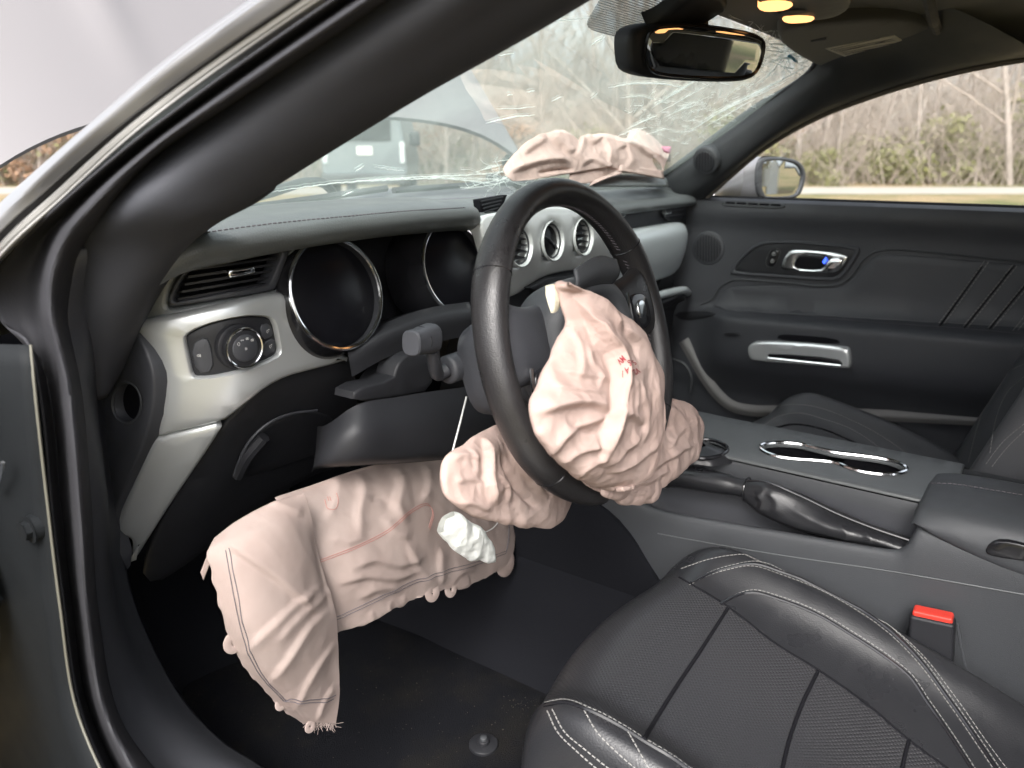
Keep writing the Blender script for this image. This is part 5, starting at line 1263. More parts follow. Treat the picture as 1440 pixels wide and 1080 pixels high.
# handle surround and handle
sur = [(1024, 384), (1042, 362), (1058, 346), (1072, 339), (1095, 337), (1150, 340), (1200, 345), (1212, 349), (1204, 366), (1188, 388), (1178, 395), (1165, 396), (1100, 391), (1040, 387)]
panel('handle_surround', SX, sur, M['plastic'], dr, holes=[[(1032, 380), (1047, 362), (1061, 350), (1074, 344), (1095, 342), (1150, 345), (1196, 350), (1203, 353), (1196, 366), (1183, 384), (1175, 389), (1164, 390), (1100, 386), (1042, 382)]], h=.006, depth=.006, r=.003, ck=1, step=.012)
panel('handle_plate', SX, [(1030, 381), (1046, 362), (1060, 349), (1074, 343), (1095, 341), (1150, 344), (1198, 349), (1205, 353), (1197, 367), (1184, 385), (1176, 390), (1164, 391), (1100, 387), (1042, 383)], M['plastic_dark'], dr, h=.002, depth=.004, r=.001, ck=1, step=.015)
tube('surround_groove', [SX.h3(*p, .001) for p in ((985, 428), (1003, 420), (1012, 404), (1030, 394), (1060, 394), (1110, 398), (1165, 402), (1185, 398), (1200, 385), (1214, 366), (1228, 355), (1250, 351), (1300, 354), (1380, 362), (1470, 372))], .0026, M['plastic_grey'], dr, 6, n=60)
hdl = [(1098, 378), (1101, 366), (1108, 354), (1116, 350), (1140, 351), (1180, 355), (1193, 358), (1194, 363), (1187, 375), (1178, 382), (1168, 384), (1140, 383), (1110, 381)]
panel('door_handle', SX, hdl, M['chrome_soft'], dr, holes=[[(1118, 377), (1121, 366), (1127, 358), (1160, 360), (1166, 363), (1160, 374), (1154, 379)]], h=.008, depth=.006, r=.0035, ck=1, step=.01)['label'] = 'chrome inner door handle'
panel('handle_cup', SX, [(1115, 378), (1120, 364), (1126, 357), (1162, 359), (1168, 363), (1160, 376), (1154, 381)], M['screen'], dr, h=.003, depth=.002, r=.001, ck=1, step=.01)
panel('handle_lever', SX, [(1160, 379), (1166, 363), (1186, 362), (1188, 366), (1180, 378), (1170, 381)], M['chrome'], dr, h=.012, depth=.002, r=.003, ck=1, step=.01)
panel('painted_blue_reflection', SX, [(1157, 368), (1162, 361), (1164, 365), (1160, 371)], emis('glowing blue reflection', (.05, .12, .9), .8), dr, h=.006, depth=.001, r=.0006, ck=0, step=.01)  # a reflection in the handle, put in as a small glowing patch
panel('lock_switch', SX, [(1080, 372), (1085, 353), (1093, 350), (1097, 353), (1092, 371), (1086, 375)], M['gloss'], dr, h=.004, depth=.003, r=.001, ck=1, step=.01)
tube('lock_rim', [SX.h3(*p, .005) for p in ((1079, 373), (1084, 353), (1090, 349.5), (1097, 351), (1092, 371), (1087, 375))], .0009, M['chrome_soft'], dr, 5, closed=True, n=30)
mb = MB()
for cx_, cy_ in ((1089, 357), (1087, 367)):
    mb.tube([SX.h3(cx_-2, cy_+1.5, .0045), SX.h3(cx_-2, cy_-1.2, .0045), SX.h3(cx_+2, cy_-1.2, .0045), SX.h3(cx_+2, cy_+1.5, .0045), SX.h3(cx_-2, cy_+1.5, .0045)], .0005, 4)
    mb.tube([SX.h3(cx_-1.2, cy_-1.2, .0045), SX.h3(cx_, cy_-3, .0045), SX.h3(cx_+1.4, cy_-1.4, .0045)], .0005, 4)
mb.build('lock_symbol', M['white'], dr)
# arm pad edge, stitched leather insert
bv = bvh_of(door)
ins = panel('leather_insert', SX, [(1000, 436), (1012, 412), (1032, 402), (1100, 402), (1166, 407), (1190, 402), (1208, 384), (1224, 364), (1245, 357), (1340, 364), (1500, 378), (1500, 466), (1440, 461), (1340, 455), (1200, 447), (1080, 440)], M['plastic'], dr, h=.003, depth=.004, r=.002, ck=1, step=.03)
bv2 = bvh_of(door, ins)
mb = MB()
for a_, b_ in (((1384, 368), (1318, 458)), ((1390, 369), (1325, 459)), ((1424, 373), (1353, 461)), ((1430, 374), (1360, 462)), ((1450, 388), (1388, 463)), ((1457, 389), (1395, 464)), ((1475, 400), (1424, 466)), ((1480, 402), (1430, 467))):
    stitches(mb, cast_line(bv2, [a_, b_], 14, .0012), .0075, .0055, .0008)
o = mb.build('stitching', M['thread'], dr); o['kind'] = 'stuff'
mb = MB(); stitches(mb, cast_line(bv, [(1150, 447), (1250, 455), (1340, 461), (1440, 470)], 40, .001), .006, .0042, .0006); o = mb.build('arm_stitching', M['thread_dark'], dr); o['kind'] = 'stuff'
for a_, b_ in (((1386.5, 368), (1321, 459)), ((1427, 373), (1356, 461.5)), ((1453, 388), (1391, 463))):
    tube('pleat', cast_line(bv2, [a_, b_], 8, .0004), .0016, M['void'], dr, 5)
# pull grip
def pullsurf(y, z): return armx(y, z)-.012
SPU = Surf('x', lambda y, z: .640)
panel('pull_grip', SPU, [(1052, 490), (1056, 483), (1066, 479), (1130, 481), (1190, 487), (1196, 491), (1198, 515), (1194, 518), (1130, 512), (1062, 507), (1055, 503)], M['bar'], dr, h=.010, depth=.022, r=.005, ck=1, step=.012)['label'] = 'satin chrome door pull'
panel('pull_slot', SPU, [(1080, 499), (1084, 495), (1180, 502), (1188, 511), (1180, 513), (1090, 505)], M['gloss'], dr, h=.0106, depth=.002, r=.0008, ck=1, step=.02)
tube('slot_lip', [SPU.h3(*p, .011) for p in ((1082, 502), (1130, 507), (1184, 512.5))], .0022, M['chrome'], dr, 6, n=12)
panel('pull_pocket', Surf('x', lambda y, z: armx(y, z)-.001), [(1092, 477), (1096, 470), (1120, 471), (1175, 476), (1184, 484), (1130, 481)], M['void'], dr, h=.002, depth=.004, r=.001, ck=1, step=.02)
panel('window_switch', Surf('x', lambda y, z: armx(y, z)-.001), [(1018, 467), (1038, 467), (1042, 472), (1020, 472)], M['plastic_dark'], dr, h=.005, depth=.003, r=.0015, ck=1, step=.01)
# taupe strip around the map pocket
stp = [(962, 478), (975, 500), (992, 530), (1012, 556), (1030, 570), (1055, 576), (1100, 577), (1200, 581), (1300, 586), (1380, 590), (1500, 597)]
c_ = crom([(*p, 0) for p in stp], 60)[:, :2]
tn = np.gradient(c_, axis=0); tn /= np.linalg.norm(tn, axis=1, keepdims=True); nn_ = np.stack([-tn[:, 1], tn[:, 0]], 1)
SX2 = Surf('x', lambda y, z: .702)
ra_ = [SX2.h3(*(p-n_*7), .0) for p, n_ in zip(c_, nn_)]; rb_ = [SX2.h3(*(p), .008) for p, n_ in zip(c_, nn_)]; rc_ = [SX2.h3(*(p+n_*9), .0) for p, n_ in zip(c_, nn_)]
loft('door_strip', [ra_, rb_, rc_], M['strip'], dr, 60, 10)
# speaker rim low in front
tube('low_speaker_rim', [PX(945, 505, .70), PX(962, 512, .70), PX(972, 530, .70), PX(970, 552, .70)], .004, M['plastic_grey'], dr, 6, n=16)
panel('strip_seal', SX, [(945, 440), (985, 437), (1010, 440), (1000, 446), (960, 452)], M['plastic_dark'], dr, h=.002, depth=.004, ck=1)
# outside mirror
om = part('door_mirror'); om['label'] = 'silver passenger door mirror outside the window'
MSX = lambda a_, b_, y_: PY(a_, b_, y_)
front = [(1064, 228), (1068, 222), (1090, 220), (1112, 223), (1124, 228), (1131, 240), (1131, 252), (1126, 270), (1119, 278), (1090, 280), (1068, 279), (1063, 270), (1061, 250)]
MP = Surf('p', o=PX(1096, 250, .92), e1=(.93, -.36, 0), e2=(0, 0, 1))
rows = []
fr_ = [MP.h3(*p) for p in front]; cen = sum(fr_)/len(fr_)
for k_, (s_, dy, dx) in enumerate(((1.0, 0, 0), (1.03, .012, 0.0), (1.0, .05, -.01), (.90, .10, -.03), (.66, .145, -.05), (.3, .165, -.06))):
    rows.append([cen+(p-cen)*s_-MP.nn*dy+np.array([dx, 0, -.012*k_*.3]) for p in fr_])
loft('mirror_shell', rows, M['paint'], om, 60, 24, cu=True)
panel('mirror_bezel', MP, front, M['plastic_grey'], om, holes=[[(1070, 236), (1072, 228), (1090, 225), (1110, 228), (1121, 233), (1126, 243), (1126, 252), (1121, 268), (1115, 275), (1090, 277), (1070, 275)]], h=.006, depth=.01, r=.004, ck=1, step=.012)
panel('mirror_glass', MP, [(1068, 236), (1070, 226), (1090, 223), (1112, 226), (1123, 232), (1128, 243), (1128, 252), (1123, 270), (1116, 277), (1090, 279), (1068, 277)], M['mirror'], om, h=.002, depth=.002, r=.001, ck=1, step=.02)
arm = [PX(998, 279, .77), PX(1010, 245, .80), PX(1040, 226, .84), PX(1066, 219, .90)]
arb = [PX(995, 280, .80), PX(1020, 281, .84), PX(1050, 282, .88), PX(1066, 280, .92)]
loft('mirror_arm', [[p+np.array([.04, .06, 0]) for p in arm], arm, [(p+q)/2+np.array([-.018, -.012, 0]) for p, q in zip(arm, arb)], arb, [p+np.array([.03, .06, 0]) for p in arb]], M['paint'], om, 20, 24)
# ------------------------------------------------------------------ centre console
cn = part('centre_console'); cn['label'] = 'charcoal centre console with cup holders and hand brake'
SCz = Surf('z', lambda x, y: .630+.02*max(0, y+.02)+.03*max(0, y-.1))
cup_out = [(1064, 634), (1070, 628), (1095, 625), (1125, 627), (1152, 634), (1178, 640), (1210, 643), (1245, 648), (1270, 656), (1279, 664), (1272, 671), (1250, 674), (1218, 671), (1194, 666), (1172, 656), (1145, 653), (1110, 651), (1080, 646)]
cup_in = [(1069, 634), (1076, 630), (1096, 628), (1124, 630), (1149, 637), (1174, 643), (1208, 647), (1243, 652), (1265, 659), (1272, 665), (1266, 669), (1248, 671), (1219, 668), (1197, 662), (1173, 653), (1145, 650), (1112, 648), (1084, 643)]
shf = [(962, 632), (966, 625), (985, 621), (1005, 623), (1020, 630), (1022, 638), (1010, 645), (985, 648), (966, 643)]
deck_l = [(930, 655), (1000, 660), (1050, 663), (1150, 676), (1250, 690), (1290, 702)]
uvl = [SCz.hit(*p) for p in deck_l]
deck = [(.105, .26), (.105, .0), (.105, -.3), (.105, -.36), (-.05, -.36), (-.062, -.335)]
xs_ = -.062
deck += [(xs_, -.30), (xs_, -.2), (xs_, -.10), (xs_, .0), (xs_, .10), (-.10, .26)]
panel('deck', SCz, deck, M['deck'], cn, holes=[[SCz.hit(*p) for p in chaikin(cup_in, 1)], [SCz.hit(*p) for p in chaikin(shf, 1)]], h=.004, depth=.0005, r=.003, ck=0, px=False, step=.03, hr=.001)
tube('cup_ring', crom([SCz.h3(*[(a_+b_)/2 for a_, b_ in zip(p, q)], .005) for p, q in zip(chaikin(cup_out, 1), chaikin(cup_in, 1))], 120, True), .0034, M['chrome'], cn, 8, closed=True)['label'] = 'chrome ring around two cup holders'
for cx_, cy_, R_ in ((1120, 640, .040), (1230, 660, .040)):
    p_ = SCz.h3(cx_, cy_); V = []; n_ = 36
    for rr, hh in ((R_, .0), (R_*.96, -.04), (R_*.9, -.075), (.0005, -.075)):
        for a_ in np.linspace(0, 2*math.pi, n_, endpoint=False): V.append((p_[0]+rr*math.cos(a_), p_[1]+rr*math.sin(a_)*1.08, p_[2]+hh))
    mesh_obj('cup_well', V, grid_faces(4, n_, True), M['void'], cn)  # near-black colour stands in for the shade inside the cups
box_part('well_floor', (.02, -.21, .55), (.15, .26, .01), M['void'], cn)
cside_ = None
tube('shifter_ring', crom([SCz.h3(*p, .004) for p in shf], 60, True), .003, M['gloss'], cn, 8, closed=True)
sb = SCz.h3(990, 636)
boot = []
for s_, dz, dy in ((.040, -.006, 0), (.034, .002, .002), (.024, .006, .006), (.012, .010, .012)):
    boot.append([sb+np.array([s_*math.cos(a_)*(1+.12*math.sin(5*a_)), s_*math.sin(a_)*(1+.12*math.cos(4*a_))+dy, dz]) for a_ in np.linspace(0, 2*math.pi, 28, endpoint=False)])
loft('shifter_boot', boot, M['leather'], cn, 40, 20, cu=True)
# side walls and pocket of the hand brake
def cons_rows(sx):
    rows = []
    for y in (.30, .15, .02, -.08, -.2, -.3, -.345, -.37, -.6, -.95):
        zd = SCz.f(0, y)
        rows.append((y, zd))
    return rows
rows = []
for y, zd in cons_rows(1):
    rim_z = .545 if y > .0 else .548+.10*min(.34, -y) if y > -.345 else .64
    pk = .520+.02*max(0, -y)
    if y > -.346 and y < .06:
        rows.append([(xs_+.004, y, zd), (xs_, y, zd-.012), (xs_-.003, y, pk+.03), (xs_-.008, y, pk), (xs_-.036, y, pk), (xs_-.042, y, rim_z-.012), (xs_-.046, y, rim_z-.001), (xs_-.055, y, rim_z), (xs_-.060, y, rim_z-.008), (xs_-.062, y, rim_z-.05), (xs_-.062, y, .45), (xs_-.062, y, .20)])
    else:
        top = zd+.002 if y > 0 else .655
        rows.append([(xs_+.004, y, top), (xs_, y, top), (xs_-.003, y, top), (xs_-.008, y, top), (xs_-.036, y, top-.001), (xs_-.042, y, top-.002), (xs_-.046, y, top-.004), (xs_-.055, y, top-.012), (xs_-.060, y, top-.03), (xs_-.062, y, top-.06), (xs_-.062, y, .45), (xs_-.062, y, .20)])
# sharp pocket ends: duplicate rows close together
R2 = []
for i, (y, zd) in enumerate(cons_rows(1)):
    R2.append(rows[i])
NVc = 12
V, F = [], []
yy = [.30, .15, .075, .062, .05, .0, -.06, -.12, -.18, -.24, -.30, -.318, -.326, -.332, -.338, -.36, -.6, -.95]
for y in yy:
    zd = SCz.f(0, y)
    f_ = 1/(1+math.exp(-(.058-y)/.003)) * 1/(1+math.exp(-(y+.327)/.0022))
    rim_z = .546+.11*min(.34, max(0, -y)); pk = .515+.03*max(0, -y); top = zd-.002 if y > -.2 else zd-.004
    A = [(xs_+.004, zd-.004), (xs_, zd-.014), (xs_-.003, pk+.03), (xs_-.008, pk), (xs_-.036, pk), (xs_-.042, rim_z-.012), (xs_-.046, rim_z-.001), (xs_-.055, rim_z), (xs_-.060, rim_z-.008), (xs_-.062, rim_z-.05), (xs_-.062, .45), (xs_-.062, .20)]
    B = [(xs_+.004, top), (xs_, top), (xs_-.003, top), (xs_-.008, top), (xs_-.036, top-.001), (xs_-.042, top-.002), (xs_-.046, top-.004), (xs_-.055, top-.012), (xs_-.060, top-.03), (xs_-.062, top-.06), (xs_-.062, .45), (xs_-.062, .20)]
    for a_, b_ in zip(A, B): V.append((a_[0]*f_+b_[0]*(1-f_), y, a_[1]*f_+b_[1]*(1-f_)))
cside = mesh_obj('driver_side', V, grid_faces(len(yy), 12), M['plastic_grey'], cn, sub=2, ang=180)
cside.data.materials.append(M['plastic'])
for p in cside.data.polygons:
    if p.index % 11 in (1, 2, 4) and 3 < p.index//11 < 14: p.material_index = 1  # pocket walls switch to a darker plastic, painting in their shade
loft('passenger_side', [[(.105, y, SCz.f(0, y)-.004) for y in (.3, 0, -.36, -.95)], [(.118, y, .58) for y in (.3, 0, -.36, -.95)], [(.124, y, .2) for y in (.3, 0, -.36, -.95)]], M['plastic_grey'], cn, 10, 10)
bvc = bvh_of(cside)
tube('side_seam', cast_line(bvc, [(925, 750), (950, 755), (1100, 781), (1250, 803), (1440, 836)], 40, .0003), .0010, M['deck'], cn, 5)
# lower carpeted side with long curve
rows = []
for y, t_ in ((.72, 0), (.45, .1), (.2, .3), (.0, .6), (-.3, 1), (-.9, 1)):
    rows.append([(-.116-.004*q, y, .50*t_+.60*(1-t_)-.0-.1*q*2.4) for q in (0, .4, .8, 1.2)])
loft('lower_side', rows, M['plastic_dark'], cn, 10, 24)
panel('tunnel_carpet', Surf('x', lambda y, z: -.128), [(640, 620), (780, 676), (830, 702), (862, 724), (890, 757), (910, 792), (935, 830), (900, 900), (640, 930), (500, 860), (500, 620)], M['carpet'], cn, h=.003, depth=.006, r=.002, ck=1, step=.05)
# hand brake
hb = part('hand_brake'); hb['label'] = 'leather hand brake lever with boot'
g_ = [PX(915, 676, -.095), PX(950, 670, -.093), PX(1000, 677, -.090), PX(1052, 688, -.088)]
tube('grip', g_, lambda t: .0125+.0040*math.sin(math.pi*min(1, t*1.15))**.5, M['leather'], hb, 16, n=24)
tube('release_button', [PX(893, 673, -.097), PX(922, 675, -.095)], .0085, M['chrome'], hb, 12)
tube('grip_seam', [g_[3]+np.array([0, .002, 0])+np.array([.0165*math.cos(a_), 0, .0165*math.sin(a_)]) for a_ in np.linspace(0, 2*math.pi, 24, endpoint=False)], .0012, M['gloss'], hb, 5, closed=True)
rng = random.Random(3); bt = []
bpath = [PX(1050, 690, -.088), PX(1075, 700, -.088), PX(1120, 720, -.088), (PX(1180, 742, -.090)), PX(1230, 755, -.090), PX(1285, 768, -.088)]
for i, (c_, (w_, h_)) in enumerate(zip(bpath, ((.014, .016), (.019, .024), (.022, .026), (.021, .019), (.022, .012), (.022, .006)))):
    bt.append([c_+np.array([w_*math.cos(a_), .0, h_*math.sin(a_)*(1 if math.sin(a_) > 0 else .9)])*(1+.10*math.sin(3*a_+i*1.7)*(i > 0)) for a_ in np.linspace(0, 2*math.pi, 30, endpoint=False)])
Gb = loft_pts(bt, 60, 70, True)
Gb = crumple(Gb, 1.0, 40, pin=None, bend=.5, amp=.0015, fr=25, attract=.02, cu=True, seed=4, folds=[([(1062, 692), (1072, 705), (1068, 722)], .006, 5, 10), ([(1078, 690), (1092, 706), (1090, 726)], .004, 5, 12), ([(1100, 708), (1150, 735), (1200, 752)], .004, 6, 14), ([(1180, 738), (1190, 750), (1186, 764)], .003, 4, 8), ([(1215, 750), (1224, 758), (1220, 768)], .003, 4, 8)])
mesh_obj('boot', Gb.reshape(-1, 3), grid_faces(70, 60, True), M['leather'], hb, sub=1)
tube('boot_seam', [p+np.array([-.004, 0, h_+.0006]) for p, h_ in zip(bpath, (.016, .0245, .0265, .0195, .0125, .007))], .0016, M['gloss'], hb, 6, n=40)
loft('boot_skirt', [[(-.066, -.20, .545), (-.066, -.27, .558), (-.066, -.322, .566)], [(-.085, -.20, .530), (-.085, -.27, .545), (-.085, -.322, .552)], [(-.104, -.20, .528), (-.104, -.27, .536), (-.104, -.322, .548)]], M['leather'], hb, 12, 8)
# arm rest lid
lid = part('armrest_lid'); lid['label'] = 'padded armrest lid of the centre console'
rows = []
for y, k_ in ((-.325, .35), (-.330, .75), (-.340, .92), (-.36, 1.0), (-.45, 1.02), (-.6, 1.02), (-.66, .9)):
    zt = .634+.012*(1-math.exp(-(-.325-y)/.03)) if y < -.325 else .625; zl = .622-.03*min(1, max(0, (-.33-y)/.10))
    w_ = .092*(.82+.18*k_); c0 = -.026
    rows.append([(c0+w_*.98, y, zl-.02), (c0+w_, y, zl), (c0+w_*.97, y, zt-.016*k_), (c0+w_*.86, y, zt-.006), (c0+w_*.4, y, zt), (c0, y, zt+.003*k_), (c0-w_*.4, y, zt+.004*k_), (c0-w_*.86, y, zt), (c0-w_*1.0, y, zt-.012*k_), (c0-w_*1.04, y, (zl+zt)/2-.006), (c0-w_*1.02, y, zl), (c0-w_*.9, y, zl-.004)])
lo_ = loft('lid_pad', rows, M['leather'] if False else M['pad'], lid, 60, 40)
lo_.data.materials[0] = M['plastic_grey']
mb = MB(); stitches(mb, cast_line(bvh_of(lo_), [(1309, 680), (1340, 681), (1380, 687), (1440, 697)], 30, .0006), .006, .004, .0007); o = mb.build('stitching', M['thread_dark'], lid); o['kind'] = 'stuff'
panel('lid_latch', Surf('x', lambda y, z: -.121), [(1384, 776), (1392, 762), (1410, 758), (1440, 764), (1460, 772), (1460, 790), (1400, 782)], M['gloss'], lid, h=.004, depth=.006, r=.002, ck=1, step=.01)
# ------------------------------------------------------------------ seats
def make_seat(cx, yf, mir=1, tall=1.):
    """cushion grid: u across (0 outboard .. 1 inboard), v front->back; returns root, cushion"""
    s = part('seat')
    return s
def cush_z(u, v, front=.525):
    """u -1..1 across (towards the tunnel positive), v 0..1 front to back"""
    base = front-.012-.105*v
    bol = .038*math.exp(-((abs(u)-.86)/.17)**2)*(.35+.65*math.sin(math.pi*min(1, .22+v*.75)))
    dip = -.016*math.exp(-(u/.5)**2)*min(1, v*3)
    return base+bol+dip
def cushion_grid(cx, yf, side, hw=.235, length=.50, front=.525, nu=70, nv=80):
    G = np.zeros((nv, nu, 3))
    # profile along: underside front -> nose -> top -> back
    for j in range(nu):
        u = -1.12+2.24*j/(nu-1); uu = max(-1, min(1, u))
        for i in range(nv):
            t = i/(nv-1)
            nose = .055*(uu*uu)                                # corners pulled back: nose is bowed
            if t < .28:
                a_ = t/.28; ang = (1-a_)*math.radians(118); R_ = .075
                y = yf-nose-R_+R_*math.sin(ang)*1.0; z = cush_z(uu, 0, front)-R_+R_*math.cos(ang)
                if a_ < .12: z -= (.12-a_)*.7
            else:
                v = (t-.28)/.72; y = yf-nose*(1-v)-.075-v*(length-.075); z = cush_z(uu, v, front)
            x = cx+side*hw*uu
            e_ = max(0, abs(u)-1)/.12
            # roll over the sides
            ed = max(0, (abs(uu)-.90)/.10)
            z -= .022*ed**2
            if e_ > 0: z -= .13*e_; x += side*math.copysign(.006*math.sin(e_*3.1), u)
            G[i, j] = (x, y, z)
    return G
def smoothg(G, k):
    for _ in range(k):
        H = G.copy(); H[1:-1] += (G[2:]+G[:-2]-2*G[1:-1])*.25; G = H.copy(); H[:, 1:-1] += (G[:, 2:]+G[:, :-2]-2*G[:, 1:-1])*.25; G = H
    return G
# driver seat
st_ = part('seat'); st_['label'] = 'black leather driver seat with perforated centre'
G = smoothg(cushion_grid(-.365, -.010, 1, hw=.222, length=.54, front=.535), 3)
NVs, NUs = G.shape[:2]
def seam_pinch(G, fn, depth):
    du = np.gradient(G, axis=1); dv = np.gradient(G, axis=0); Nn = np.cross(du, dv); Nn /= np.maximum(np.linalg.norm(Nn, axis=2, keepdims=True), 1e-9)
    return G
cush = mesh_obj('cushion', G.reshape(-1, 3), grid_faces(NVs, NUs), M['leather'], st_, ang=180, sub=1)
bvs = bvh_of(cush)
ins_px = [(960, 815), (1023, 853), (1093, 907), (1150, 942), (1227, 997), (1277, 1040), (1340, 1085), (1420, 1150), (1100, 1300), (1000, 1120), (940, 1062), (905, 1040), (870, 1020), (830, 1002), (795, 988), (768, 990), (772, 968), (812, 916), (852, 868), (902, 828), (945, 806)]
# perforated centre: faces of the cushion inside the traced outline get the perforated skin
cush.data.materials.append(M['perf'])
import bpy_extras
def to_px(P):
    d = np.array(P)-CAM; w_ = d@_fw; return (720+FPX*(d@_r)/w_, 540-FPX*(d@_u)/w_)
pxs = px_of(np.array([p.center for p in cush.data.polygons]))
for p, q in zip(cush.data.polygons, pxs):
    if inside(q, ins_px) and p.center[2] > .36 and p.center[1] > -.60: p.material_index = 1
def seam(name, pts, m, par, r=.0016, n=50, off=.0003, bv=bvs): 
    p = cast_line(bv, pts, n, off)
    return tube(name, p, r, m, par, 6) if len(p) > 3 else None
mbS = MB()
def stseam(pts, n=60, off=.0006, dx=0, dy=0, r=.0005, bv=bvs, mb_=None):
    p = cast_line(bv, [(a_+dx, b_+dy) for a_, b_ in pts], n, off)
    if len(p) > 2: stitches(mb_ or mbS, p, .0052, .0036, r)
S1 = [(958, 800), (1000, 786), (1043, 780), (1070, 783), (1143, 817), (1227, 863), (1293, 917), (1343, 980), (1390, 1047), (1430, 1100)]
S2 = [(972, 820), (1000, 806), (1027, 798), (1060, 793), (1100, 805), (1147, 823), (1193, 847), (1243, 880), (1290, 925), (1335, 985), (1380, 1050), (1410, 1095)]
S3 = [(1013, 850), (1035, 838), (1057, 833), (1093, 842), (1147, 863), (1193, 890), (1253, 930), (1280, 953), (1303, 987), (1333, 1030), (1375, 1095)]
S4 = [(955, 812), (1023, 853), (1093, 907), (1150, 942), (1227, 997), (1277, 1040), (1345, 1090)]
C1 = [(1023, 856), (985, 915), (945, 975), (905, 1040)]
C2 = [(1150, 944), (1128, 990), (1110, 1040), (1098, 1090)]
C3 = [(1278, 1042), (1272, 1065), (1266, 1095)]
L1 = [(766, 992), (795, 988), (830, 1000), (870, 1020), (905, 1042), (945, 1066), (985, 1095)]
for s_ in (S2, S3): seam('piping', s_, M['gloss'], st_, .0022); stseam(s_, dx=3, dy=-3.5); stseam(s_, dx=-2.5, dy=3) if s_ is S2 else None
stseam(S1)
seam('seam', S4, M['void'], st_, .0014); seam('seam', C1, M['void'], st_, .0024); seam('seam', C2, M['void'], st_, .0022); seam('seam', C3, M['void'], st_, .0022); seam('piping', L1, M['gloss'], st_, .0022)
stseam(L1, dy=-4)
for q in ([(770, 1000), (785, 1030), (810, 1055), (850, 1090)], [(777, 998), (795, 1030), (822, 1053), (868, 1090)], [(822, 1000), (840, 1030), (870, 1060), (905, 1090)], [(882, 1028), (895, 1050), (915, 1085)]):
    stseam(q, 30, r=.00065)
o = mbS.build('stitching', M['thread'], st_); o['kind'] = 'stuff'
# seat base and back (behind the camera's left, still there)
MB().box((-.365, -.30, .30), (.40, .44, .14)).build('seat_base', M['plastic_dark'], st_, bevel=.02)
def seat_back(par, cx, y0, z0, hw, rake=.33, ht=.62, side=1):
    rows = []
    for i in range(13):
        t = i/12; z = z0+ht*t; y = y0-rake*ht*t
        w_ = hw*(1.0-.18*t*t-.12*max(0, t-.8)/.2); d_ = .055*(1-.5*t)
        rows.append([(cx-w_*.92, y-.10, z), (cx-w_*1.02, y-.02, z), (cx-w_*.99, y+d_, z), (cx-w_*.80, y+d_*.95, z), (cx-w_*.62, y+.008, z), (cx-w_*.3, y, z), (cx, y-.003, z), (cx+w_*.3, y, z), (cx+w_*.62, y+.008, z), (cx+w_*.80, y+d_*.95, z), (cx+w_*.99, y+d_, z), (cx+w_*1.02, y-.02, z), (cx+w_*.92, y-.10, z)])
    rows.append([(p[0]*.9+cx*.1, p[1]-.05, p[2]+.012) for p in rows[-1]])
    o_ = loft('backrest', rows, M['leather'], par, 60, 50)
    MB().box((cx, y0-rake*ht-.06, z0+ht+.06), (.24, .08, .14)).build('headrest', M['leather'], par, bevel=.035, seg=4)
    return o_
seat_back(st_, -.365, -.60, .43, .235)
# passenger seat
ps = part('seat'); ps['label'] = 'black leather passenger seat beyond the console'
G = smoothg(cushion_grid(.37, .075, -1, hw=.235, length=.50, front=.545), 3)
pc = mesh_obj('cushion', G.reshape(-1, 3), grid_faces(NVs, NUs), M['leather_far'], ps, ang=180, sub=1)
bvp = bvh_of(pc); mbP = MB()
P1 = [(1060, 588), (1085, 574), (1115, 569), (1150, 573), (1200, 592), (1250, 620), (1290, 650), (1312, 668)]
P2 = [(1072, 600), (1095, 586), (1122, 581), (1160, 590), (1200, 605), (1250, 640), (1275, 660)]
for s_ in (P1, P2): stseam(s_, 50, mb_=mbP, bv=bvp)
seam('piping', [(1090, 602), (1115, 597), (1150, 602), (1200, 622), (1250, 648), (1270, 662)], M['gloss'], ps, .0025, bv=bvp)
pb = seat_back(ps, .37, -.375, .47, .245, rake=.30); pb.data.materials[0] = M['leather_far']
bvb = bvh_of(pb)
for s_ in ([(1440, 512), (1410, 528), (1390, 560), (1375, 600), (1362, 650)], [(1440, 530), (1418, 550), (1402, 585), (1392, 640)], [(1440, 596), (1410, 622), (1385, 655)], [(1440, 606), (1416, 630), (1392, 660)]): stseam(s_, 40, mb_=mbP, bv=bvb)
o = mbP.build('stitching', M['thread'], ps); o['kind'] = 'stuff'
MB().box((.37, -.25, .32), (.40, .44, .14)).build('seat_base', M['plastic_dark'], ps, bevel=.02)
# buckle
bk = part('seat_belt_buckle'); bk['label'] = 'seat belt buckle with red release button'
b0_ = PX(1312, 895, -.15); up = np.array([.02, .05, 1.]); up /= np.linalg.norm(up)
fwv = np.array([.0, -1, .05]); 
def bbox(c, ex, ey, ez, hx_, hy_, hz_):
    return [c+ex*hx_*a_+ey*hy_*b_+ez*hz_*c_ for a_ in (-1, 1) for b_ in (-1, 1) for c_ in (-1, 1)]
ex = np.array([1., 0, 0]); ey = np.array([0, -.99, .10]); ez = np.cross(ex, ey); ez = -ez if ez[2] < 0 else ez
FB = [(0, 1, 3, 2), (4, 6, 7, 5), (0, 4, 5, 1), (2, 3, 7, 6), (0, 2, 6, 4), (1, 5, 7, 3)]
topc = PX(1312, 862, -.15)
mesh_obj('buckle_body', bbox(topc-ez*.034, ex, ey, ez, .012, .024, .030), FB, M['plastic_dark'], bk, bevel=.004)
mesh_obj('release_button', bbox(topc-ez*.004+ex*.001, ex, ey, ez, .0095, .0215, .006), FB, M['red'], bk, bevel=.003)
mesh_obj('buckle_strap', bbox(topc-ez*.10+ey*.004, ex, ey, ez, .006, .019, .045), FB, M['plastic'], bk, bevel=.003)
tube('wire', [topc-ez*.008+ey*.026, topc-ez*.03+ey*.030, topc-ez*.075+ey*.04], .0015, M['plastic_grey'], bk, 6, n=12)
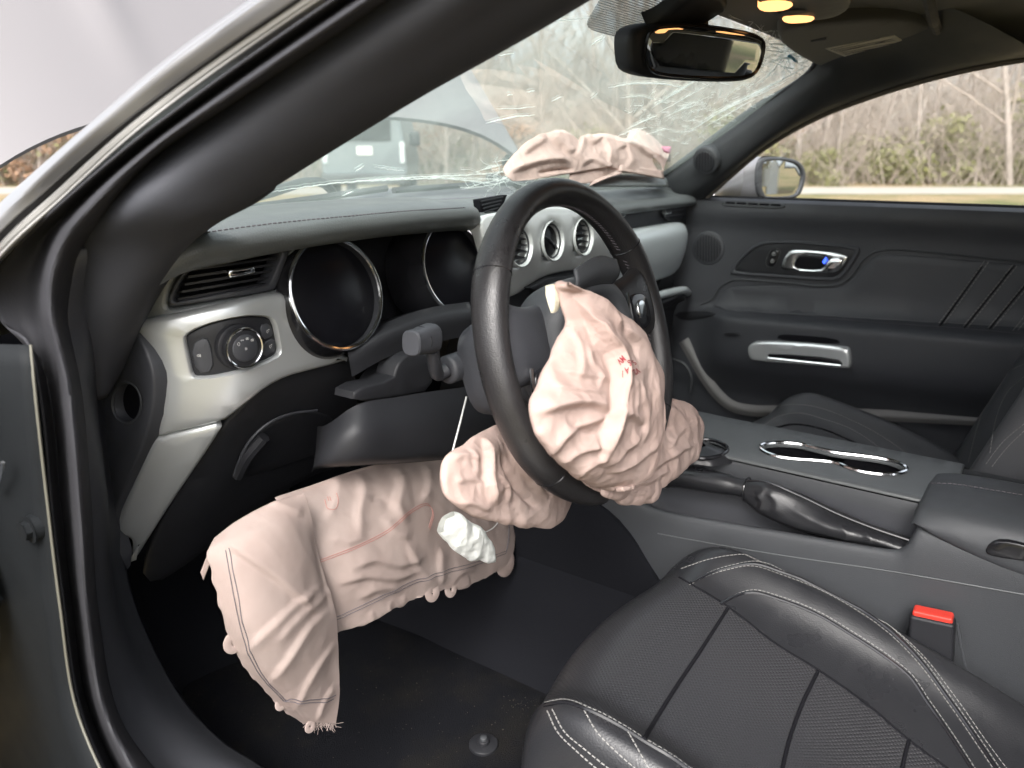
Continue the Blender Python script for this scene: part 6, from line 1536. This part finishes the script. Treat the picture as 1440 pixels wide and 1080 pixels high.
tube('seat_rail', [PX(1400, 1048, -.13), PX(1460, 1056, -.13)], .008, M['chrome_soft'], bk if False else st_, 8)
# ------------------------------------------------------------------ airbags and small things
def sheet(name, G, m, parent, cu=False, capA=False, capB=False, sub=1, solid=0.):
    nv, nu = G.shape[:2]; F = grid_faces(nv, nu, cu)
    if cu and capA: F.append(tuple(range(nu-1, -1, -1)))
    if cu and capB: F.append(tuple((nv-1)*nu+j for j in range(nu)))
    return mesh_obj(name, G.reshape(-1, 3), F, m, parent, ang=180, sub=sub, solid=solid)
def ringrow(y, xl, xr, c, depth, dy=0., front=.6, n=24, tiltpx=0.):
    """closed ring through the left and right silhouette at car depth c, bulging towards the viewer"""
    depth *= .45
    A = PY(xl, y, c); B = PY(xr, y+tiltpx, c+dy); mid = (A+B)/2
    vd = CAM-mid; vd[2] *= .4; vd /= np.linalg.norm(vd); out = []
    for t in np.linspace(0, 2*math.pi, n, endpoint=False):
        s_ = math.sin(t); out.append(mid+(A-mid)*math.cos(t)+vd*depth*(s_*front*2 if s_ > 0 else s_*(1-front)*2))
    return out
def bag_from(rows, nu, nv, **k):
    G = loft_pts(rows, nu, nv, True); return crumple(G, cu=True, **k)
da = empty('driver_airbag', W(0, 0, .03))
tag(da, 'limp pale pink airbag hanging out of the steering wheel hub', 'airbag')
inv = -np.array(da.location)
def local(G): return G+inv
def Zl(pts, ox=620, oy=380, sc=3.176): return [(ox+x/sc, oy+y/sc) for x, y in pts]
F_MAIN = [(Zl([(590, 110), (640, 200), (690, 320), (740, 380), (762, 450), (766, 540), (756, 640), (724, 710), (716, 800), (700, 880)]), .024, 4, 34),
          (Zl([(700, 120), (790, 250), (880, 330), (930, 440), (962, 560), (975, 660)]), .012, 8, 16),
          (Zl([(850, 470), (868, 560), (908, 650), (915, 720), (890, 800)]), .010, 4, 14),
          (Zl([(900, 500), (970, 600), (1000, 700), (985, 800)]), .009, 6, 14),
          (Zl([(405, 645), (500, 616), (600, 598), (690, 608), (765, 645)]), .015, 5, 26),
          (Zl([(480, 835), (530, 750), (600, 700), (690, 668), (750, 655)]), .010, 5, 13),
          (Zl([(768, 652), (830, 656), (905, 688)]), .010, 4, 16),
          (Zl([(722, 880), (790, 806), (860, 770), (905, 700)]), .012, 5, 14),
          (Zl([(520, 860), (600, 812), (690, 790), (720, 800)]), .009, 4, 12),
          (Zl([(600, 925), (660, 870), (720, 830)]), .008, 4, 10),
          (Zl([(740, 905), (830, 880), (920, 830), (985, 760)]), .010, 4, 14),
          (Zl([(560, 250), (610, 330), (620, 420), (600, 500)]), .006, 5, 14),
          (Zl([(640, 330), (660, 420), (700, 470), (690, 540)]), .006, 4, 12),
          (Zl([(520, 440), (600, 470), (680, 480), (750, 500)]), .004, 3, 10),
          (Zl([(470, 520), (560, 540), (650, 545), (720, 560)]), .004, 3, 10),
          (Zl([(790, 190), (800, 280), (840, 340), (860, 420)]), -.008, 6, 6),
          (Zl([(820, 480), (835, 560), (830, 640)]), .006, 3, 9), (Zl([(790, 520), (780, 600), (772, 650)]), -.008, 5, 5),
          (Zl([(560, 680), (640, 720), (700, 730)]), -.006, 6, 6), (Zl([(430, 700), (480, 770), (500, 820)]), .006, 4, 9)]
F_MAIN = [(p, a_*(.62 if k_ else .9), b_*.9, c_*.72) for k_, (p, a_, b_, c_) in enumerate(F_MAIN)]
F_SIDE = [(Zl([(1005, 600), (1060, 640), (1095, 690), (1100, 760)]), .010, 5, 12), (Zl([(1000, 800), (1050, 740), (1092, 690)]), .009, 4, 12), (Zl([(890, 920), (980, 860), (1060, 810), (1140, 770)]), .010, 4, 14),
          (Zl([(1040, 580), (1110, 640), (1150, 710)]), .006, 5, 10), (Zl([(860, 960), (950, 930), (1020, 890)]), .008, 4, 10), (Zl([(1020, 680), (1010, 740), (1020, 790)]), -.006, 5, 5)]
F_LEFT = [(Zl([(196, 745), (203, 840), (192, 930), (212, 1010), (250, 1050)]), .016, 4, 22), (Zl([(285, 770), (330, 860), (400, 950), (470, 1020)]), .012, 4, 14), (Zl([(262, 820), (300, 920), (370, 1000), (430, 1070)]), -.012, 6, 6),
          (Zl([(40, 850), (100, 830), (170, 850)]), .006, 4, 10), (Zl([(50, 950), (110, 935), (160, 945), (165, 1000)]), .005, 3, 10), (Zl([(220, 900), (280, 960), (300, 1040)]), .006, 4, 10), (Zl([(60, 1030), (140, 1040), (220, 1075)]), .006, 4, 10), (Zl([(120, 790), (150, 850), (140, 930)]), .005, 4, 9)]
# main lobe: strap at the top, swelling to the bottom
R_ = [(398.5, 790, 800, -.034, .002), (402, 784, 808, -.035, .009), (412, 786, 832, -.037, .014), (430, 790, 858, -.040, .022), (455, 797, 886, -.044, .032), (482, 786, 908, -.048, .042), (510, 770, 925, -.054, .052), (540, 757, 934, -.060, .058), (570, 746, 937, -.066, .062), (600, 752, 937, -.072, .062), (628, 768, 934, -.076, .056), (652, 788, 926, -.078, .046), (672, 815, 912, -.078, .030), (684, 835, 895, -.076, .012), (688, 855, 875, -.075, .002)]
rows = [ringrow(y, a_, b_, c_, d_, dy=-.02) for y, a_, b_, c_, d_ in R_]
kk = 1.025
F_SIDE = [(p, a_*.65, b_*.9, c_*.75) for p, a_, b_, c_ in F_SIDE]; F_LEFT = [(p, a_*.65, b_*.9, c_*.75) for p, a_, b_, c_ in F_LEFT]
G1 = bag_from(rows, 190, 170, k=kk, iters=16, bend=.10, amp=.004, fr=10, attract=.002, seed=2, far=.045, vor=((9, .008), (20, .004), (48, .002)), st=(1, 1, .6), folds=F_MAIN)
main = sheet('main_panel', local(G1), M['bag'], da, True, True, True, sub=0)
# right lobe
R_ = [(560, 930, 948, -.040, .006), (568, 920, 968, -.042, .020), (580, 905, 982, -.046, .032), (598, 895, 990, -.050, .038), (620, 890, 989, -.056, .040), (640, 880, 980, -.062, .038), (660, 868, 962, -.066, .034), (678, 850, 940, -.070, .028), (692, 846, 926, -.074, .018), (702, 868, 908, -.074, .006)]
G2 = bag_from([ringrow(y, a_, b_, c_, d_, dy=.0) for y, a_, b_, c_, d_ in R_], 140, 120, k=1.025, iters=16, bend=.10, amp=.003, fr=14, attract=.002, seed=7, far=.03, vor=((12, .007), (24, .004), (52, .002)), folds=F_SIDE)
sheet('side_panel', local(G2), M['bag'], da, True, True, True, sub=0)
# lower fold under the main lobe
R_ = [(660, 800, 925, -.062, .024), (676, 815, 928, -.066, .028), (690, 838, 926, -.070, .022), (700, 862, 918, -.072, .014), (706, 880, 905, -.072, .004)]
G3 = bag_from([ringrow(y, a_, b_, c_, d_) for y, a_, b_, c_, d_ in R_], 90, 60, k=1.03, iters=20, bend=.12, amp=.003, fr=14, attract=.002, seed=9, far=.03, vor=((14, .012), (30, .006)), folds=F_SIDE)
sheet('lower_fold', local(G3), M['bag'], da, True, True, True)
# left lobe spilling through the wheel below the column
R_ = [(598, 698, 706, .055, .001), (601, 690, 712, .055, .006), (612, 668, 730, .050, .020), (628, 645, 752, .045, .032), (645, 626, 775, .040, .038), (672, 621, 800, .035, .042), (695, 626, 805, .030, .040), (712, 648, 800, .026, .034), (726, 680, 792, .022, .024), (737, 725, 775, .020, .008), (740, 745, 755, .02, .001)]
G4 = bag_from([ringrow(y, a_, b_, c_, d_) for y, a_, b_, c_, d_ in R_], 160, 120, k=1.025, iters=16, bend=.10, amp=.004, fr=12, attract=.002, seed=12, far=.034, vor=((11, .007), (22, .004), (50, .002)), folds=F_LEFT)
sheet('spilled_panel', local(G4), M['bag'], da, True, True, True, sub=0)
# cream strap end at the top
rows = [[PY(767, 402, -.03), PY(778, 400, -.032), PY(787, 401, -.034)], [PY(768, 415, -.032), PY(779, 413, -.036), PY(790, 416, -.036)], [PY(771, 428, -.034), PY(780, 427, -.038), PY(788, 428, -.036)], [PY(775, 440, -.036), PY(779, 440, -.037), PY(783, 437, -.036)]]
Gs = crumple(loft_pts(rows, 24, 30), 1.05, 60, amp=.0015, fr=80, attract=.02, seed=3)
sheet('strap', local(Gs), M['cream'], da, solid=.0012)
# red print on the front
bvm = bvh_of(main)
def text_mesh(txt, size):
    cu = bpy.data.curves.new('t', 'FONT'); cu.body = txt; cu.size = size; cu.offset = size*.02; cu.align_x = 'CENTER'; cu.align_y = 'CENTER'
    o = bpy.data.objects.new('t', cu); COL.objects.link(o); dg = bpy.context.evaluated_depsgraph_get(); dg.update()
    me = bpy.data.meshes.new_from_object(o.evaluated_get(dg)); V = [np.array(v.co) for v in me.vertices]; F = [tuple(p.vertices) for p in me.polygons]
    bpy.data.objects.remove(o); return V, F
bpy.context.view_layer.update()
for txt, cx_, cy_, rot, sz in (('MV', 874, 506, 222, 13), ('S', 885, 510, 205, 12), ('S', 890, 510, 230, 11), ('V2', 893, 522, 215, 12), ('A', 882, 521, 190, 13), ('/', 876, 526, 190, 13)):
    V, F = text_mesh(txt, sz); c_, s_ = math.cos(math.radians(rot)), math.sin(math.radians(rot)); P_ = []
    for v in V:
        x, y = v[0]*.62, v[1]; q = cast(bvm, cx_+(x*c_-y*s_), cy_-(x*s_+y*c_), .0012)
        P_.append(q)
    if all(p is not None for p in P_): mesh_obj('red_print', [p+inv for p in P_], F, M['redink'], main, smooth=False)
# ---- knee airbag: main sheet behind, folded flap in front
ka = empty('knee_airbag', PY(450, 690, .27)); tag(ka, 'pinkish knee airbag, greyed by shade, drooping below the dashboard, stitched hem', 'airbag')
kin = -np.array(ka.location)
def Zk(pts): return [(280+x/3.13, 620+y/3.13) for x, y in pts]
F_KF = [(Zk([(95, 430), (200, 500), (330, 590), (430, 680), (520, 765)]), .009, 5, 26), (Zk([(300, 270), (380, 300), (455, 330)]), .006, 5, 14), (Zk([(600, 640), (480, 740), (380, 830), (330, 900)]), .006, 6, 12),
        ([(468, 850), (430, 885), (400, 930), (378, 965)], .008, 5, 12), ([(472, 900), (445, 935), (425, 975), (415, 1000)], .007, 4, 10), ([(470, 960), (452, 990), (446, 1014)], .006, 3, 8), ([(455, 820), (415, 850), (370, 890), (345, 925)], .006, 5, 12), ([(325, 780), (335, 840), (352, 890)], .004, 4, 12), ([(440, 730), (452, 800), (462, 870)], -.006, 8, 8)]
F_KS = [(Zk([(700, 130), (720, 220), (700, 330), (715, 420)]), .010, 6, 14), (Zk([(860, 110), (880, 200), (860, 300), (905, 370)]), .011, 6, 14), (Zk([(990, 100), (1005, 200), (980, 280)]), .009, 6, 14), (Zk([(610, 130), (600, 260), (560, 360)]), .007, 6, 14),
        (Zk([(640, 560), (760, 520), (870, 540), (1000, 500)]), .009, 6, 14), (Zk([(590, 620), (720, 590), (860, 600), (980, 560)]), .008, 5, 12), (Zk([(900, 430), (940, 520), (1010, 610), (1060, 640)]), .009, 6, 12), (Zk([(1070, 470), (1060, 560), (1070, 640)]), .008, 4, 10),
        (Zk([(1100, 640), (1140, 580), (1220, 560)]), .006, 5, 10), (Zk([(690, 690), (780, 650), (900, 650)]), .006, 5, 10), (Zk([(560, 420), (660, 440), (740, 410)]), .005, 6, 12), (Zk([(800, 330), (850, 400), (930, 430)]), .006, 5, 12), (Zk([(740, 260), (800, 250), (850, 300)]), -.005, 8, 8),
        ([(520, 880), (523, 868), (521, 858)], .004, 3, 5), ([(545, 868), (548, 856), (546, 846)], .004, 3, 5), ([(566, 856), (569, 846), (567, 838)], .004, 3, 5), ([(655, 828), (657, 818), (655, 808)], .004, 3, 5)]
F_KF = [(p, a_*.62, b_, c_) for p, a_, b_, c_ in F_KF]; F_KS = [(p, a_*.62, b_, c_) for p, a_, b_, c_ in F_KS]
def ycol(pts, ys): return [PY(p[0], p[1], y) for p, y in zip(pts, ys)]
rows = [ycol([(385, 700), (430, 685), (520, 655), (640, 636), (700, 650)], (.285, .285, .285, .285, .285)),
        ycol([(400, 735), (450, 722), (540, 695), (650, 680), (722, 700)], (.262, .255, .255, .262, .27)),
        ycol([(415, 800), (470, 780), (560, 752), (660, 730), (724, 745)], (.255, .235, .232, .25, .26)),
        ycol([(430, 860), (490, 838), (580, 805), (670, 778), (722, 772)], (.255, .228, .226, .24, .25)),
        ycol([(440, 903), (500, 880), (600, 838), (680, 815), (716, 792)], (.26, .228, .226, .235, .245))]
G = loft_pts(rows, 120, 100)
pin = np.zeros((100, 120)); pin[0] = 1
for j in range(120):                                              # scalloped torn hem
    G[-1, j] += np.array([0, 0, .010*noise.noise(Vector((j*.07, 3.1, 0)))+.004*noise.noise(Vector((j*.25, 9.1, 0)))])
KS = crumple(G, 1.0, 26, pin=pin, bend=.3, amp=.006, fr=7, attract=.004, seed=5, far=.03, vor=((7, .006), (16, .003), (34, .0015)), st=(1.2, 1, .6), folds=F_KS)
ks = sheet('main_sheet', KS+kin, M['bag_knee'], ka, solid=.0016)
rows = [ycol([(300, 758), (330, 735), (375, 710), (425, 693)], (.262, .255, .25, .25)),
        ycol([(292, 775), (330, 765), (385, 745), (438, 735)], (.250, .232, .222, .235)),
        ycol([(303, 830), (345, 835), (405, 835), (458, 815)], (.240, .212, .202, .222)),
        ycol([(320, 885), (360, 895), (420, 890), (470, 870)], (.236, .205, .196, .214)),
        ycol([(340, 930), (380, 945), (430, 945), (475, 930)], (.232, .205, .198, .21)),
        ycol([(385, 985), (405, 985), (440, 985), (474, 985)], (.226, .21, .204, .21)),
        ycol([(428, 1018), (440, 1016), (455, 1016), (470, 1016)], (.222, .214, .210, .21))]
G = loft_pts(rows, 100, 120)
pin = np.zeros((120, 100)); pin[0] = 1
for i in range(120): G[i, 0] += np.array([.007*noise.noise(Vector((i*.12, 5.1, 0))), 0, .003*noise.noise(Vector((i*.3, 1.1, 0)))])
KF = crumple(G, 1.0, 26, pin=pin, bend=.3, amp=.005, fr=7, attract=.004, seed=6, far=.02, vor=((8, .004), (17, .0025)), st=(1.4, 1, .5), folds=F_KF)
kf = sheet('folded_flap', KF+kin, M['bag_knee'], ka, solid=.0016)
# hem tabs with holes
def tab(px, py, y, rpx, name='hem_tab'):
    pl = Surf('p', o=PY(px, py, y), e1=(1, 0, 0), e2=(0, .25, 1)); u0, v0 = pl.hit(px, py); u1, _ = pl.hit(px+rpx, py); R = abs(u1-u0)
    t_ = panel(name, pl, [(u0+R*math.cos(a_), v0+R*math.sin(a_)) for a_ in np.linspace(0, 2*math.pi, 22, endpoint=False)], M['bag_knee'], ka, holes=[[(u0+R*.2*math.cos(a_), v0+R*.28*math.sin(a_)) for a_ in np.linspace(0, 2*math.pi, 10, endpoint=False)]], h=.0008, depth=.0008, r=.0004, ck=0, px=False, step=R)
    t_.location = kin
    return t_
tab(328, 904, .232, 15); tab(710, 790, .245, 14); tab(608, 832, .226, 11); tab(634, 828, .228, 9); tab(436, 1022, .212, 8); tab(395, 990, .222, 9)
# stitched hems following the cloth, red cord print
def on_grid(G, uv, off):
    nv, nu = G.shape[:2]; out = []
    for u, v in uv:
        i = min(nv-2, max(1, int(v*(nv-1)))); j = min(nu-2, max(1, int(u*(nu-1)))); p = G[i, j]
        n_ = np.cross(G[i, j+1]-G[i, j-1], G[i+1, j]-G[i-1, j]); n_ /= np.linalg.norm(n_)
        if n_ @ (CAM-p) < 0: n_ = -n_
        fu, fv = u*(nu-1)-int(u*(nu-1)), v*(nv-1)-int(v*(nv-1)); i2, j2 = min(nv-1, i+1), min(nu-1, j+1)
        p = (G[i, j]*(1-fu)+G[i, j2]*fu)*(1-fv)+(G[i2, j]*(1-fu)+G[i2, j2]*fu)*fv
        out.append(p+n_*off)
    return out
for dv_ in (0., .022):
    uv = [(u, .885-dv_-.02*u) for u in np.linspace(.05, .93, 50)]+[(.93-dv_*.2+.015*math.sin(t*3), .86-dv_-(.5*t)) for t in np.linspace(.08, 1, 20)]
    tube('hem_stitch', crom([p+kin for p in on_grid(KS, uv, .0014)], 140), .0005, M['thread_dark'], ks, 4)
for du_ in (0., .03):
    uv = [(.13+du_, v) for v in np.linspace(.10, .78, 40)]+[(.13+du_+.75*t, .78+.10*math.sin(t*1.57)-du_*.5) for t in np.linspace(.1, 1, 16)]
    tube('hem_stitch', crom([p+kin for p in on_grid(KF, uv, .0014)], 140), .0005, M['thread_dark'], kf, 4)
bvk = bvh_of(ks)
for dx, dy in ((0, 0), (1.5, 2.5)):
    L_ = [cast(bvk, a_+dx, b_+dy, .0012) for a_, b_ in crom([(448, 788, 0), (500, 768, 0), (545, 745, 0), (580, 716, 0), (600, 708, 0), (607, 718, 0), (602, 742, 0)], 60)[:, :2]]
    tube('red_line', [p+kin for p in L_ if p is not None], .0005, M['redfaint'], ks, 5)
L_ = [cast(bvk, a_, b_, .0012) for a_, b_ in crom([(456, 703, 0), (461, 716, 0), (471, 716, 0), (475, 705, 0), (473, 694, 0)], 24)[:, :2]]
tube('red_line', [p+kin for p in L_ if p is not None], .0005, M['redfaint'], ks, 5)
for a_ in (460, 463.5):
    L_ = [p for p in (cast(bvk, a_, 699, .0012), cast(bvk, a_+2, 705, .0012)) if p is not None]
    if len(L_) == 2: tube('red_line', [p+kin for p in L_], .0005, M['redfaint'], ks, 5)
# frayed threads at the torn tip
mb = MB(); rng = random.Random(2)
for k_ in range(60):
    i, j = 119, rng.randrange(2, 98); p = KF[i, j]; e_ = p+np.array([rng.gauss(0, .004), rng.gauss(0, .003), -rng.uniform(.003, .013)])
    mb.tube([p, (p+e_)/2+np.array([rng.gauss(0, .002), 0, 0]), e_], .0003, 3)
o = mb.build('frayed_threads', M['bag_knee'], ka); o.location = kin; o['kind'] = 'stuff'
# strap end sticking out at the left
o = loft('strap_end', [[PY(303, 758, .258), PY(312, 770, .256)], [PY(292, 780, .256), PY(297, 790, .254)], [PY(282, 805, .258), PY(286, 816, .258)]], M['bag_knee'], ka, 6, 10, solid=.0014); o.location = kin
# ---- white packet on a thread
wp = empty('white_packet', PY(660, 770, .15)); win = -np.array(wp.location); tag(wp, 'small crumpled white packet dangling on a thread below the steering column', 'packet')
cA, cB = PY(632, 738, .165), PY(697, 790, .150)
ax_ = (cB-cA)/np.linalg.norm(cB-cA); s1 = np.cross(ax_, CAM-cA); s1 /= np.linalg.norm(s1); s2 = np.cross(ax_, s1); rows = []
for t, w_ in ((-.06, .015), (0.0, .017), (.12, .019), (.35, .021), (.6, .018), (.8, .012), (.95, .004), (1.0, .001)):
    c_ = cA+(cB-cA)*t; rows.append([c_+s1*w_*math.cos(a_)+s2*w_*.62*math.sin(a_) for a_ in np.linspace(0, 2*math.pi, 22, endpoint=False)])
Gp = crumple(loft_pts(rows, 70, 80, True), 1.02, 80, bend=.35, amp=.002, fr=40, attract=.004, cu=True, seed=8, far=.008, vor=((45, .007),))
sheet('wrapper', Gp+win, M['packet'], wp, True)
o = tube('thread', [PY(656, 558, .19), PY(648, 590, .185), PY(636, 636, .175)], .0013, M['white'], wp, 6, n=12); o.location = win
o = tube('thread', [PY(672, 750, .155), PY(690, 745, .15), PY(702, 733, .15)], .0008, M['thread'], wp, 5, n=12); o.location = win
# ---- passenger airbag on the dash top
pa = empty('passenger_airbag', (.25, .34, .98)); pin_ = -np.array(pa.location); tag(pa, 'pale pink airbag lying collapsed on top of the passenger dashboard', 'airbag')
def Zp(pts): return [(700+x/4.8, 60+y/4.8) for x, y in pts]
F_PB = [(Zp([(60, 880), (200, 830), (350, 800), (500, 810)]), .012, 3, 9), (Zp([(340, 620), (420, 700), (470, 740), (520, 720)]), .012, 4, 10), (Zp([(480, 600), (560, 640), (540, 740), (490, 790)]), .012, 3, 9), (Zp([(590, 610), (640, 670), (700, 640), (740, 720), (735, 860)]), .010, 3, 10),
        (Zp([(540, 830), (620, 800), (700, 840), (740, 900)]), .010, 3, 9), (Zp([(820, 660), (900, 680), (1000, 750), (1080, 800), (1095, 880)]), .014, 3, 12), (Zp([(930, 600), (960, 650), (1040, 690), (1080, 720)]), .012, 3, 9), (Zp([(760, 740), (860, 700), (880, 800), (840, 880)]), .008, 3, 9), (Zp([(260, 880), (400, 860), (520, 850)]), -.010, 4, 4), (Zp([(150, 760), (250, 690), (330, 640)]), .008, 4, 12)]
F_PB = [(p, a_*.8, b_, c_) for p, a_, b_, c_ in F_PB]
def psheet(name, rows, seed, vor=((9, .007), (20, .004)), k=1.0, folds=()):
    G = loft_pts([[PY(p[0], p[1], .315+(p[2]-.345)*.5) for p in r_] for r_ in rows], 90, 80); pn = np.zeros((80, 90)); pn[-1] = .6
    G = crumple(G, k, 22, pin=pn, bend=.25, amp=.004, fr=10, attract=.002, seed=seed, far=.03, vor=vor, st=(1, 1, 1), folds=F_PB)
    return sheet(name, G+pin_, M['bag_pass'], pa, solid=.0016)
psheet('back_fold', [[(872, 232, .50), (893, 215, .50), (915, 215, .50), (935, 222, .49), (944, 228, .47)], [(868, 208, .44), (893, 184, .445), (914, 191, .435), (934, 207, .42), (943, 215, .41)], [(872, 214, .415), (895, 197, .415), (915, 203, .405), (932, 216, .395), (938, 226, .385)], [(880, 228, .385), (903, 217, .385), (922, 224, .38), (931, 236, .37), (929, 248, .362)]], 31)
psheet('left_fold', [[(712, 240, .50), (745, 228, .50), (780, 218, .50), (805, 218, .50), (822, 224, .49)], [(709, 236, .425), (738, 203, .43), (774, 186, .44), (800, 187, .44), (820, 204, .43)], [(708, 242, .405), (738, 222, .40), (772, 210, .40), (800, 212, .395), (824, 222, .385)], [(712, 249, .39), (742, 236, .38), (780, 230, .372), (815, 230, .366), (848, 230, .36)], [(720, 255, .38), (752, 252, .366), (792, 246, .358), (832, 239, .352), (868, 237, .35)]], 32)
psheet('right_fold', [[(800, 226, .47), (825, 214, .48), (852, 210, .48), (882, 214, .47), (908, 222, .46)], [(800, 214, .425), (821, 193, .43), (850, 191, .43), (880, 196, .42), (908, 204, .41)], [(806, 222, .395), (828, 210, .395), (860, 210, .39), (890, 220, .38), (918, 230, .372)], [(800, 240, .37), (830, 232, .366), (862, 228, .362), (896, 236, .36), (926, 242, .355)], [(800, 258, .35), (834, 257, .345), (868, 244, .346), (904, 247, .346), (934, 251, .346)]], 33)
o = loft('loose_edge', [[PY(828, 262, 0.3060), PY(850, 252, 0.3060), PY(874, 244, 0.3075)], [PY(835, 254, 0.3135), PY(855, 246, 0.3145), PY(875, 238, 0.3160)]], M['bag_pass'], pa, 14, 6, solid=.0015); o.location = pin_
o = loft('loose_edge', [[PY(870, 240, 0.3110), PY(905, 246, 0.3110), PY(934, 252, 0.3110)], [PY(872, 232, 0.3185), PY(905, 236, 0.3185), PY(932, 240, 0.3185)]], M['bag_pass'], pa, 14, 6, solid=.0015); o.location = pin_
o = loft('pink_tag', [[PY(930, 206, 0.3235), PY(944, 206, 0.3235)], [PY(934, 214, 0.3235), PY(942, 216, 0.3235)]], mat('pink tag', (.85, .25, .42), .6), pa, 6, 4, solid=.0012); o.location = pin_
# bulged airbag door in the dash top
loft('airbag_door', [[PY(830, 262, .315), PY(870, 262, .31), PY(940, 262, .312)], [PY(830, 256, .33), PY(872, 250, .33), PY(938, 254, .33)], [PY(835, 252, .36), PY(872, 246, .36), PY(935, 250, .36)]], M['pad'], ds, 20, 12, solid=.003)
# ---- floor mat with retention post
fm = empty('floor_mat', (-.42, .30, .215)); fi = -np.array(fm.location); tag(fm, 'dusty black carpet floor mat in the driver footwell', 'floor mat')
def mat_carpet():
    m, t, b = nmat('dusty carpet mat'); L = t.links.new; co = N(t, 'TexCoord')
    n1 = N(t, 'TexNoise', Scale=6., Detail=7., Roughness=.7); n2 = N(t, 'TexVoronoi', Scale=150.); n3 = N(t, 'TexNoise', Scale=700., Detail=3.)
    for n_ in (n1, n2, n3): L(co.outputs['Object'], n_.inputs['Vector'])
    r1 = N(t, 'MapRange'); r1.inputs[1].default_value = .48; r1.inputs[2].default_value = .72; L(n1.outputs['Fac'], r1.inputs[0])
    mx = N(t, 'MixRGB'); mx.inputs[1].default_value = (.0105, .011, .0135, 1); mx.inputs[2].default_value = (.020, .0185, .0165, 1); L(r1.outputs[0], mx.inputs[0])
    r2 = N(t, 'MapRange'); r2.inputs[1].default_value = .10; r2.inputs[2].default_value = .04; L(n2.outputs['Distance'], r2.inputs[0])
    ml = N(t, 'Math', operation='MULTIPLY'); L(r2.outputs[0], ml.inputs[0]); L(r1.outputs[0], ml.inputs[1])
    m2 = N(t, 'MixRGB'); m2.inputs[2].default_value = (.30, .25, .18, 1); L(ml.outputs[0], m2.inputs[0]); L(mx.outputs[0], m2.inputs[1]); L(m2.outputs[0], b.inputs['Base Color'])
    b.inputs['Roughness'].default_value = .95; b.inputs['Specular IOR Level'].default_value = .05; bp = N(t, 'Bump', Strength=1., Distance=.003); L(n3.outputs['Fac'], bp.inputs['Height']); L(bp.outputs[0], b.inputs['Normal']); return m
o = panel('mat_sheet', Surf('z', lambda x, y: .220+.11*max(0, y-.52)), [(-.595, -.05), (-.21, -.05), (-.20, .30), (-.23, .60), (-.32, .66), (-.52, .66), (-.59, .55)], mat_carpet(), fm, h=.004, depth=.006, r=.003, ck=2, px=False, step=.05); o.location = fi
mp = PZ(680, 1047, .226); pl = Surf('p', o=mp, e1=(1, 0, 0), e2=(0, 1, 0)); pl.nn = np.array([0, 0, 1.])
for nm, R_, h0, h1, mt in (('post_disc', .0215, -.002, .003, 'plastic_dark'), ('post_collar', .0085, .0, .009, 'plastic_dark'), ('post_knob', .0055, .0, .014, 'plastic_grey')):
    o = pdisc(nm, pl, (0, 0), R_, h0, h1, M[mt], fm, bev=.0012); o.location = fi

# grit and dry crumbs on the mat
rng = random.Random(77); g_ = MB()
for k_ in range(170):
    cx_, cy_, sp = rng.choice(((725, 1000, 22), (700, 1010, 60), (560, 960, 60), (520, 1020, 70), (620, 1040, 60), (740, 990, 12)))
    p = PZ(cx_+rng.gauss(0, sp), cy_+rng.gauss(0, sp*.45), .2248); s_ = rng.uniform(.0004, .0012)
    if not (-.58 < p[0] < -.22 and -.03 < p[1] < .58): continue
    q = [p+np.array([rng.uniform(-1, 1), rng.uniform(-1, 1), rng.uniform(0, .8)])*s_ for _ in range(4)]
    g_.add([v+fi for v in q], [(0, 1, 2), (0, 3, 1), (1, 3, 2), (2, 3, 0)])
o = g_.build('grit', mat('dry grit', (.17, .145, .105), .9), fm, smooth=False); o['kind'] = 'stuff'
